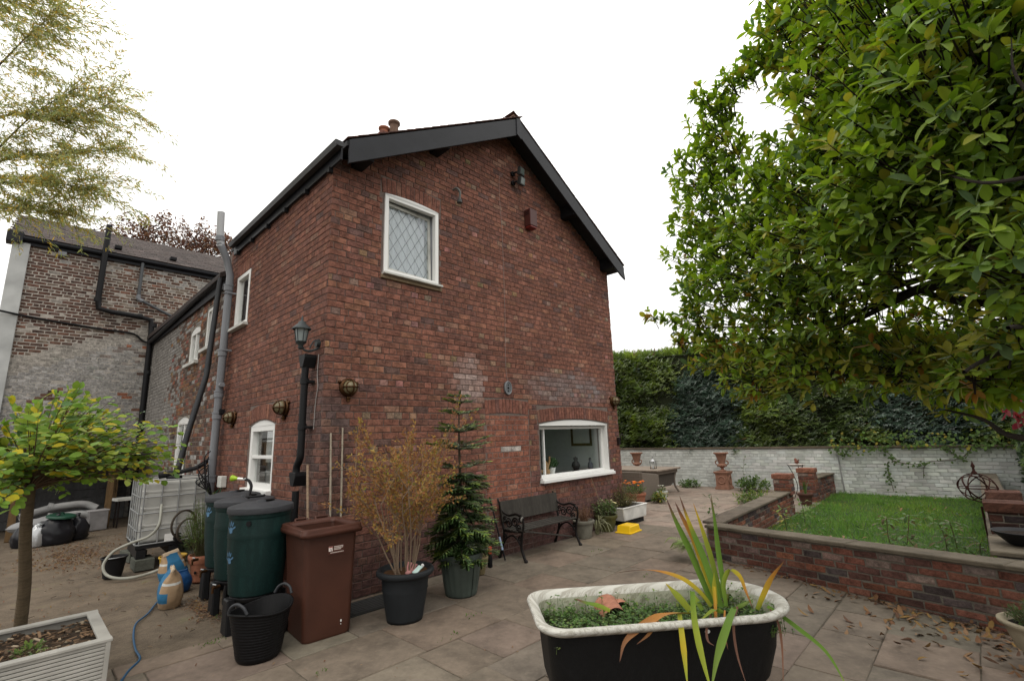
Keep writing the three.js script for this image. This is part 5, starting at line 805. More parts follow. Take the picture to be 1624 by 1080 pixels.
  const op = thing('marigold_pot', 'terracotta pot of orange flowers past the house corner', 'flower pot', [7.7, 0, -0.42]); potBody(op, 0.16, 0.22, 0.42, MT.terracotta);
  const wb = thing('white_bucket', 'white bucket with a leafy green plant beside the rattan sofa', 'bucket', [9.55, 0, -0.72]); potBody(wb, 0.1, 0.13, 0.26, MT.whiteOld); part('handle', tube([[-0.15, 0.25, 0], [-0.1, 0.21, 0.12], [0.1, 0.21, 0.12], [0.15, 0.25, 0]], 0.006, 6), M([0.4, 0.36, 0.1]), wb);
  const gap = thing('gap_pot', 'dark brown pot of bulb leaves standing in the wall gap', 'pot', [10.35, 0.025, 2.42]); potBody(gap, 0.1, 0.145, 0.27, M([0.075, 0.035, 0.024], { roughness: 0.8 }));
  const op2 = thing('small_clay_pot', 'small mossy clay pot partly under the potted fir', 'pot', [2.05, 0, 0.42]); potBody(op2, 0.085, 0.12, 0.22, M([0.19, 0.15, 0.075], { roughness: 0.9, map: rep(T.blot, 4) }));
  const rb = thing('red_bottle', 'small red and dark bottle on the paving near the bench foot', 'bottle', [2.38, 0, 0.30]); part('body', lathe([[0, 0], [0.035, 0], [0.037, 0.13], [0.02, 0.17], [0.02, 0.2], [0, 0.2]], 12), MT.black, rb); part('cap', cyl(0.03, 0.026, 0.09, 0, 0.18, 0, 12), M([0.5, 0.06, 0.03], { roughness: 0.4 }), rb);
  const rk = thing('blue_handled_tool', 'dark tool with a pale blue handle leaning by the bench', 'garden tool', [2.66, 0, 0.1]); part('shaft', limb([[0.06, 0.02, 0.16], [-0.02, 0.9, -0.06]], 0.012, 0.012), MT.black, rk); part('grip', limb([[0.047, 0.16, 0.124], [0.03, 0.34, 0.08]], 0.017, 0.015), M([0.28, 0.36, 0.5], { roughness: 0.5 }), rk);
  // rattan sofa and table
  const rattan = M([0.235, 0.195, 0.16], { roughness: 0.85, map: rep(T.wood, 14), bumpMap: rep(T.grainBump, 5), bumpScale: 0.004 });
  const sf = thing('rattan_sofa', 'grey brown rattan sofa seen from behind beside the house corner', 'sofa', [9.0, 0, -0.95]);
  part('backrest', extrude([[0.02, 0.06], [0.10, 0.06], [0.10, 0.76], [-0.03, 0.76]], 1.55, 0.012).translate(0, 0, -1.6), rattan, sf); for (const z of [0, -1.7]) part('arm', extrude([[0, 0.05], [0.86, 0.05], [0.88, 0.64], [0.70, 0.68], [-0.02, 0.76]], 0.09, 0.012).translate(0, 0, z - 0.08), rattan, sf);
  part('seat', box(0.76, 0.30, 1.58, 0.48, 0.22, -0.85, 0.03), rattan, sf); part('cushion', box(0.7, 0.12, 1.5, 0.5, 0.42, -0.85, 0.04, 3), M([0.30, 0.27, 0.23], { roughness: 1 }), sf); for (const [x, z] of [[0.05, -0.05], [0.8, -0.05], [0.05, -1.7], [0.8, -1.7]]) part('foot', box(0.05, 0.06, 0.05, x, 0.03, z), MT.black, sf);
  const tb = thing('rattan_table', 'rattan dining table with curved legs near the white wall', 'table', [10.95, 0, -2.2]);
  part('tabletop', [box(1.5, 0.05, 2.1, 0, 0.70, 0, 0.012)], M([0.33, 0.265, 0.21], { roughness: 0.75, map: rep(T.wood, 3) }), tb); part('apron', [box(1.36, 0.10, 0.04, 0, 0.63, 0.95, 0.01), box(1.36, 0.10, 0.04, 0, 0.63, -0.95, 0.01), box(0.04, 0.10, 1.9, 0.66, 0.63, 0, 0.01), box(0.04, 0.10, 1.9, -0.66, 0.63, 0, 0.01)], rattan, tb);
  for (const s of [-1, 1]) for (const q of [-1, 1]) part('leg', limb([[s * 0.64, 0.66, q * 0.93], [s * 0.58, 0.40, q * 0.88], [s * 0.60, 0.18, q * 0.89], [s * 0.67, 0.0, q * 0.97]], 0.05, 0.03, 6), rattan, tb); part('leg_panel', extrude([[-0.62, 0.60], [0.62, 0.60], [0.56, 0.30], [0.3, 0.22], [-0.3, 0.22], [-0.56, 0.30]], 0.03, 0.005).translate(0, 0, 0.87), M([0.10, 0.085, 0.07], { roughness: 0.95, map: rep(T.wood, 10) }), tb);
  const ln = thing('table_lantern', 'small black framed glass lantern on the rattan table', 'lantern', [10.75, 0.725, -1.55]);
  part('frame', [...[[-1, -1], [1, -1], [1, 1], [-1, 1]].map(([a, b]) => cyl(0.009, 0.009, 0.2, a * 0.062, 0.01, b * 0.062, 6)), box(0.15, 0.016, 0.15, 0, 0.008, 0), box(0.15, 0.012, 0.15, 0, 0.21, 0)], MT.black, ln); part('hood', lathe([[0.085, 0.215], [0.03, 0.26], [0.02, 0.29], [0, 0.295]], 4).rotateY(Math.PI / 4), M([0.5, 0.5, 0.5], { roughness: 0.3, metalness: 0.6 }), ln); part('candle', cyl(0.03, 0.03, 0.1, 0, 0.016, 0, 12), MT.white, ln); part('ring', new THREE.TorusGeometry(0.03, 0.005, 6, 14).translate(0, 0.32, 0), MT.black, ln);
  // urns
  const urn = (lab, x, z, group) => {
    const u = thing('terracotta_urn', lab, 'urn', [x, 0, z]);
    const tc = M([0.30, 0.155, 0.105], { roughness: 0.95, map: rep(T.blot, 3), bumpMap: rep(T.grainBump, 4), bumpScale: 0.002 });
    part('plinth', [box(0.42, 0.07, 0.42, 0, 0.035, 0, 0.008), box(0.36, 0.42, 0.36, 0, 0.28, 0, 0.012), box(0.41, 0.035, 0.41, 0, 0.475, 0, 0.008), box(0.44, 0.035, 0.44, 0, 0.51, 0, 0.01), box(0.39, 0.03, 0.39, 0, 0.085, 0, 0.01)], tc, u);
    part('wreath_relief', [0, 1, 2, 3].map((k) => new THREE.TorusGeometry(0.105, 0.018, 7, 22).translate(0, 0.28, 0.185).rotateY(k * Math.PI / 2)), tc, u);
    part('bowl', lathe([[0, 0.53], [0.105, 0.53], [0.105, 0.555], [0.045, 0.585], [0.04, 0.62], [0.075, 0.65], [0.125, 0.69], [0.135, 0.73], [0.10, 0.755], [0.095, 0.77], [0.115, 0.86], [0.15, 0.97], [0.165, 1.03], [0.205, 1.065], [0.215, 1.085], [0.19, 1.09], [0.14, 1.04], [0, 1.0]], 28), tc, u);
    part('rim_lobes', Array.from({ length: 14 }, (_, k) => ball(0.027, Math.cos(k * 0.4488) * 0.195, 1.075, Math.sin(k * 0.4488) * 0.195, 8)), tc, u);
    for (const s of [-1, 1]) part('handle', tube([[0, 0.72, s * 0.135], [0, 0.76, s * 0.19], [0, 0.83, s * 0.18], [0, 0.85, s * 0.13]], 0.018, 7), tc, u);
    part('gadroons', Array.from({ length: 16 }, (_, k) => xf(ball(0.024, 0, 0, 0, 7), { p: [Math.cos(k * 0.3927) * 0.12, 0.705, Math.sin(k * 0.3927) * 0.12], s: [1, 1.6, 1] })), tc, u);
    return u;
  };
  urn('terracotta urn on a square wreath plinth against the white wall', 12.88, -0.36); urn('terracotta urn rising behind the rattan table', 12.92, -3.33);
  // bird dish
  const bd = thing('bird_bath', 'rusty wire stand holding a shallow dish behind the taller pier', 'bird bath', [11.65, 0, 2.0]); part('dish', lathe([[0, 0.80], [0.10, 0.805], [0.19, 0.84], [0.20, 0.85], [0.10, 0.82], [0, 0.815]], 24), M([0.42, 0.38, 0.34], { roughness: 0.8 }), bd); part('stand', [0, 1, 2].map((k) => tube([[Math.cos(k * 2.1) * 0.2, 0.85, Math.sin(k * 2.1) * 0.2], [Math.cos(k * 2.1) * 0.1, 0.6, Math.sin(k * 2.1) * 0.1], [Math.cos(k * 2.1) * 0.04, 0.3, Math.sin(k * 2.1) * 0.04], [Math.cos(k * 2.1) * 0.15, 0, Math.sin(k * 2.1) * 0.15]], 0.009, 6)), MT.oldIron, bd);
  const bird = thing('bird_ornament', 'small terracotta bird ornament perched on the dish', 'ornament', [11.66, 0.85, 2.02], 0.6), bT = M([0.17, 0.065, 0.045], { roughness: 0.85 });
  { const g = new THREE.SphereGeometry(1, 18, 12), p = g.attributes.position; for (let i = 0; i < p.count; i++) { let x = p.getX(i), y = p.getY(i), z = p.getZ(i); const taper = 1 - 0.55 * sstep(-0.1, -1, x) , lift = 0.35 * sstep(0, -1, x); p.setXYZ(i, x * 0.085, 0.06 + (y * taper * 0.6 + lift) * 0.075, z * taper * 0.05); } g.computeVertexNormals(); part('body', [g, ball(0.036, 0.062, 0.115, 0, 12), xf(new THREE.ConeGeometry(0.012, 0.03, 7), { p: [0.105, 0.115, 0], r: [0, 0, -1.57] }), xf(box(0.08, 0.012, 0.035, 0, 0, 0, 0.005), { p: [-0.105, 0.105, 0], r: [0, 0, -0.6] })], bT, bird); part('foot', [cyl(0.008, 0.008, 0.03, 0.01, 0, 0.018, 6), cyl(0.008, 0.008, 0.03, 0.01, 0, -0.018, 6)], bT, bird); }
  // iron globe on a stake
  const gb = thing('iron_globe', 'rusty iron lattice globe on a stake behind the garden wall', 'garden ornament', [5.88, 0, 5.41]), rustM = M([0.06, 0.026, 0.02], { roughness: 0.85, metalness: 0.3, map: rep(T.rust, 2) });
  part('stake', cyl(0.011, 0.011, 0.76, 0, 0, 0, 8), rustM, gb); const GR = 0.185, gy = 0.985;
  for (let k = 0; k < 7; k++) part('hoop', new THREE.TorusGeometry(GR, 0.0065, 6, 40).rotateX([0.0, 0.55, -0.55, 0.5, -0.5, 0, 1.57][k]).rotateY([1.25, 0.5, 1.4, 2.6, -0.5, 2.7, 0][k]).scale(1, 0.9, 1).translate(0, gy, 0), rustM, gb);
  part('finial', lathe([[0.0, 0], [0.02, 0.0], [0.03, 0.02], [0.012, 0.05], [0.012, 0.08], [0.022, 0.10], [0.008, 0.14], [0, 0.17]], 10).translate(0, gy + GR * 0.84, 0), rustM, gb);
  const bowl = thing('black_bowl', 'shallow black bowl standing on the coping at the wall corner', 'bowl', [4.42, 0.605, 5.68]); part('shell', lathe([[0, 0.0], [0.10, 0.0], [0.12, 0.015], [0.19, 0.09], [0.215, 0.115], [0.22, 0.125], [0.205, 0.125], [0.17, 0.09], [0.10, 0.03], [0, 0.025]], 30), MT.blackPlastic, bowl); part('soil', cyl(0.17, 0.175, 0.01, 0, 0.088, 0, 20), MT.soil, bowl);
  const st = thing('urn_planter', 'pale cream urn shaped planter with a low green plant by the garden wall', 'planter', [2.84, 0, 5.63]); part('body', lathe([[0, 0.0], [0.12, 0.0], [0.125, 0.03], [0.09, 0.05], [0.085, 0.07], [0.10, 0.085], [0.10, 0.10], [0.12, 0.11], [0.12, 0.135], [0.15, 0.16], [0.18, 0.26], [0.195, 0.31], [0.225, 0.325], [0.225, 0.345], [0.19, 0.35], [0.17, 0.31], [0, 0.30]], 32), M([0.34, 0.29, 0.20], { roughness: 0.9, map: rep(T.blot, 3), bumpMap: rep(T.grainBump, 3), bumpScale: 0.002 }), st); part('soil', cyl(0.17, 0.17, 0.01, 0, 0.305, 0, 18), MT.soil, st);
  // big pots of shrub and fir
  const dk = M([0.022, 0.025, 0.028], { roughness: 0.6, specularIntensity: 0.35, map: rep(T.blot, 2) });
  const sp = thing('shrub_pot', 'dark grey round pot holding the orange leaved shrub', 'pot', [0.50, 0, 1.03]); sp.scale.setScalar(1.08); part('body', lathe([[0, 0.01], [0.165, 0.0], [0.172, 0.03], [0.212, 0.27], [0.216, 0.275], [0.214, 0.30], [0.222, 0.38], [0.236, 0.395], [0.26, 0.40], [0.272, 0.415], [0.272, 0.44], [0.258, 0.455], [0.232, 0.45], [0.222, 0.40], [0, 0.38]], 40), dk, sp); part('soil', roughen(new THREE.CircleGeometry(0.226, 24).rotateX(-Math.PI / 2).translate(0, 0.405, 0), 0.02, 20), M([0.09, 0.045, 0.02], { roughness: 1, map: rep(T.grain, 4) }), sp);
  tag(part('plant_tag', [xf(box(0.14, 0.012, 0.05, 0, 0, 0, 0.003), { p: [0.52, 0.495, 1.22], r: [0.3, 0.5, 0.1] })], M([0.42, 0.55, 0.52], { roughness: 0.5 }), scene), 'pale mint plastic scrap on the rim of the grey shrub pot', 'plastic scrap'); { const g = thing('garden_glove', 'crumpled pink cloth glove lying in the grey shrub pot', 'glove', [0.48, 0.465, 1.13], 0.6); part('palm', roughen(new THREE.SphereGeometry(0.05, 16, 12).scale(1, 0.5, 0.75), 0.012, 26), M([0.42, 0.20, 0.19], { roughness: 0.9 }), g); for (let k = 0; k < 5; k++) part('finger', limb([[k < 4 ? 0.03 : 0, 0.0, -0.03 + k * 0.02], [k < 4 ? 0.085 : 0.03, 0.03 + 0.02 * (k % 2), -0.05 + k * 0.03], [k < 4 ? 0.11 : 0.05, 0.07 - 0.01 * k, -0.05 + k * 0.03]], 0.014, 0.010, 7), M([0.42, 0.20, 0.19], { roughness: 0.9 }), g); }
  tag(part('pebble', roughen(new THREE.SphereGeometry(0.02, 12, 9), 0.006, 30).translate(0.68, 0.48, 1.08), MT.white, scene), 'small white pebble on the far side of the shrub pot', 'pebble');
  const fp = thing('fir_pot', 'ribbed grey green plastic pot holding the small fir tree', 'pot', [1.37, 0, 0.88]); fp.scale.set(1.18, 1.15, 1.18); { const g = lathe([[0, 0.01], [0.15, 0.0], [0.155, 0.02], [0.17, 0.10], [0.185, 0.20], [0.20, 0.30], [0.205, 0.335], [0.218, 0.34], [0.22, 0.40], [0.21, 0.41], [0.20, 0.36], [0, 0.35]], 72), p = g.attributes.position; for (let i = 0; i < p.count; i++) { const y = p.getY(i), x = p.getX(i), z = p.getZ(i), r = Math.hypot(x, z); if (y > 0.015 && y < 0.32 && r > 0.1) { const k = 1 + 0.035 * Math.sign(Math.sin(Math.atan2(z, x) * 18)) * 0.5; p.setX(i, x * k); p.setZ(i, z * k); } } g.computeVertexNormals(); part('body', g, M([0.075, 0.095, 0.082], { roughness: 0.5, map: rep(T.blot, 2) }), fp); part('soil', cyl(0.2, 0.2, 0.01, 0, 0.36, 0, 24), MT.soil, fp); }
  const gt = thing('green_watering_rose', 'small teal plastic watering can between the two big pots', 'watering can', [0.98, 0, 0.52], 0.4), teal = M([0.012, 0.16, 0.10], { roughness: 0.4 }); part('body', lathe([[0, 0], [0.09, 0], [0.095, 0.16], [0.07, 0.18], [0, 0.18]], 18), teal, gt); part('spout', limb([[0.07, 0.04, 0], [0.18, 0.12, 0], [0.24, 0.2, 0]], 0.022, 0.015), teal, gt); part('handle', tube([[-0.09, 0.03, 0], [-0.16, 0.12, 0], [-0.08, 0.24, 0], [0.03, 0.18, 0]], 0.012, 7), teal, gt);
  const dg = thing('drain_grate', 'dark square drain cover in the paving under the grey pot', 'drain cover', [0.45, 0.003, 0.36]); part('plate', box(0.62, 0.012, 0.42, 0, 0.004, 0, 0.003), M([0.035, 0.037, 0.036], { roughness: 0.7, map: rep(T.grain, 2) }), dg); part('ribs', Array.from({ length: 7 }, (_, k) => box(0.5, 0.006, 0.02, 0, 0.012, -0.15 + k * 0.05, 0.002)), M([0.05, 0.05, 0.05], { roughness: 0.6 }), dg);
  // wooden step plank left planter
  const P = thing('square_planter', 'pale grey square planter of grooved boards holding the small tree', 'planter', [-2.285, 0, 0.245]); const pm = M([0.40, 0.385, 0.35], { roughness: 0.7, map: rep(T.blot, 1.2) });
  { const S = 0.93, H = 0.42, nB = 15; for (let s = 0; s < 4; s++) for (let k = 0; k < nB; k++) part('grooved_board', box(S - 0.03 - (s % 2) * 0.02, H / nB - 0.006, 0.014, 0, 0.02 + (k + 0.5) * (H - 0.03) / nB, S / 2 - 0.012, 0.005).rotateY(s * Math.PI / 2), pm, P); part('core', [box(S - 0.05, H - 0.03, 0.02, 0, H / 2, S / 2 - 0.032, 0), box(S - 0.05, H - 0.03, 0.02, 0, H / 2, -S / 2 + 0.032, 0), box(0.02, H - 0.03, S - 0.10, S / 2 - 0.032, H / 2, 0, 0), box(0.02, H - 0.03, S - 0.10, -S / 2 + 0.032, H / 2, 0, 0)], M([0.2, 0.19, 0.17]), P);
    for (const [a, b] of [[1, 1], [1, -1], [-1, 1], [-1, -1]]) part('corner_post', box(0.03, H - 0.012, 0.03, a * (S / 2 - 0.013), H / 2, b * (S / 2 - 0.013), 0.005), pm, P);
    part('rim', [box(S + 0.02, 0.022, 0.075, 0, H, S / 2 - 0.032, 0.005), box(S + 0.02, 0.022, 0.075, 0, H, -S / 2 + 0.032, 0.005), box(0.075, 0.022, S - 0.13, S / 2 - 0.032, H, 0, 0.005), box(0.075, 0.022, S - 0.13, -S / 2 + 0.032, H, 0, 0.005)], pm, P);
    const so = new THREE.PlaneGeometry(S - 0.09, S - 0.09, 40, 40).rotateX(-Math.PI / 2), pp = so.attributes.position; for (let i = 0; i < pp.count; i++) pp.setY(i, 0.345 + 0.05 * (fbm3(pp.getX(i) * 6, 1, pp.getZ(i) * 6) - 0.3)); so.computeVertexNormals(); part('soil', boxUV(flat(so)), M([0.05, 0.034, 0.022], { roughness: 1, map: rep(T.grain, 3) }), P);
    const chips = []; for (let k = 0; k < 420; k++) { const l = rr(0.02, 0.09); chips.push(xf(box(l, 0.006, rr(0.006, 0.018), 0, 0, 0, 0), { p: [rr(-0.41, 0.41), 0.372 + rr(-0.008, 0.02), rr(-0.41, 0.41)], r: [rr(-0.3, 0.3), rr(0, 6.28), rr(-0.3, 0.3)] })); }
    const c2 = merge(chips), cc = new Float32Array(c2.attributes.position.count * 3); for (let i = 0; i < cc.length / 3; i += 36) { const t = rnd(), c = t < 0.6 ? [0.08, 0.05, 0.03] : t < 0.9 ? [0.19, 0.12, 0.07] : [0.30, 0.24, 0.17]; for (let j = 0; j < 36 && i + j < cc.length / 3; j++) cc.set(c, (i + j) * 3); } c2.setAttribute('color', new THREE.BufferAttribute(cc, 3)); const mm = M([1, 1, 1], { roughness: 0.95 }); mm.vertexColors = true; stuff(part('bark_chips', c2, mm, P)); }
}
// ================= BATH =================
const BATH = { c: V(0.715, 0, 3.77), turn: -Math.atan2(0.647, 0.763), rim: 0.65 };
const bath = thing('bathtub', 'old cast iron bathtub planter, black outside with a chipped white rim', 'bathtub', [BATH.c.x, 0, BATH.c.z], BATH.turn);
{
  srand(81);
  // plan outline: squarish tap end at -x, rounded foot end at +x
  const outline = (hx0, hx1, hz, rl, rr_, n = 14) => { const p = [], arc = (cx, cz, r, a0, a1) => { for (let k = 0; k <= n; k++) { const a = lerp(a0, a1, k / n); p.push([cx + Math.cos(a) * r, cz + Math.sin(a) * r]); } }; arc(hx1 - rr_, hz - rr_, rr_, Math.PI / 2, 0); arc(hx1 - rr_, -hz + rr_, rr_, 0, -Math.PI / 2); arc(-hx0 + rl, -hz + rl, rl, -Math.PI / 2, -Math.PI); arc(-hx0 + rl, hz - rl, rl, Math.PI, Math.PI / 2); return p; };
  const ringAt = (y, hx0, hx1, hz, rl, r2) => outline(hx0, hx1, hz, rl, r2).map(([x, z]) => [x, y, z]);
  const loft = (L) => { const p = [], uv = [], idx = [], n = L[0].length; L.forEach((r, i) => { let s = 0; r.forEach((q, j) => { if (j) s += Math.hypot(q[0] - r[j - 1][0], q[2] - r[j - 1][2]); p.push(...q); uv.push(s, q[1] + i * 0.02); }); }); for (let i = 0; i < L.length - 1; i++) for (let j = 0; j < n; j++) { const a = i * n + j, b = i * n + (j + 1) % n; idx.push(a, b, a + n, b, b + n, a + n); } const g = new THREE.BufferGeometry(); g.setAttribute('position', new THREE.Float32BufferAttribute(p, 3)); g.setAttribute('uv', new THREE.Float32BufferAttribute(uv, 2)); g.setIndex(idx); g.computeVertexNormals(); return g; };
  const R = BATH.rim, L0 = 0.87, L1 = 0.86, HZ = 0.40;
  const black = M([0.0075, 0.0075, 0.008], { roughness: 0.55, specularIntensity: 0.35, map: rep(T.scuff, 1.2), bumpMap: rep(T.grainBump, 2), bumpScale: 0.0012 });
  part('shell', loft([ringAt(0.11, 0.62, 0.38, 0.20, 0.12, 0.18), ringAt(0.12, 0.70, 0.48, 0.25, 0.14, 0.22), ringAt(0.16, 0.75, 0.60, 0.285, 0.15, 0.26), ringAt(0.24, 0.775, 0.70, 0.305, 0.15, 0.29), ringAt(0.40, 0.79, 0.765, 0.32, 0.15, 0.31), ringAt(R - 0.03, 0.805, 0.80, 0.335, 0.15, 0.33)]), black, bath);
  const enam = tex(512, (i) => { const d = sstep(0.50, 0.62, nMid[i] * 0.6 + nFine[i] * 0.4), g = sstep(0.55, 0.7, nLow[i] * 0.5 + nMid[(i * 3) % nMid.length] * 0.5), k = 0.85 + 0.25 * (nFine[i] - 0.5); return [lerp(k, 0.28, d * 0.55) * lerp(1, 0.72, g), lerp(k, 0.25, d * 0.55) * lerp(1, 0.73, g), lerp(k * 0.97, 0.19, d * 0.55) * lerp(1, 0.6, g)]; });
  part('rim', loft([ringAt(R - 0.035, 0.80, 0.795, 0.33, 0.15, 0.33), ringAt(R - 0.038, 0.855, 0.85, 0.385, 0.17, 0.36), ringAt(R - 0.015, 0.872, 0.868, 0.402, 0.18, 0.375), ringAt(R + 0.004, 0.865, 0.862, 0.395, 0.178, 0.372), ringAt(R + 0.008, 0.84, 0.84, 0.372, 0.165, 0.36), ringAt(R - 0.005, 0.81, 0.812, 0.342, 0.15, 0.34), ringAt(R - 0.04, 0.795, 0.795, 0.325, 0.14, 0.33)]), M([0.60, 0.59, 0.55], { roughness: 0.6, map: rep(enam, 2.5, 2.5), bumpMap: rep(T.grainBump, 1.5), bumpScale: 0.0015 }), bath);
  part('lining', loft([ringAt(R - 0.04, 0.795, 0.795, 0.325, 0.14, 0.33), ringAt(0.42, 0.775, 0.75, 0.305, 0.14, 0.30), ringAt(0.36, 0.77, 0.72, 0.30, 0.14, 0.29)]), M([0.42, 0.43, 0.34], { roughness: 0.55, map: rep(enam, 1.4, 1.6) }), bath);
  part('soil', new THREE.ShapeGeometry(new THREE.Shape(outline(0.79, 0.79, 0.32, 0.14, 0.32).map(([x, z]) => new THREE.Vector2(x, -z)))).rotateX(-Math.PI / 2).translate(0, 0.50, 0), M([0.04, 0.038, 0.022], { roughness: 0.6, map: rep(T.grain, 3) }), bath);
  for (const [x, z] of [[-0.55, 0.2], [-0.55, -0.2], [0.30, 0.2], [0.30, -0.2]]) part('foot', [xf(lathe([[0.0, 0], [0.055, 0], [0.06, 0.02], [0.035, 0.05], [0.045, 0.10], [0.06, 0.16], [0, 0.16]], 12), { p: [x, 0, z] })], MT.oldIron, bath);
  part('waste_pipe', [cyl(0.03, 0.03, 0.09, -0.70, 0.06, 0, 12)], MT.oldIron, bath); part('white_chip', xf(new THREE.SphereGeometry(0.012, 8, 6).scale(1.5, 1, 0.3), { p: [0.18, 0.57, 0.334] }), MT.white, bath);
  // clay roof ridge pieces lying inside
  const sh = thing('clay_tile_piece', 'broken terracotta ridge tile lying among the cress in the bath', 'tile piece', [0.66, 0.50, 3.42], 0.5); part('half_tube', xf(new THREE.CylinderGeometry(0.085, 0.095, 0.17, 18, 1, true, 0, Math.PI), { r: [0.15, 0.5, Math.PI / 2 + 0.12], p: [0, 0.015, 0] }), M([0.42, 0.185, 0.12], { roughness: 0.9, map: rep(T.blot, 3) }), sh); part('second_piece', xf(new THREE.CylinderGeometry(0.075, 0.085, 0.15, 18, 1, true, 0, Math.PI), { r: [0.1, 0.35, Math.PI / 2 - 0.15], p: [0.10, 0.0, 0.06] }), M([0.42, 0.185, 0.12], { roughness: 0.9 }), sh);
}
// ================= PLANTS =================
const leafGeo = (w, { rows = 5, fold = 0.25, curl = 0.2, wide = 0.6, stalk = 0.06 } = {}) => { // along +y, facing +z
  const p = [], uv = [], idx = []; const W = (t) => { const e = wide > 0.55 ? 0.6 : 0.8, a = Math.pow(t, 0.8) * Math.pow(1 - t, e); return a / (wide > 0.55 ? 0.46 : 0.40) * w / 2; };
  p.push(0, 0, 0); uv.push(0.5, 0);
  for (let i = 0; i <= rows; i++) { const t = i / rows, y = stalk + t * (1 - stalk), ww = Math.max(0.004, W(clamp(t, 0.03, 0.985))), z = -curl * t * t; p.push(-ww, y, z + ww * fold, 0, y, z, ww, y, z + ww * fold); uv.push(0.5 - ww / w, t, 0.5, t, 0.5 + ww / w, t); if (i) { const b = 1 + i * 3, a = b - 3; idx.push(a, a + 1, b, a + 1, b + 1, b, a + 1, a + 2, b + 1, a + 2, b + 2, b + 1); } }
  idx.push(0, 2, 1, 0, 3, 2);
  const g = new THREE.BufferGeometry(); g.setAttribute('position', new THREE.Float32BufferAttribute(p, 3)); g.setAttribute('uv', new THREE.Float32BufferAttribute(uv, 2)); g.setIndex(idx); g.computeVertexNormals(); return g;
};
const leafM = (o = {}) => M([1, 1, 1], { phys: true, roughness: 0.88, transmission: 0.55, thickness: 0, map: T.leaf, specularIntensity: 0.4, ...o });
const LEAF = { green: leafM(), gloss: M([1, 1, 1], { phys: true, roughness: 0.86, transmission: 0.58, thickness: 0, map: T.leaf, specularIntensity: 0.45, clearcoat: 0.1, clearcoatRoughness: 0.5 }), plain: M([1, 1, 1], { phys: true, roughness: 0.92, transmission: 0.45, thickness: 0 }) };
const qY = new THREE.Quaternion(), YY = V(0, 1, 0), ZZ = V(0, 0, 1);
function orient(dir, up = null, roll = 0) { // rotation taking +y to dir with +z (the leaf's face) as near to up as may be
  const y = dir.clone().normalize(), u = (up ?? V(rr(-1, 1), rr(-0.2, 1), rr(-1, 1))).clone(); let x = y.clone().cross(u); if (x.lengthSq() < 1e-6) x = V(1, 0, 0); x.normalize(); const z = x.clone().cross(y);
  const q = new THREE.Quaternion().setFromRotationMatrix(new THREE.Matrix4().makeBasis(x, y, z)); return roll ? q.multiply(new THREE.Quaternion().setFromAxisAngle(YY, roll)) : q;
}
const mat4 = (p, q, s) => new THREE.Matrix4().compose(p, q, Array.isArray(s) ? V(...s) : V(s, s, s));
function instanced(name, geo, mat, list, parent) { // list of {m, c}
  const im = new THREE.InstancedMesh(geo, mat, list.length), col = new THREE.Color(); list.forEach((l, i) => { im.setMatrixAt(i, l.m); im.setColorAt(i, col.setRGB(...l.c)); });
  im.name = parent === scene ? numbered(name) : name; shadows(im); parent.add(im); return stuff(im);
}
const leafTint = new Map();
function foliage(parent, geo, mat, list, { single = 300, minPx = 9, leafArea = 0.5, name = 'leaf', joined = 'foliage' } = {}) { // the leaves that show largest one by one, the rest joined
  const P = V(0, 0, 0), S = V(0, 0, 0), Q = new THREE.Quaternion(), G = [].concat(geo); geo = G[0];
  for (const l of list) { l.m.decompose(P, Q, S); l.px = inFrame(P, 5) ? F * S.y / EYE.distanceTo(P) : 0; }
  const order = list.filter((l) => l.px >= minPx).sort((a, b) => b.px - a.px).slice(0, single), one = new Set(order);
  for (const l of order) { const c = l.c.map((x) => Math.max(0.004, Math.round(x * 50) / 50)), key = mat.uuid + c.join(); if (!leafTint.has(key)) { const m = mat.clone(); m.color.setRGB(...c); leafTint.set(key, m); } const o = shadows(new THREE.Mesh(pick(G), leafTint.get(key))); o.name = name; o.applyMatrix4(l.m); parent.add(o); }
  const rest = list.filter((l) => !one.has(l)); G.forEach((g, i) => { const part_ = rest.filter((_, k) => k % G.length === i); if (part_.length) instanced(joined, g, mat, part_, parent); });
}
const twig = (a, b, r0, r1, out, n = 3) => { // cheap prism between two points
  const d = b.clone().sub(a), q = new THREE.Quaternion().setFromUnitVectors(YY, d.clone().normalize()), x = V(1, 0, 0).applyQuaternion(q), z = V(0, 0, 1).applyQuaternion(q);
  for (let k = 0; k < n; k++) { const c = (i) => x.clone().multiplyScalar(Math.cos(i / n * 6.2832)).addScaledVector(z, Math.sin(i / n * 6.2832)), e = c(k), f = c(k + 1); const v = [a.clone().addScaledVector(e, r0), a.clone().addScaledVector(f, r0), b.clone().addScaledVector(f, r1), b.clone().addScaledVector(e, r1)]; for (const i of [0, 3, 1, 1, 3, 2]) { out.p.push(v[i].x, v[i].y, v[i].z); const m = (i === 0 || i === 3 ? e : f); out.n.push(m.x, m.y, m.z); out.uv.push(i % 2, i > 1 ? 1 : 0); } }
};
const inBall = (r) => { let p; do p = V(rr(-1, 1), rr(-1, 1), rr(-1, 1)); while (p.lengthSq() > 1); return p.multiplyScalar(r); };
const onBall = () => inBall(1).normalize();
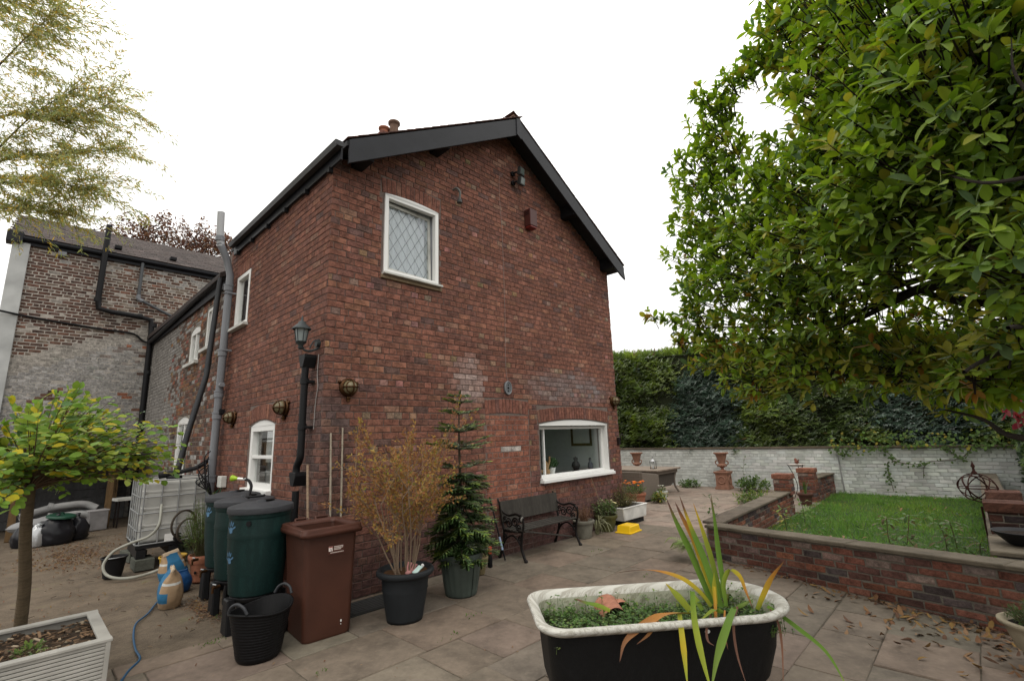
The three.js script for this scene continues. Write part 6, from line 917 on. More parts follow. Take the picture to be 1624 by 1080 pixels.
function ribbon(pts, width, colAt, { fold = 0.35, n = 20, side = null, flatTip = 0.9 } = {}) { // strap leaf
  const c = new THREE.CatmullRomCurve3(pts.map(asV), false, 'centripetal'), p = [], col = [], idx = [], uv = [];
  for (let i = 0; i <= n; i++) { const t = i / n, o = c.getPoint(t), T2 = c.getTangent(t); let s = (side ?? V(0.6, 0, 0.75)).clone(); s.addScaledVector(T2, -s.dot(T2)).normalize(); const nn = T2.clone().cross(s), w = width / 2 * (0.75 + 0.25 * Math.sin(t * 3.1)) * (t > 0.55 ? Math.pow(Math.max(0, 1 - (t - 0.55) / 0.45), 0.75) : 1) + 0.0008; const k = colAt(t);
    for (const d of [-1, 0, 1]) { const q = o.clone().addScaledVector(s, d * w).addScaledVector(nn, Math.abs(d) * w * fold); p.push(q.x, q.y, q.z); col.push(...k); uv.push(0.5 + d * 0.4, t * 6); }
    if (i) { const b = i * 3, a = b - 3; idx.push(a, a + 1, b, a + 1, b + 1, b, a + 1, a + 2, b + 1, a + 2, b + 2, b + 1); } }
  const g = new THREE.BufferGeometry(); g.setAttribute('position', new THREE.Float32BufferAttribute(p, 3)); g.setAttribute('color', new THREE.Float32BufferAttribute(col, 3)); g.setAttribute('uv', new THREE.Float32BufferAttribute(uv, 2)); g.setIndex(idx); g.computeVertexNormals(); return g;
}
const vcLeaf = (() => { const m = M([1, 1, 1], { phys: true, roughness: 0.75, transmission: 0.25, thickness: 0 }); m.vertexColors = true; return m; })();
const jig = (c, a = 0.2) => { const k = 1.25 * (1 + rr(-a, a)); return c.map((x) => x * k * (1 + rr(-a * 0.25, a * 0.25))); };

// ---------- magnolia on the right ----------
{
  srand(101);
  const tree = thing('magnolia_tree', 'large leaved green and yellowing tree overhanging the garden wall', 'tree');
  const lobes = [[1245, 10, 5.5, 0.34], [1300, 60, 5.3, 0.5], [1240, 62, 5.4, 0.22], [1210, 85, 5.35, 0.17], [1182, 112, 5.3, 0.15], [1158, 132, 5.25, 0.15], [1138, 158, 5.2, 0.17], [1345, 25, 5.1, 0.55], [1308, 108, 5.1, 0.26], [1345, 150, 4.9, 0.34],
    [1125, 195, 5.2, 0.24], [1150, 235, 5.1, 0.28], [1110, 270, 5.1, 0.33], [1120, 340, 5.0, 0.38], [1115, 410, 4.9, 0.40], [1130, 470, 4.8, 0.42], [1100, 520, 4.9, 0.22], [1140, 560, 4.7, 0.34], [1190, 590, 4.5, 0.30], [1112, 150, 5.2, 0.10], [1030, 500, 4.8, 0.07], [1060, 505, 4.8, 0.07], [1075, 545, 4.8, 0.09],
    [1185, 330, 4.6, 0.50], [1210, 420, 4.3, 0.55], [1230, 500, 4.2, 0.5], [1250, 565, 4.2, 0.38], [1215, 272, 4.7, 0.22], [1228, 218, 4.9, 0.09], [1262, 222, 4.8, 0.10],
    [1292, 262, 4.2, 0.36], [1330, 340, 3.7, 0.5], [1300, 440, 3.9, 0.42], [1358, 205, 4.1, 0.45], [1400, 110, 3.9, 0.6], [1310, 560, 4.2, 0.28], [1380, 575, 4.3, 0.24], [1450, 40, 3.7, 0.55],
    [1430, 250, 3.1, 0.42], [1500, 170, 2.9, 0.48], [1560, 80, 2.8, 0.48], [1470, 350, 2.75, 0.30], [1400, 310, 3.2, 0.35], [1560, 280, 2.35, 0.32], [1600, 190, 2.2, 0.36], [1612, 390, 2.05, 0.20], [1610, 80, 2.4, 0.4], [1520, 350, 2.5, 0.22], [1600, 520, 2.2, 0.10], [1530, 590, 2.6, 0.09], [1400, 572, 4.0, 0.26], [1480, 565, 4.1, 0.28], [1560, 585, 4.0, 0.24], [1380, 400, 3.3, 0.26],
    [1420, 215, 5.4, 0.7], [1500, 280, 5.0, 0.8], [1330, 300, 5.3, 0.6], [1440, 560, 4.9, 0.34], [1350, 500, 5.0, 0.42], [1520, 600, 4.6, 0.26], [1580, 400, 4.2, 0.45], [1600, 250, 3.8, 0.6], [1270, 370, 5.2, 0.6], [1590, 560, 4.0, 0.28], [1490, 500, 5.2, 0.3],
    [1720, 80, 3.6, 0.7], [1760, 260, 3.4, 0.7], [1740, 430, 3.6, 0.6], [1850, 350, 3.6, 0.8], [1900, 100, 3.8, 0.9], [1700, -120, 3.8, 0.8], [1500, -130, 4.2, 0.8], [1980, 250, 4.2, 1.0], [1830, 560, 3.8, 0.5], [1600, -260, 4.0, 0.9], [1900, -220, 4.0, 1.0], [2100, 480, 4.0, 0.8], [2000, -60, 3.5, 0.8]];
  const geo = [leafGeo(0.5, { rows: 5, fold: 0.22, curl: 0.20, wide: 0.6 }), leafGeo(0.46, { rows: 5, fold: 0.45, curl: 0.38, wide: 0.6 }), leafGeo(0.54, { rows: 5, fold: 0.12, curl: -0.12, wide: 0.6 }), leafGeo(0.42, { rows: 5, fold: 0.6, curl: 0.1, wide: 0.6 })], list = [], tw = arr(), heart = V(2.2, 3.2, 6.1);
  const fork = V(3.0, 2.35, 6.35);
  for (let [px, py, d, r] of lobes) {
    if (d < 3) { const k = 1.32 - 0.32 * sstep(2.4, 3, d); d *= k; r *= k; }
    const c = at(px, py, d), n = Math.max(2, Math.round((px > 1640 || py < -60 ? 90 : 150) * Math.pow(r / 0.5, 1.85))), low = py > 470 || d > 4.75 && px > 1250;
    for (let k = 0; k < n; k++) {
      const off = onBall().multiplyScalar(r * Math.pow(rnd(), 0.42)), p = c.clone().add(off); p.y -= 0.05 * r;
      if (p.distanceTo(EYE) < 1.9) continue;
      const dir = p.clone().sub(heart).normalize().multiplyScalar(0.5).addScaledVector(off.clone().normalize(), 0.5).add(V(0, 0.55, 0)).normalize();
      const base = p.clone().addScaledVector(dir, -rr(0.10, 0.24)); twig(base, p, 0.0045, 0.0022, tw);
      const m = 5 + Math.floor(rnd() * 4), big = rr(0.058, 0.092);
      const yellow = rnd() < (low ? 0.28 : 0.05), br = rnd() < (low ? 0.10 : 0.015);
      for (let j = 0; j < m; j++) {
        const a = j * 2.4 + rr(-0.4, 0.4), open = rr(0.5, 1.25), side = V(Math.cos(a), 0, Math.sin(a)); const q0 = new THREE.Quaternion().setFromUnitVectors(YY, dir); side.applyQuaternion(q0);
        const ld = dir.clone().multiplyScalar(Math.cos(open)).addScaledVector(side, Math.sin(open)).add(V(0, -0.12, 0)).normalize(), start = p.clone().addScaledVector(dir, -rr(0, 0.05) * j / 4);
        const up = dir.clone().multiplyScalar(0.6).add(V(0, 0.9, 0)), L = big * rr(0.75, 1.25);
        let col = yellow || rnd() < (low ? 0.2 : 0.05) ? (br ? [0.30, 0.15, 0.015] : [0.27, 0.265, 0.02]) : mix3([0.105, 0.20, 0.008], [0.235, 0.33, 0.012], rnd()); if (rnd() < 0.08) col = [0.085, 0.15, 0.05];
        list.push({ m: mat4(start, orient(ld, up, rr(-0.5, 0.5)), [L * rr(0.9, 1.15), L, L]), c: jig(col, 0.22) });
      }
    }
  }
  foliage(tree, geo, LEAF.gloss, list, { single: 300, minPx: 12 });
  const bk = [limb([[3.4, -0.1, 6.9], [3.35, 0.8, 6.85], [3.2, 1.6, 6.6], fork], 0.17, 0.12, 10)];
  const hub = V(2.2, 2.75, 5.95); bk.push(limb([fork, [2.6, 2.6, 6.15], hub], 0.09, 0.05, 9), limb([fork, [3.0, 3.2, 6.3], [2.9, 4.4, 6.1], [2.6, 5.6, 5.7]], 0.09, 0.03, 8));
  part('trunk', bk, MT.barkDark, tree);
  for (const i of [1, 6, 11, 13, 15, 16, 22, 24, 27, 30, 48, 49]) { const [px, py, d, r] = lobes[i], e = at(px, py, d), mid = hub.clone().lerp(e, 0.5).add(V(rr(-0.1, 0.1), -0.12, rr(-0.1, 0.1))); if (Math.min(e.distanceTo(EYE), mid.distanceTo(EYE)) < 1.6 || py < 240 && px < 1300) continue; part('limb', limb([hub, hub.clone().lerp(e, 0.22).add(V(0, 0.05, 0)), mid, e], 0.03, 0.006, 6), MT.barkDark, tree); }
  for (const [pts, r] of [[[[1700, 450, 3.9], [1560, 478, 4.1], [1490, 470, 4.3], [1440, 455, 4.5]], 0.05], [[[1700, 560, 3.9], [1540, 545, 4.2], [1420, 560, 4.4], [1290, 545, 4.5]], 0.035], [[[1680, 700, 3.6], [1600, 690, 3.8], [1560, 665, 4.0], [1500, 650, 4.2]], 0.022], [[[1640, 280, 2.2], [1560, 290, 2.4], [1480, 268, 2.7], [1410, 240, 3.0]], 0.007], [[[1660, 180, 2.3], [1612, 120, 2.4], [1605, 60, 2.6]], 0.007]]) part('limb', limb(pts.map((a) => at(...a)), r, r * 0.25, 6), MT.barkDark, tree);
  stuff(part('twigs', fromArrays(tw), MT.barkDark, tree));
}
// ---------- willow top left ----------
{
  srand(111);
  const tree = thing('willow_tree', 'fine leaved yellowing tree reaching in over the old roof', 'tree'), geo = leafGeo(0.22, { rows: 2, fold: 0.1, curl: 0.15, wide: 0.4 }), list = [], tw = arr();
  const boughs = [[[-120, 330, 11.5], [-20, 250, 11.3], [60, 175, 11.2], [120, 140, 11]], [[-120, 330, 11.5], [0, 255, 11.4], [90, 245, 11.2], [190, 235, 11]], [[-120, 200, 11.5], [-10, 110, 11.5], [50, 50, 11.4], [90, 20, 11.3]], [[-120, 360, 11.4], [0, 330, 11.2], [70, 335, 11], [120, 345, 10.9]], [[-120, 240, 11.5], [20, 180, 11], [110, 190, 10.8], [180, 160, 10.8]], [[-100, 300, 10.8], [0, 290, 10.6], [80, 290, 10.5], [150, 300, 10.5]], [[-120, 80, 11.8], [-20, 20, 11.7], [30, -30, 11.6]]];
  const bough = [];
  for (const b of boughs) {
    const pts = b.map((a) => at(...a)), c = new THREE.CatmullRomCurve3(pts); part('bough', limb(pts, 0.022, 0.005, 6), MT.bark, tree);
    for (let k = 0; k < 64; k++) {
      const t = rr(0.15, 1), o = c.getPoint(t), dir = RT.clone().multiplyScalar(rr(0.1, 1)).add(V(0, rr(-0.25, 0.6), 0)).add(FWD.clone().multiplyScalar(rr(-0.7, 0.7))).normalize(), L = rr(0.5, 1.15); let p = o.clone();
      for (let s = 0; s < 9; s++) { const d = dir.clone().add(V(0, -0.06 * s, 0)).normalize(), q = p.clone().addScaledVector(d, L / 9); twig(p, q, 0.003, 0.0022, tw); for (let j = 0; j < 7; j++) { const ld = d.clone().multiplyScalar(0.8).add(onBall().multiplyScalar(0.75)).add(V(0, -0.25, 0)); const r = rnd(), col = r < 0.5 ? [0.28, 0.325, 0.12] : r < 0.85 ? [0.39, 0.345, 0.09] : [0.48, 0.33, 0.04]; list.push({ m: mat4(p.clone().lerp(q, rnd()).add(inBall(0.06)), orient(ld), rr(0.065, 0.11)), c: jig(col, 0.2) }); } p = q; }
    }
  }
  instanced('foliage', geo, LEAF.green, list, tree); stuff(part('twigs', fromArrays(tw), MT.bark, tree));
  part('trunk', limb([at(-300, 900, 13), at(-260, 600, 12.5), at(-180, 380, 11.8), at(-120, 300, 11.5)], 0.28, 0.12, 9), MT.bark, tree);
}
// ---------- copper beech behind the roof ----------
{
  srand(121);
  const tree = thing('copper_beech', 'russet brown tree crown rising behind the slate roof', 'tree'), geo = leafGeo(0.6, { rows: 2, fold: 0.2, curl: 0.2 }), list = [], tw = arr();
  const c0 = at(270, 400, 32), foot = V(c0.x, 0, c0.z);
  for (let k = 0; k < 620; k++) { const px = rr(165, 375), top = 352 + 20 * Math.pow(Math.abs((px - 245) / 100), 2) + 9 * Math.sin(px * 0.21) + 6 * Math.sin(px * 0.5); const p = at(px, rr(top, top + 75), rr(30, 34)), dir = V(rr(-1, 1), rr(0.2, 1), rr(-1, 1)).normalize(), e = p.clone().addScaledVector(dir, -0.7); twig(e, p, 0.025, 0.008, tw); for (let j = 0; j < 12; j++) list.push({ m: mat4(p.clone().add(inBall(0.38)).addScaledVector(dir, rr(-0.3, 0.12)), orient(onBall()), rr(0.12, 0.2)), c: jig(rnd() < 0.3 ? [0.17, 0.085, 0.035] : [0.10, 0.042, 0.026], 0.3) }); }
  instanced('crown', geo, LEAF.green, list, tree); stuff(part('twigs', fromArrays(tw), MT.barkDark, tree)); part('trunk', limb([foot, V(c0.x + 0.2, 5, c0.z), V(c0.x, 10, c0.z), c0], 0.5, 0.15, 9), MT.barkDark, tree);
}
// ---------- small standard tree in the square planter ----------
{
  srand(131);
  const t = thing('standard_tree', 'small round headed tree with yellow green leaves in the square planter', 'tree'), geo = leafGeo(0.70, { rows: 4, fold: 0.18, curl: 0.18 }), list = [], tw = arr();
  const base = atY(30, 1003, 0.34), head = at(46, 775, 5.42), C = at(112, 722, 5.4);
  part('trunk', limb([base, base.clone().lerp(head, 0.35).add(V(0.01, 0, 0)), base.clone().lerp(head, 0.7).add(V(-0.006, 0, 0)), head], 0.042, 0.036, 10), M([0.155, 0.115, 0.07], { roughness: 1, map: rep(T.wood, 3), bumpMap: rep(T.grainBump, 2), bumpScale: 0.005 }), t);
  for (let k = 0; k < 190; k++) {
    const a = rnd() * 6.283, el = rr(-0.3, 1), R = Math.sqrt(1 - Math.pow(Math.max(0, el), 2.2)), lump = 0.72 + 0.55 * fbm3(Math.cos(a) * 1.6 + 5, el * 2.2, Math.sin(a) * 1.6, 2), tip = C.clone().add(V(Math.cos(a) * 0.74 * lump * R * rr(0.6, 1.1), (el > 0 ? el * 0.56 : el * 0.95) * lump - 0.02 - 0.20 * rnd() * rnd(), Math.sin(a) * 0.70 * lump * R * rr(0.6, 1.1)));
    const mid = head.clone().lerp(tip, 0.45).add(V(0, 0.10, 0)), c = new THREE.QuadraticBezierCurve3(head.clone().add(V(0, rr(-0.03, 0.1), 0)), mid, tip); let pr = c.getPoint(0);
    for (let s = 1; s <= 8; s++) { const p = c.getPoint(s / 8); twig(pr, p, 0.0065 * (1 - s / 11), 0.0065 * (1 - (s + 1) / 11), tw, 4); if (s > 2) { const d = p.clone().sub(pr).normalize(); for (let j = 0; j < 2 + (s > 4 ? 1 : 0); j++) { const side = V(-d.z, 0, d.x).multiplyScalar(j % 2 ? 1 : -1), ld = d.clone().multiplyScalar(0.5).addScaledVector(side, rr(0.5, 1)).add(V(0, rr(-0.45, 0.25), 0)); const r = rnd(), col = r < 0.56 ? [0.14, 0.24, 0.025] : r < 0.80 ? [0.24, 0.30, 0.032] : r < 0.94 ? [0.46, 0.38, 0.02] : [0.085, 0.16, 0.05]; const L = rr(0.045, 0.088); list.push({ m: mat4(p.clone().lerp(pr, rnd()), orient(ld, V(rr(-0.8, 0.5) - 0.1, 0.8, rr(-0.3, 1.0) + 0.2)), [L, L, L]), c: jig(col, 0.18) }); } } pr = p; }
  }
  foliage(t, geo, LEAF.green, list, { single: 300, minPx: 9 }); stuff(part('twigs', fromArrays(tw), M([0.10, 0.065, 0.04], { roughness: 1 }), t));
}
// ---------- orange shrub ----------
{
  srand(141);
  const t = thing('orange_shrub', 'twiggy shrub with sparse orange and yellow autumn leaves in the grey pot', 'shrub'), geo = leafGeo(0.62, { rows: 2, fold: 0.25, curl: 0.15 }), list = [], tw = arr(), o = V(0.49, 0.42, 1.03);
  const grow = (p, d, L, r, depth) => {
    let q = p.clone(), dd = d.clone(); const n = 5;
    for (let s = 0; s < n; s++) {
      dd.add(onBall().multiplyScalar(0.13)).add(V(0, 0.03, 0)).normalize(); const e = q.clone().addScaledVector(dd, L / n); twig(q, e, r * (1 - s / n * 0.45), r * (1 - (s + 1) / n * 0.45), tw, 4);
      if (depth > 0 && s > 0 && rnd() < (depth > 1 ? 0.78 : 0.85)) grow(e, dd.clone().addScaledVector(onBall(), 0.75).add(V(0, 0.15, 0)).normalize(), L * rr(0.4, 0.68), r * 0.55, depth - 1);
      if (depth < 2 && e.y > 0.66) for (let j = 0; j < (depth === 0 ? 8 : 4); j++) { if (rnd() < 0.15) continue; const k = rnd(), col = k < 0.52 ? [0.29, 0.145, 0.048] : k < 0.78 ? [0.33, 0.215, 0.05] : k < 0.88 ? [0.21, 0.19, 0.03] : [0.20, 0.085, 0.035]; list.push({ m: mat4(e.clone().add(inBall(0.035)), orient(dd.clone().add(onBall())), rr(0.022, 0.044)), c: jig(col, 0.25) }); }
      q = e;
    }
  };
  for (let k = 0; k < 16; k++) { const a = k / 16 * 6.283 + rr(-0.2, 0.2), sp = rr(0.08, 0.46); const s = o.clone().add(V(Math.cos(a) * 0.09, 0, Math.sin(a) * 0.09)); grow(s, V(Math.cos(a) * sp - 0.05, 1, Math.sin(a) * sp).normalize(), rr(0.70, 1.06), 0.0095, 2); }
  instanced('foliage', geo, LEAF.green, list, t); part('stems', fromArrays(tw), M([0.20, 0.145, 0.10], { roughness: 0.95 }), t);
}
// ---------- little fir ----------
{
  srand(151);
  const t = thing('fir_tree', 'small spruce like Christmas fir with tiered branches in the ribbed pot', 'tree'), o = V(1.37, 0.40, 0.88), H = 1.94;
  const sprig = (() => { const a = arr(); for (let k = 0; k < 15; k++) for (const s of [-1, 1]) { const y = 0.04 + k / 15 * 0.92, l = 0.26 * (1 - 0.3 * k / 15), w = 0.05, dx = s * l * 0.8, dy = l * 0.6, dz = rr(0.0, 0.12); const v = [[0, y, 0], [dx * 0.5 - w * 0.6, y + dy * 0.5 + w, dz * 0.5], [dx, y + dy, dz], [0, y, 0], [dx, y + dy, dz], [dx * 0.5 + w * 0.6, y + dy * 0.5 - w, dz * 0.5]]; for (const q of v) { a.p.push(...q); a.n.push(-dz * s, 0.1, 1); a.uv.push(0.5, 0.5); } } const g = fromArrays(a); return g; })();
  const list = [], tw = arr(); part('trunk', limb([o, [1.375, 1.2, 0.88], [1.365, 1.8, 0.875], [1.37, 0.40 + H, 0.88]], 0.03, 0.005, 8), M([0.11, 0.085, 0.06], { roughness: 1, map: rep(T.grain, 4) }), t);
  const tiers = []; for (let y = 0.06; y < 1.0; y += 0.075) tiers.push([y, 0.46 * Math.pow(1 - y / 2.0, 0.8) + 0.02, 8, true]); for (const [y, r] of [[1.03, 0.36], [1.25, 0.40], [1.29, 0.34], [1.46, 0.26], [1.50, 0.27], [1.68, 0.22], [1.82, 0.12], [1.90, 0.08]]) tiers.push([y, r, r > 0.15 ? 6 : 5, false]);
  for (const [y, R, n, dense] of tiers) { const a0 = rnd() * 6; for (let k = 0; k < n; k++) {
    const a = a0 + k / n * 6.283 + rr(-0.35, 0.35), r = R * (dense ? rr(0.55, 1.12) : rr(0.75, 1.1)), s = V(o.x, o.y + y, o.z), d = V(Math.cos(a), rr(-0.12, 0.12) + (dense ? -0.12 : 0.08), Math.sin(a)).normalize(), e = s.clone().addScaledVector(d, r); e.y += dense ? 0 : r * 0.1; twig(s, e, 0.008, 0.003, tw, 4);
    const m = Math.max(3, Math.round(r * 20)); for (let j = 1; j <= m; j++) { const f = j / m, p = s.clone().lerp(e, f * 0.95); const side = V(-d.z, 0, d.x); for (const q of [-1, 0, 1]) { if (q === 0 && j < m && rnd() < 0.4) continue; const ld = d.clone().addScaledVector(side, q * rr(0.7, 1.1)).add(V(0, rr(-0.1, 0.25), 0)), L = rr(0.095, 0.15) * (1 - 0.22 * f), tip = f > 0.72 || q === 0; list.push({ m: mat4(p, orient(ld, V(rr(-0.3, 0.3), 1, rr(-0.3, 0.3))), L), c: jig(tip && rnd() < 0.62 ? [0.21, 0.30, 0.03] : [0.085, 0.165, 0.03], 0.25) }); if (dense) list.push({ m: mat4(p, orient(ld.clone().add(V(0, -0.5, 0)), V(rr(-0.5, 0.5), 1, rr(-0.5, 0.5))), L), c: jig([0.062, 0.125, 0.028], 0.25) }); } }
  } }
  for (let k = 0; k < 14; k++) list.push({ m: mat4(V(o.x, o.y + H - 0.16 + k * 0.012, o.z), orient(V(rr(-0.7, 0.7), 1, rr(-0.7, 0.7))), 0.07), c: [0.09, 0.15, 0.03] });
  instanced('needles', sprig, LEAF.plain, list, t); stuff(part('branches', fromArrays(tw), M([0.10, 0.075, 0.05], { roughness: 1 }), t));
}
// ---------- conifer hedge ----------
{
  srand(161);
  const spray = (() => { const a = arr(); for (let k = 0; k < 11; k++) { const s = k % 2 ? 1 : -1, y = k / 11, l = 0.42 * (1 - 0.55 * y), dx = s * l * 0.75, dy = l * 0.75, dz = -0.25 * (y + l) * (y + l) + rr(-0.05, 0.05), w = 0.05; for (const q of [[0, y - 0.03, -0.2 * y * y], [dx * 0.6 + w, y + dy * 0.5 - w, dz * 0.7], [dx, y + dy, dz], [0, y - 0.03, -0.2 * y * y], [dx, y + dy, dz], [dx * 0.6 - w, y + dy * 0.6 + w, dz * 0.7]]) { a.p.push(...q); a.n.push(dx * 0.3, 0.2, 1); a.uv.push(0.5, 0.5); } } return fromArrays(a); })();
  const hedge = thing('conifer_hedge', 'tall clipped green conifer hedge behind the white wall', 'hedge'), list = [];
  const topAt = (z) => 4.72 - 0.085 * (z + 4) + 0.16 * (fbm3(z * 1.1, 1, 1) - 0.5);
  for (let k = 0; k < 30000; k++) {
    const z = rr(-7.5, 9.0), top = rnd() < 0.13, y = top ? topAt(z) + rr(-0.1, 0.05) : rr(0.9, topAt(z)), b = 0.75 * (fbm3(z * 1.3, y * 1.8, 2, 3) - 0.5) + 0.18 * (fbm3(z * 5, y * 5, 7, 2) - 0.5), x = top ? rr(13.6, 14.3) : 13.78 + b - rr(0, 0.08) + (y < 1.4 ? 0.05 : 0) + 0.18 * sstep(topAt(z) - 0.5, topAt(z), y);
    if (!inFrame(V(x, y, z), 60)) continue;
    const d = V(top ? rr(-0.4, 0.4) : -0.62, top ? 1 : rr(-0.15, 0.75), rr(-0.9, 0.9)), n = fbm3(z * 1.9, y * 2.1, 5, 3), blue = Math.max(near(z, y, -1.1, 2.3, 1.6, 2.4), near(z, y, 4.6, 2.4, 1.6, 1.9)) > rr(0.2, 0.8) + 1.2 * (fbm3(z * 2.2, y * 2.2, 8) - 0.5);
    let c = blue ? mix3([0.034, 0.070, 0.046], [0.085, 0.145, 0.095], rnd()) : mix3([0.045, 0.088, 0.010], [0.17, 0.24, 0.018], clamp(sstep(0.40, 0.66, n) * 0.7 + rnd() * 0.35 + (z < -1.6 ? 0.10 : 0))); if (!blue && rnd() < 0.02) c = [0.13, 0.08, 0.03];
    list.push({ m: mat4(V(x, y, z), orient(d, V(-0.7, 0.8, rr(-0.5, 0.5))), rr(0.16, 0.30)), c: jig(c, 0.2) });
  }
  stuff(instanced('sprays', spray, LEAF.plain, list, hedge));
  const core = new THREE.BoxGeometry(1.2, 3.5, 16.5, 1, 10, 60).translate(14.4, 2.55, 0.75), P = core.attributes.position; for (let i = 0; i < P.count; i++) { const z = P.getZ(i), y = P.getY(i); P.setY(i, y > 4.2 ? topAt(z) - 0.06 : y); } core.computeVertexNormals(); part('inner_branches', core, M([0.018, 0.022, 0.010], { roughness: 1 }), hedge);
  for (let z = -7; z < 9; z += 0.9) part('stem', cyl(0.06, 0.05, 2.5, 14.4, 0, z, 7), MT.barkDark, hedge);
  // ivy and shrubs on the right, over the lawn's side wall
  const ivy = thing('ivy_mass', 'dark glossy ivy and mixed shrubs growing beyond the lawn side wall', 'ivy'), il = [], ig = leafGeo(0.85, { rows: 3, fold: 0.15, curl: 0.15 });
  for (let k = 0; k < 9000; k++) { const x = rr(6.3, 13.6), top = 2.05 + 0.5 * fbm3(x * 1.2, 2, 3) + 0.10 * (x - 7), y = rr(0.2, top), z = 5.96 + 0.30 * fbm3(x * 2, y * 2, 4, 3) + rr(0, 0.1) + 0.1 * Math.max(0, y - 1.2); const n = fbm3(x * 2.2, y * 2.2, 9, 3); const c = mix3([0.026, 0.055, 0.017], [0.10, 0.155, 0.03], clamp(sstep(0.45, 0.65, n) + rr(-0.25, 0.25))); il.push({ m: mat4(V(x, y, z), orient(V(rr(-0.8, 0.3), rr(-0.9, 0.6), -0.6), V(-0.4, 0.5, -1)), rr(0.05, 0.10)), c: jig(c, 0.2) }); }
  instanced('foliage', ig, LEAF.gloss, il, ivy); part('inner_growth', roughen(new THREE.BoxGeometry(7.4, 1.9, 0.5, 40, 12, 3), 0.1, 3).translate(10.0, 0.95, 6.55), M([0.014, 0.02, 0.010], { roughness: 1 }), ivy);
  part('stem', [0, 1, 2, 3, 4].map((k) => limb([[7 + k * 1.4, 0, 6.1], [7.1 + k * 1.4, 0.8, 6.2], [6.9 + k * 1.4, 1.7, 6.15]], 0.02, 0.01, 6)), MT.barkDark, ivy);
  // top growth spilling over the white wall
  const cl = thing('wall_climber', 'bare and leafy climbing stems trailing over the white wall', 'climber'), ll = [];
  const stems = [[[13.3, 1.25, 5.4], [13.3, 0.93, 5.1], [13.3, 0.88, 4.75], [13.3, 0.80, 4.45], [13.3, 0.45, 4.35]], [[13.3, 1.25, 4.9], [13.3, 1.02, 5.0], [13.3, 0.9, 5.25]], [[13.3, 1.3, 3.6], [13.3, 1.05, 3.75], [13.3, 0.88, 3.9]], [[13.3, 0.82, 3.7], [13.3, 0.5, 3.68], [13.3, 0.1, 3.72]], [[13.3, 0.86, 3.8], [13.3, 0.78, 4.2], [13.3, 0.83, 4.5]], [[13.3, 1.2, 3.0], [13.3, 1.1, 2.85], [13.3, 0.95, 2.8]]];
  for (const s of stems) { part('stem', limb(s, 0.014, 0.006, 6), MT.bark, cl); }
  for (let k = 0; k < 560; k++) { const z = rr(2.5, 6.2), r = rnd(); let y, x = 13.28 - rr(0, 0.12); if (r < 0.72) { y = 1.22 + rr(-0.10, 0.5) * rr(0.3, 1) - 0.22 * near(z, 0, 3.0, 0, 0.6, 1) * rnd(); } else { const q = pick(stems), c = new THREE.CatmullRomCurve3(q.map(asV)).getPoint(rnd()); y = c.y + rr(-0.06, 0.06); ll.push({ m: mat4(V(x, y, c.z + rr(-0.08, 0.08)), orient(V(-0.4, rr(-1, 0.2), rr(-0.8, 0.8)), V(-1, 0.4, 0)), rr(0.05, 0.08)), c: jig([0.06, 0.10, 0.025], 0.3) }); continue; } ll.push({ m: mat4(V(x, y, z), orient(V(-0.5, rr(-1, 0.3), rr(-0.8, 0.8)), V(-1, 0.6, 0)), rr(0.05, 0.10)), c: jig(rnd() < 0.14 ? [0.26, 0.22, 0.03] : [0.075, 0.13, 0.025], 0.3) }); }
  instanced('foliage', ig, LEAF.green, ll, cl);
  const red = thing('red_creeper', 'spray of crimson creeper leaves at the right edge', 'creeper'), rl = []; const rb = [at(1575, 612, 6.5), at(1600, 640, 6.6), at(1618, 665, 6.5), at(1650, 672, 6.4)]; part('stem', limb(rb, 0.006, 0.004, 5), MT.bark, red); const rc = new THREE.CatmullRomCurve3(rb); for (let k = 0; k < 64; k++) rl.push({ m: mat4(rc.getPoint(rnd()).add(inBall(0.09)), orient(V(rr(-0.6, 0.6), rr(-1, 0), rr(-0.6, 0.6))), rr(0.05, 0.09)), c: jig([0.17, 0.016, 0.024], 0.3) }); foliage(red, ig, LEAF.green, rl, { single: 46, minPx: 3 });
}
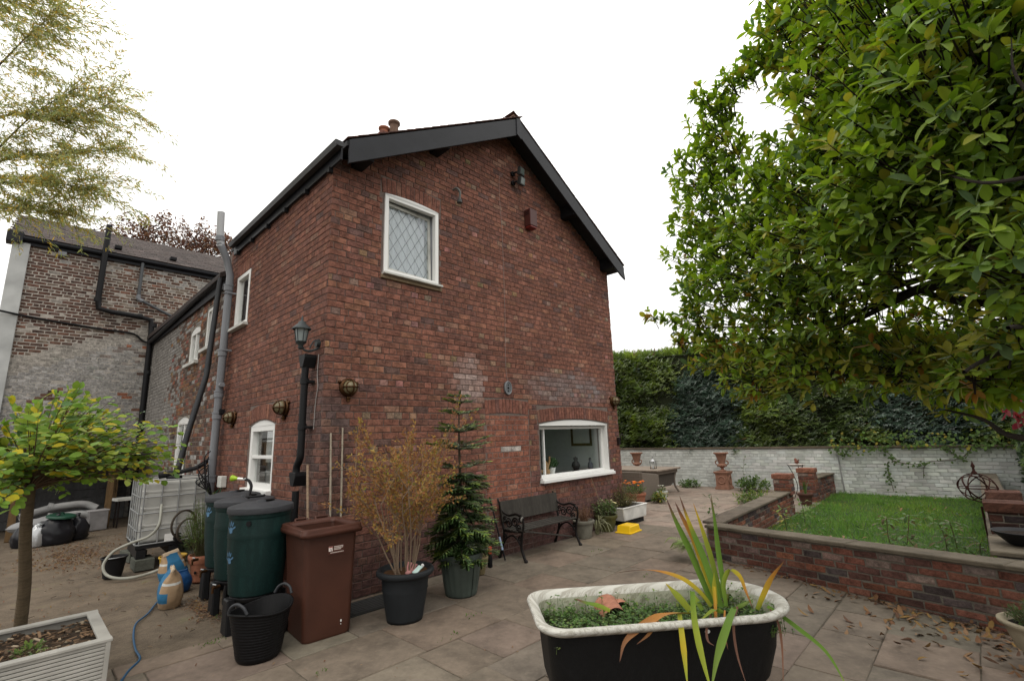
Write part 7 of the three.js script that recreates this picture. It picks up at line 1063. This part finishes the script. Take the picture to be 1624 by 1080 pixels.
// ---------- iris in the bath ----------
{
  srand(171);
  const t = thing('iris_plant', 'tall sword leaved yellow flag iris with browning leaves in the bath', 'plant'), G = [0.10, 0.19, 0.018], Y = [0.42, 0.31, 0.015], O = [0.40, 0.17, 0.025], Bn = [0.12, 0.055, 0.035], YG = [0.22, 0.26, 0.02];
  const grad = (stops) => (q) => { for (let i = 1; i < stops.length; i++) if (q <= stops[i][0]) return mix3(stops[i - 1][1], stops[i][1], (q - stops[i - 1][0]) / (stops[i][0] - stops[i - 1][0])); return stops[stops.length - 1][1]; };
  const B = [
    [[[1131, 958, 4.05], [1112, 913, 4.05], [1093, 868, 4.05], [1072, 825, 4.05], [1057, 790, 4.05]], 0.042, [[0, G], [0.72, G], [0.88, Bn], [1, [0.05, 0.03, 0.03]]]],
    [[[1140, 963, 4.0], [1118, 905, 4.0], [1100, 854, 4.0], [1080, 815, 4.0], [1071, 796, 4.0]], 0.034, [[0, YG], [0.3, Y], [0.6, O], [0.8, Bn], [1, Bn]]],
    [[[1145, 963, 3.95], [1131, 925, 3.95], [1117, 885, 3.95], [1095, 833, 3.95], [1078, 786, 3.95]], 0.044, [[0, G], [0.68, G], [0.8, Y], [0.9, Bn], [1, Bn]]],
    [[[1146, 948, 4.05], [1136, 912, 4.05], [1127, 878, 4.05], [1113, 835, 4.05], [1100, 798, 4.05]], 0.034, [[0, G], [0.6, YG], [0.85, Y], [1, O]]],
    [[[1150, 948, 4.0], [1146, 912, 4.0], [1141, 878, 4.0], [1135, 830, 4.0], [1128, 784, 4.0]], 0.034, [[0, G], [0.8, G], [1, Bn]]],
    [[[1136, 958, 3.9], [1134, 935, 3.88], [1133, 908, 3.87]], 0.030, [[0, Y], [1, YG]]],
    [[[1133, 930, 3.84], [1135, 970, 3.80], [1136, 1012, 3.74]], 0.018, [[0, Y], [0.5, O], [1, Bn]]],
    [[[1129, 962, 3.95], [1112, 940, 3.92], [1085, 918, 3.9], [1048, 905, 3.9], [1008, 904, 3.92], [974, 909, 3.95]], 0.028, [[0, YG], [0.35, Y], [0.6, O], [0.8, Bn], [1, Bn]]],
    [[[1097, 971, 3.8], [1078, 947, 3.78], [1056, 925, 3.78]], 0.042, [[0, YG], [0.7, YG], [1, Y]]],
    [[[1153, 962, 3.9], [1149, 925, 3.88], [1158, 906, 3.88], [1172, 913, 3.88], [1183, 938, 3.87], [1194, 964, 3.86]], 0.030, [[0, G], [0.4, YG], [0.6, Y], [0.8, O], [1, Bn]]],
    [[[1202, 967, 4.0], [1212, 943, 4.0], [1225, 916, 4.0], [1246, 888, 4.0]], 0.034, [[0, YG], [0.3, Y], [0.75, O], [1, Bn]]],
    [[[1098, 974, 3.72], [1072, 974, 3.58], [1042, 980, 3.48], [1010, 999, 3.43], [990, 1020, 3.41], [983, 1050, 3.40]], 0.040, [[0, YG], [0.25, O], [0.7, [0.33, 0.15, 0.06]], [1, Bn]]],
    [[[1045, 985, 3.5], [1030, 1005, 3.46], [1010, 1022, 3.44]], 0.014, [[0, O], [1, Bn]]],
    [[[1078, 974, 3.6], [1082, 1010, 3.44], [1086, 1045, 3.40], [1091, 1090, 3.34]], 0.030, [[0, YG], [0.5, Y], [0.9, YG], [1, O]]],
    [[[1098, 938, 3.62], [1101, 980, 3.52], [1108, 1020, 3.44], [1118, 1060, 3.4], [1130, 1100, 3.36]], 0.034, [[0, G], [0.4, YG], [1, YG]]],
    [[[1165, 966, 3.72], [1155, 990, 3.55], [1145, 1018, 3.46], [1136, 1050, 3.40], [1128, 1095, 3.36]], 0.040, [[0, G], [1, [0.13, 0.19, 0.03]]]],
    [[[1217, 962, 4.0], [1240, 978, 3.98], [1265, 997, 3.95], [1310, 1034, 3.9], [1345, 1090, 3.8]], 0.034, [[0, G], [0.9, G], [1, YG]]],
    [[[1221, 966, 3.95], [1233, 985, 3.93], [1240, 1020, 3.88], [1243, 1085, 3.8]], 0.014, [[0, Bn], [1, [0.2, 0.09, 0.05]]]],
    [[[1170, 962, 3.8], [1164, 998, 3.62], [1170, 1040, 3.56], [1184, 1085, 3.5]], 0.013, [[0, Bn], [1, Bn]]],
    [[[1128, 975, 3.7], [1121, 1000, 3.55], [1124, 1018, 3.5], [1133, 1024, 3.5]], 0.012, [[0, Bn], [1, Bn]]],
    [[[1150, 968, 3.7], [1149, 1002, 3.56], [1155, 1030, 3.52]], 0.010, [[0, O], [1, Bn]]],
    [[[1115, 968, 3.85], [1108, 955, 3.85], [1100, 940, 3.86]], 0.032, [[0, G], [1, YG]]],
    [[[1158, 970, 3.85], [1175, 962, 3.86], [1195, 950, 3.9]], 0.022, [[0, G], [1, [0.16, 0.21, 0.05]]]],
    [[[1148, 972, 3.75], [1135, 968, 3.72], [1110, 985, 3.6]], 0.026, [[0, G], [1, YG]]],
    [[[968, 968, 3.75], [945, 958, 3.75], [925, 953, 3.76], [911, 949, 3.77]], 0.030, [[0, YG], [0.5, G], [0.8, Bn], [1, Bn]]],
  ];
  for (const [pts, w, st] of B) part('leaf', ribbon(pts.map((p) => at(...p)), w * 1.08, grad(st), { side: RT, fold: rr(0.2, 0.5) }), vcLeaf, t);
  part('root_crown', Array.from({ length: 7 }, () => limb([V(1.34 + rr(-0.1, 0.1), 0.49, 3.93 + rr(-0.1, 0.1)), V(1.33 + rr(-0.1, 0.1), 0.58, 3.93 + rr(-0.1, 0.1))], 0.018, 0.012, 6)), M([0.12, 0.13, 0.03], { roughness: 0.9 }), t);
  // cress in the bath
  const cr = thing('water_cress', 'low bright green cress covering the soil in the bath', 'ground cover plant'), list = [], tw = arr(), geo = leafGeo(0.95, { rows: 2, fold: 0.1, curl: 0.12 });
  for (let k = 0; k < 1700; k++) { const lx = rr(-0.77, 0.78), lz = rr(-0.29, 0.29); const p = V(lx, 0, lz).applyAxisAngle(YY, BATH.turn).add(BATH.c); const h = 0.50 + rr(0.005, 0.05) + (rnd() < 0.10 ? rr(0.03, 0.10) : 0) + 0.03 * (fbm3(lx * 5, 0, lz * 5) - 0.4); p.y = h; twig(V(p.x + rr(-0.015, 0.015), 0.49, p.z), p, 0.0018, 0.0012, tw); for (let j = 0; j < 3; j++) list.push({ m: mat4(p.clone().add(inBall(0.012)), orient(V(rr(-1, 1), rr(-0.1, 0.6), rr(-1, 1)), V(rr(-0.4, 0.4), 1, rr(-0.4, 0.4))), rr(0.014, 0.030)), c: jig(rnd() < 0.25 ? [0.17, 0.24, 0.06] : [0.075, 0.155, 0.028], 0.25) }); }
  instanced('leaves', geo, LEAF.green, list, cr); stuff(part('stems', fromArrays(tw), M([0.08, 0.12, 0.03]), cr)); stuff(cr);
}
// ---------- smaller plants ----------
{
  srand(181);
  const geoR = leafGeo(0.5, { rows: 3, fold: 0.2, curl: 0.2 }), geoT = leafGeo(0.14, { rows: 3, fold: 0.2, curl: 0.3, wide: 0.4 });
  const bush = (name, label, cat, o, { n = 60, r = 0.15, h = 0.25, L = [0.04, 0.07], cols, geo = geoR, stem = [0.1, 0.09, 0.04], up = 0.8, per = 4, minPx = 11 }) => {
    const t = thing(name, label, cat), list = [], tw = arr(), O = asV(o);
    for (let k = 0; k < n; k++) { const a = rnd() * 6.283, q = Math.sqrt(rnd()), tip = O.clone().add(V(Math.cos(a) * r * q, h * rr(0.35, 1) * (1 - 0.4 * q * q), Math.sin(a) * r * q)), s = O.clone().add(V(Math.cos(a) * r * q * 0.3, 0, Math.sin(a) * r * q * 0.3)); twig(s, tip, 0.003, 0.0015, tw); for (let j = 0; j < per; j++) { const p = s.clone().lerp(tip, rr(0.45, 1)), d = tip.clone().sub(s).normalize().multiplyScalar(up).add(onBall()); list.push({ m: mat4(p, orient(d, V(rr(-0.4, 0.4), 1, rr(-0.4, 0.4))), rr(...L)), c: jig(pick(cols), 0.25) }); } }
    foliage(t, geo, LEAF.green, list, { single: 60, minPx }); stuff(part('stems', fromArrays(tw), M(stem, { roughness: 1 }), t)); return t;
  };
  const flowers = (t, o, n, r, h, col, size) => { const O = asV(o); for (let k = 0; k < n; k++) { const a = rnd() * 6.283, q = Math.sqrt(rnd()) * r, c = O.clone().add(V(Math.cos(a) * q, h * rr(0.75, 1.05), Math.sin(a) * q)); const pet = []; for (let j = 0; j < 8; j++) pet.push(leafGeo(0.6, { rows: 2, fold: 0.1, curl: -0.15 }).rotateX(1.1).rotateY(j * 0.785).scale(size, size, size)); part('flower', merge([...pet, ball(size * 0.32, 0, size * 0.12, 0, 7)]).translate(c.x, c.y, c.z), M(jig(col, 0.15), { roughness: 0.8 }), t); } };
  const g1 = [0.075, 0.135, 0.025], g2 = [0.12, 0.18, 0.03], yl = [0.30, 0.26, 0.04], brn = [0.16, 0.085, 0.04];
  bush('evergreen_bush', 'feathery green bush in the terracotta pot beside the butts', 'bush', [-0.50, 0.30, -2.40], { n: 170, r: 0.30, h: 0.92, L: [0.035, 0.065], cols: [g1, [0.055, 0.10, 0.025], g2], geo: geoT, per: 14, up: 1.2 });
  bush('dead_plant', 'dry brown dead stems in the stone pot by the bench', 'plant', [4.72, 0.26, 0.24], { n: 90, r: 0.18, h: 0.36, L: [0.03, 0.06], cols: [brn, [0.22, 0.13, 0.07], [0.12, 0.07, 0.04]], geo: geoT, stem: [0.17, 0.09, 0.05], per: 4 });
  { const t = thing('strap_plant', 'grey green grassy strap leaves arching behind the stone pot', 'plant'); for (let k = 0; k < 26; k++) { const a = rr(-0.8, 2.4), l = rr(0.18, 0.38), o = V(5.02 + rr(-0.04, 0.04), 0.02, 0.30 + rr(-0.04, 0.04)), d = V(Math.cos(a), 0, Math.sin(a)); part('leaf', ribbon([o, o.clone().addScaledVector(d, l * 0.35).add(V(0, l * 0.75, 0)), o.clone().addScaledVector(d, l * 0.8).add(V(0, l * 0.7, 0)), o.clone().addScaledVector(d, l * 1.15).add(V(0, l * 0.15, 0))], 0.014, () => [0.17, 0.17, 0.09], { side: V(-d.z, 0, d.x), n: 8 }), vcLeaf, t); } }
  const b2 = bush('pot_plant', 'round leafy plant with pale yellow flowers in the mossy pot', 'plant', [5.46, 0.25, 0.22], { n: 120, r: 0.27, h: 0.34, L: [0.04, 0.075], cols: [[0.10, 0.13, 0.055], [0.15, 0.17, 0.07], g1], per: 5 }); flowers(b2, [5.46, 0.27, 0.24], 7, 0.2, 0.28, [0.55, 0.52, 0.28], 0.032);
  bush('trough_plants', 'tangle of brownish green plants spilling over the white trough', 'plants', [6.28, 0.32, 0.06], { n: 220, r: 0.44, h: 0.52, L: [0.025, 0.055], cols: [[0.13, 0.14, 0.04], [0.19, 0.15, 0.06], [0.09, 0.11, 0.03], brn], geo: leafGeo(0.35, { rows: 2 }), per: 6 });
  tag(part('garden_stake', limb([[5.62, 0.3, 0.06], [5.3, 0.98, 0.05]], 0.008, 0.006, 5), M([0.28, 0.2, 0.13]), scene), 'thin bare stick slanting up from the plants below the wide window', 'stick');
  const mg = bush('marigolds', 'orange flowered bedding plant in the terracotta pot', 'flowers', [7.7, 0.38, -0.42], { n: 80, r: 0.27, h: 0.30, L: [0.03, 0.06], cols: [g1, g2], per: 4 }); flowers(mg, [7.7, 0.40, -0.42], 24, 0.27, 0.26, [0.62, 0.16, 0.015], 0.045);
  bush('bucket_plant', 'bright green leafy plant beside the white bucket', 'plant', [9.2, 0.02, -0.62], { n: 70, r: 0.2, h: 0.30, L: [0.05, 0.09], cols: [g2, g1, yl], per: 4 });
  const bb = bush('white_flowers', 'small plant with a white flower in the white bucket', 'plant', [9.55, 0.22, -0.72], { n: 30, r: 0.12, h: 0.2, L: [0.03, 0.05], cols: [g1, g2], per: 4 }); flowers(bb, [9.55, 0.22, -0.72], 4, 0.1, 0.2, [0.6, 0.6, 0.52], 0.035);
  bush('low_shrublet', 'low clump of green leaves at the foot of the white wall', 'plant', [12.9, 0.0, -1.45], { n: 60, r: 0.34, h: 0.26, L: [0.07, 0.13], cols: [g1, [0.06, 0.11, 0.02]], per: 4 });
  bush('border_plant', 'tall leafy border plant to the right of the plinth urn', 'plant', [12.6, 0.0, 0.55], { n: 110, r: 0.45, h: 0.48, L: [0.07, 0.14], cols: [g1, g2, [0.055, 0.10, 0.03]], per: 5 });
  bush('border_weeds', 'yellow green weeds growing along the return wall', 'plant', [10.3, 0.0, 1.45], { n: 150, r: 0.62, h: 0.36, L: [0.05, 0.10], cols: [g2, [0.18, 0.21, 0.04], g1], per: 5 });
  { const t = thing('wiry_climber', 'thin wiry stem with tiny leaves in front of the white wall', 'plant'), tw = arr(), l = []; let p = V(12.4, 0, 0.35); for (let k = 0; k < 10; k++) { const q = p.clone().add(V(rr(-0.03, 0.03), 0.095, rr(-0.03, 0.05))); twig(p, q, 0.005, 0.004, tw); for (let j = 0; j < 2; j++) l.push({ m: mat4(q, orient(V(rr(-1, 1), 0.3, rr(-1, 1))), rr(0.05, 0.085)), c: jig(g1) }); p = q; } foliage(t, geoR, LEAF.green, l, { minPx: 4 }); part('stem', fromArrays(tw), MT.bark, t); }
  // rose shoots over the garden wall
  const shoot = (name, label, x, z, h, n, L, cols, y0 = 0) => { const t = thing(name, label, 'plant'), tw = arr(), l = []; let p = V(x, y0, z), d = V(rr(-0.2, 0.2), 1, rr(-0.2, 0.2)).normalize(); for (let k = 0; k < n; k++) { d.add(onBall().multiplyScalar(0.18)).add(V(0, 0.12, 0)).normalize(); const q = p.clone().addScaledVector(d, h / n); twig(p, q, 0.0045, 0.004, tw, 4); if (k > 0) for (let j = 0; j < 3; j++) { const a = j * 2.1 + k * 1.1, ld = V(Math.cos(a), rr(-0.25, 0.35), Math.sin(a)); for (const s of [0, 0.05, 0.09]) l.push({ m: mat4(q.clone().addScaledVector(ld, s), orient(ld.clone().add(onBall().multiplyScalar(s ? 0.7 : 0.2)), V(0, 1, 0)), rr(...L)), c: jig(pick(cols), 0.25) }); } p = q; } foliage(t, geoR, LEAF.green, l, { single: 80, minPx: 10 }); part('stem', fromArrays(tw), M([0.09, 0.06, 0.035]), t); };
  const rc = [[0.06, 0.115, 0.025], [0.085, 0.145, 0.028], [0.10, 0.085, 0.03]];
  const rl = ['leafy shoot at the near corner of the lawn', 'dark rose shoot behind the coping near the lawn middle', 'taller dark rose shoot in the middle of the lawn edge', 'rose shoot with reddish leaves behind the coping', 'bushy dark shoot left of the iron globe', 'low leafy shoot just left of the globe stake', 'small dark shoot nearest the globe stake', 'loose leafy shoot in front of the small capped pier'];
  [[1415, 858, 0.42, 5.0], [1432, 862, 0.5, 5.0], [1492, 866, 0.42, 4.9], [1520, 870, 0.44, 5.0], [1470, 868, 0.30, 4.8], [1545, 872, 0.24, 5.0]].forEach(([px, py, h, d], i) => { const p = atY(px, py, 0.35); shoot('rose_shoot', rl[i + 1], Math.max(p.x, wallX(p.z) + 0.35), p.z, h + 0.2, 8, [0.065, 0.105], rc); });
  shoot('leafy_shoot', 'yellow green leafy shoot inside the wall corner of the lawn', 6.4, 3.05, 0.5, 6, [0.06, 0.10], [g2, g1, yl]); shoot('leafy_shoot', 'loose leafy shoot in the lawn behind the return wall coping', 7.9, 2.95, 0.42, 6, [0.06, 0.1], [g1, g2]); shoot('leafy_shoot', 'wispy shoot standing over the corner of the two brick walls', 5.5, 2.25, 0.75, 8, [0.05, 0.085], [g1, [0.06, 0.10, 0.03]]);
  bush('corner_ground_cover', 'low silvery green plants inside the wall corner', 'plant', [5.35, 0.02, 2.86], { n: 100, r: 0.32, h: 0.34, L: [0.04, 0.07], cols: [g1, [0.12, 0.16, 0.09]], per: 5 });
  { const t = thing('fern', 'yellow green fern at the left end of the garden wall', 'fern', [4.42, 0, 2.35]); for (let k = 0; k < 16; k++) { const a = rr(1.7, 5.2), l = rr(0.22, 0.40), d = V(Math.cos(a), 0, Math.sin(a)), c = new THREE.CatmullRomCurve3([V(0, 0, 0), d.clone().multiplyScalar(l * 0.35).add(V(0, l * 0.62, 0)), d.clone().multiplyScalar(l * 0.8).add(V(0, l * 0.72, 0)), d.clone().multiplyScalar(l * 1.1).add(V(0, l * 0.45, 0))]), gs = []; for (let j = 2; j < 18; j++) { const q = j / 18, p = c.getPoint(q), T2 = c.getTangent(q), s = V(-d.z, 0, d.x); for (const w of [-1, 1]) { const L = 0.085 * Math.sin(q * 2.9 + 0.2); gs.push(leafGeo(0.3, { rows: 2 }).applyMatrix4(mat4(p, orient(s.clone().multiplyScalar(w).addScaledVector(T2, 0.5), YY), Math.max(0.012, L)))); } } part('frond', merge(gs), M(jig([0.12, 0.165, 0.035], 0.25), { phys: true, roughness: 0.85, transmission: 0.3, thickness: 0 }), t); } }
  { const t = thing('bulb_leaves', 'upright green bulb leaves in the pot in the wall gap', 'plant', [10.35, 0.24, 2.42]); for (let k = 0; k < 9; k++) { const a = rnd() * 6.28, d = V(Math.cos(a), 0, Math.sin(a)), h = rr(0.25, 0.4); part('leaf', ribbon([[d.x * 0.03, 0, d.z * 0.03], [d.x * 0.05, h * 0.6, d.z * 0.05], [d.x * 0.12, h, d.z * 0.12]], 0.025, () => [0.08, 0.14, 0.03], { side: V(-d.z, 0, d.x), n: 6 }), vcLeaf, t); } }
  bush('planter_greenery', 'fine green plant in the pale urn shaped planter', 'plant', [2.84, 0.31, 5.63], { n: 170, r: 0.19, h: 0.17, L: [0.02, 0.04], cols: [[0.05, 0.085, 0.02], [0.075, 0.12, 0.03]], geo: leafGeo(0.3, { rows: 2 }), per: 6 });
  bush('moss_clump', 'tuft of green weeds growing at the foot of the small tree', 'plant', [-2.25, 0.36, 0.40], { n: 22, r: 0.11, h: 0.09, L: [0.03, 0.05], cols: [g1, g2], per: 3 });
  { const t = thing('low_weeds', 'small weeds sprouting through the paving joints', 'weeds'), l = []; for (const [x, z, n] of [[4.0, 1.0, 10], [0.5, 1.75, 14], [1.6, 2.0, 12], [-0.6, 1.5, 12], [1.0, 1.5, 10], [9.0, 0.6, 12], [-1.0, 0.1, 30], [-0.75, -0.6, 18], [3.3, 2.2, 8]]) for (let k = 0; k < n; k++) l.push({ m: mat4(V(x + gauss() * 0.12, 0.002, z + gauss() * 0.06), orient(V(rr(-0.8, 0.8), 1, rr(-0.8, 0.8))), rr(0.012, 0.03)), c: jig([0.09, 0.15, 0.03], 0.3) }); instanced('leaves', geoR, LEAF.green, l, t); stuff(t); }
}
// ---------- fallen leaves ----------
{
  srand(191);
  const geo = [leafGeo(0.46, { rows: 4, fold: 0.5, curl: 0.35 }), leafGeo(0.4, { rows: 4, fold: 0.9, curl: -0.3 }), leafGeo(0.5, { rows: 4, fold: 0.2, curl: 0.6 })], cols = [[0.18, 0.098, 0.044], [0.14, 0.070, 0.034], [0.21, 0.125, 0.066], [0.10, 0.052, 0.030], [0.20, 0.12, 0.04]];
  const mats = cols.map((c) => M(c, { roughness: 0.85, map: T.leaf }));
  let n = 0; while (n < 150) { const px = 1230 + 394 * Math.pow(rnd(), 0.75), py = rr(930, 1078), p = atY(px, py, 0); const gapW = wallX(p.z) - p.x; if (gapW < 0.03 || gapW > 1.35 || rnd() > Math.exp(-gapW * 1.8)) continue; const L = rr(0.05, 0.115); const m = shadows(new THREE.Mesh(pick(geo), pick(mats))); m.name = numbered('fallen_leaf'); m.position.set(p.x, rr(0.008, 0.025), p.z); m.quaternion.copy(orient(V(rr(-1, 1), rr(-0.1, 0.1), rr(-1, 1)), V(rr(-0.3, 0.3), pick([1, 1, -1]), rr(-0.3, 0.3)))); m.scale.setScalar(L); scene.add(tag(m, 'curled brown leaf fallen on the paving along the garden wall', 'fallen leaf', 'large leaves fallen along the garden wall')); n++; }
  const list = [], t = new THREE.Group(); t.name = 'leaf_litter'; tag(t, 'scattered small brown and yellow leaf litter on the yard', 'leaf litter'); scene.add(t);
  const put = (x, z, L) => list.push({ m: mat4(V(x, rr(0.004, 0.02), z), orient(V(rr(-1, 1), rr(-0.15, 0.15), rr(-1, 1)), V(rr(-0.4, 0.4), 1, rr(-0.4, 0.4))), L), c: jig(pick(cols), 0.25) });
  for (let k = 0; k < 1500; k++) { const x = rr(-4, -0.1), z = rr(-9.5, -0.2), d = fbm3(x * 1.2, 1, z * 1.2, 3); if (rnd() > sstep(0.42, 0.68, d) * 0.8 + 0.12) continue; put(x, z, rr(0.02, 0.05)); }
  for (let k = 0; k < 800; k++) put(-1.55 + gauss() * 0.55, -6.2 + gauss() * 1.3, rr(0.03, 0.07));
  for (let k = 0; k < 260; k++) put(-0.80 + gauss() * 0.10, -1.0 + gauss() * 0.5, rr(0.025, 0.055));
  for (let k = 0; k < 90; k++) { const p = atY(rr(250, 1300), rr(900, 1080), 0); if (p.z < 0.2 || p.x > wallX(p.z) - 0.1) continue; put(p.x, p.z, rr(0.012, 0.03)); }
  for (let k = 0; k < 150; k++) { const z = rr(2.6, 5.6), g = Math.abs(gauss()) * 0.14; put(wallX(z) - 0.03 - g, z, rr(0.04, 0.08)); }
  instanced('leaves', geo[0], LEAF.green, list, t); stuff(t);
  { const w = thing('lawn_weeds', 'broad leaved weeds and stray leaves scattered in the lawn grass', 'weeds'), wl = []; for (let k = 0; k < 900; k++) { const x = rr(4.6, 13.2), z = rr(2.6, 5.4); if (x < wallX(z) + 0.25 || fbm3(x * 1.1, 3, z * 1.1, 3) < rr(0.3, 0.62)) continue; const dead = rnd() < 0.12; wl.push({ m: mat4(V(x, rr(0.03, 0.08), z), orient(V(rr(-1, 1), rr(0, 0.9), rr(-1, 1)), V(rr(-0.4, 0.4), 1, rr(-0.4, 0.4))), rr(0.04, 0.10)), c: jig(dead ? [0.22, 0.14, 0.06] : pick([[0.06, 0.12, 0.025], [0.10, 0.17, 0.03], [0.045, 0.085, 0.025]]), 0.25) }); } instanced('leaves', geo[0], LEAF.green, wl, w); stuff(w); }
  const tw = arr(); for (let k = 0; k < 60; k++) { const x = rr(-2.6, -0.3), z = rr(-6, 0), a = rnd() * 6.28, l = rr(0.03, 0.14); twig(V(x, 0.008, z), V(x + Math.cos(a) * l, 0.012, z + Math.sin(a) * l), 0.004, 0.003, tw); } stuff(part('twigs', fromArrays(tw), M([0.05, 0.035, 0.025]), t));
}
renderer.render(scene, camera);
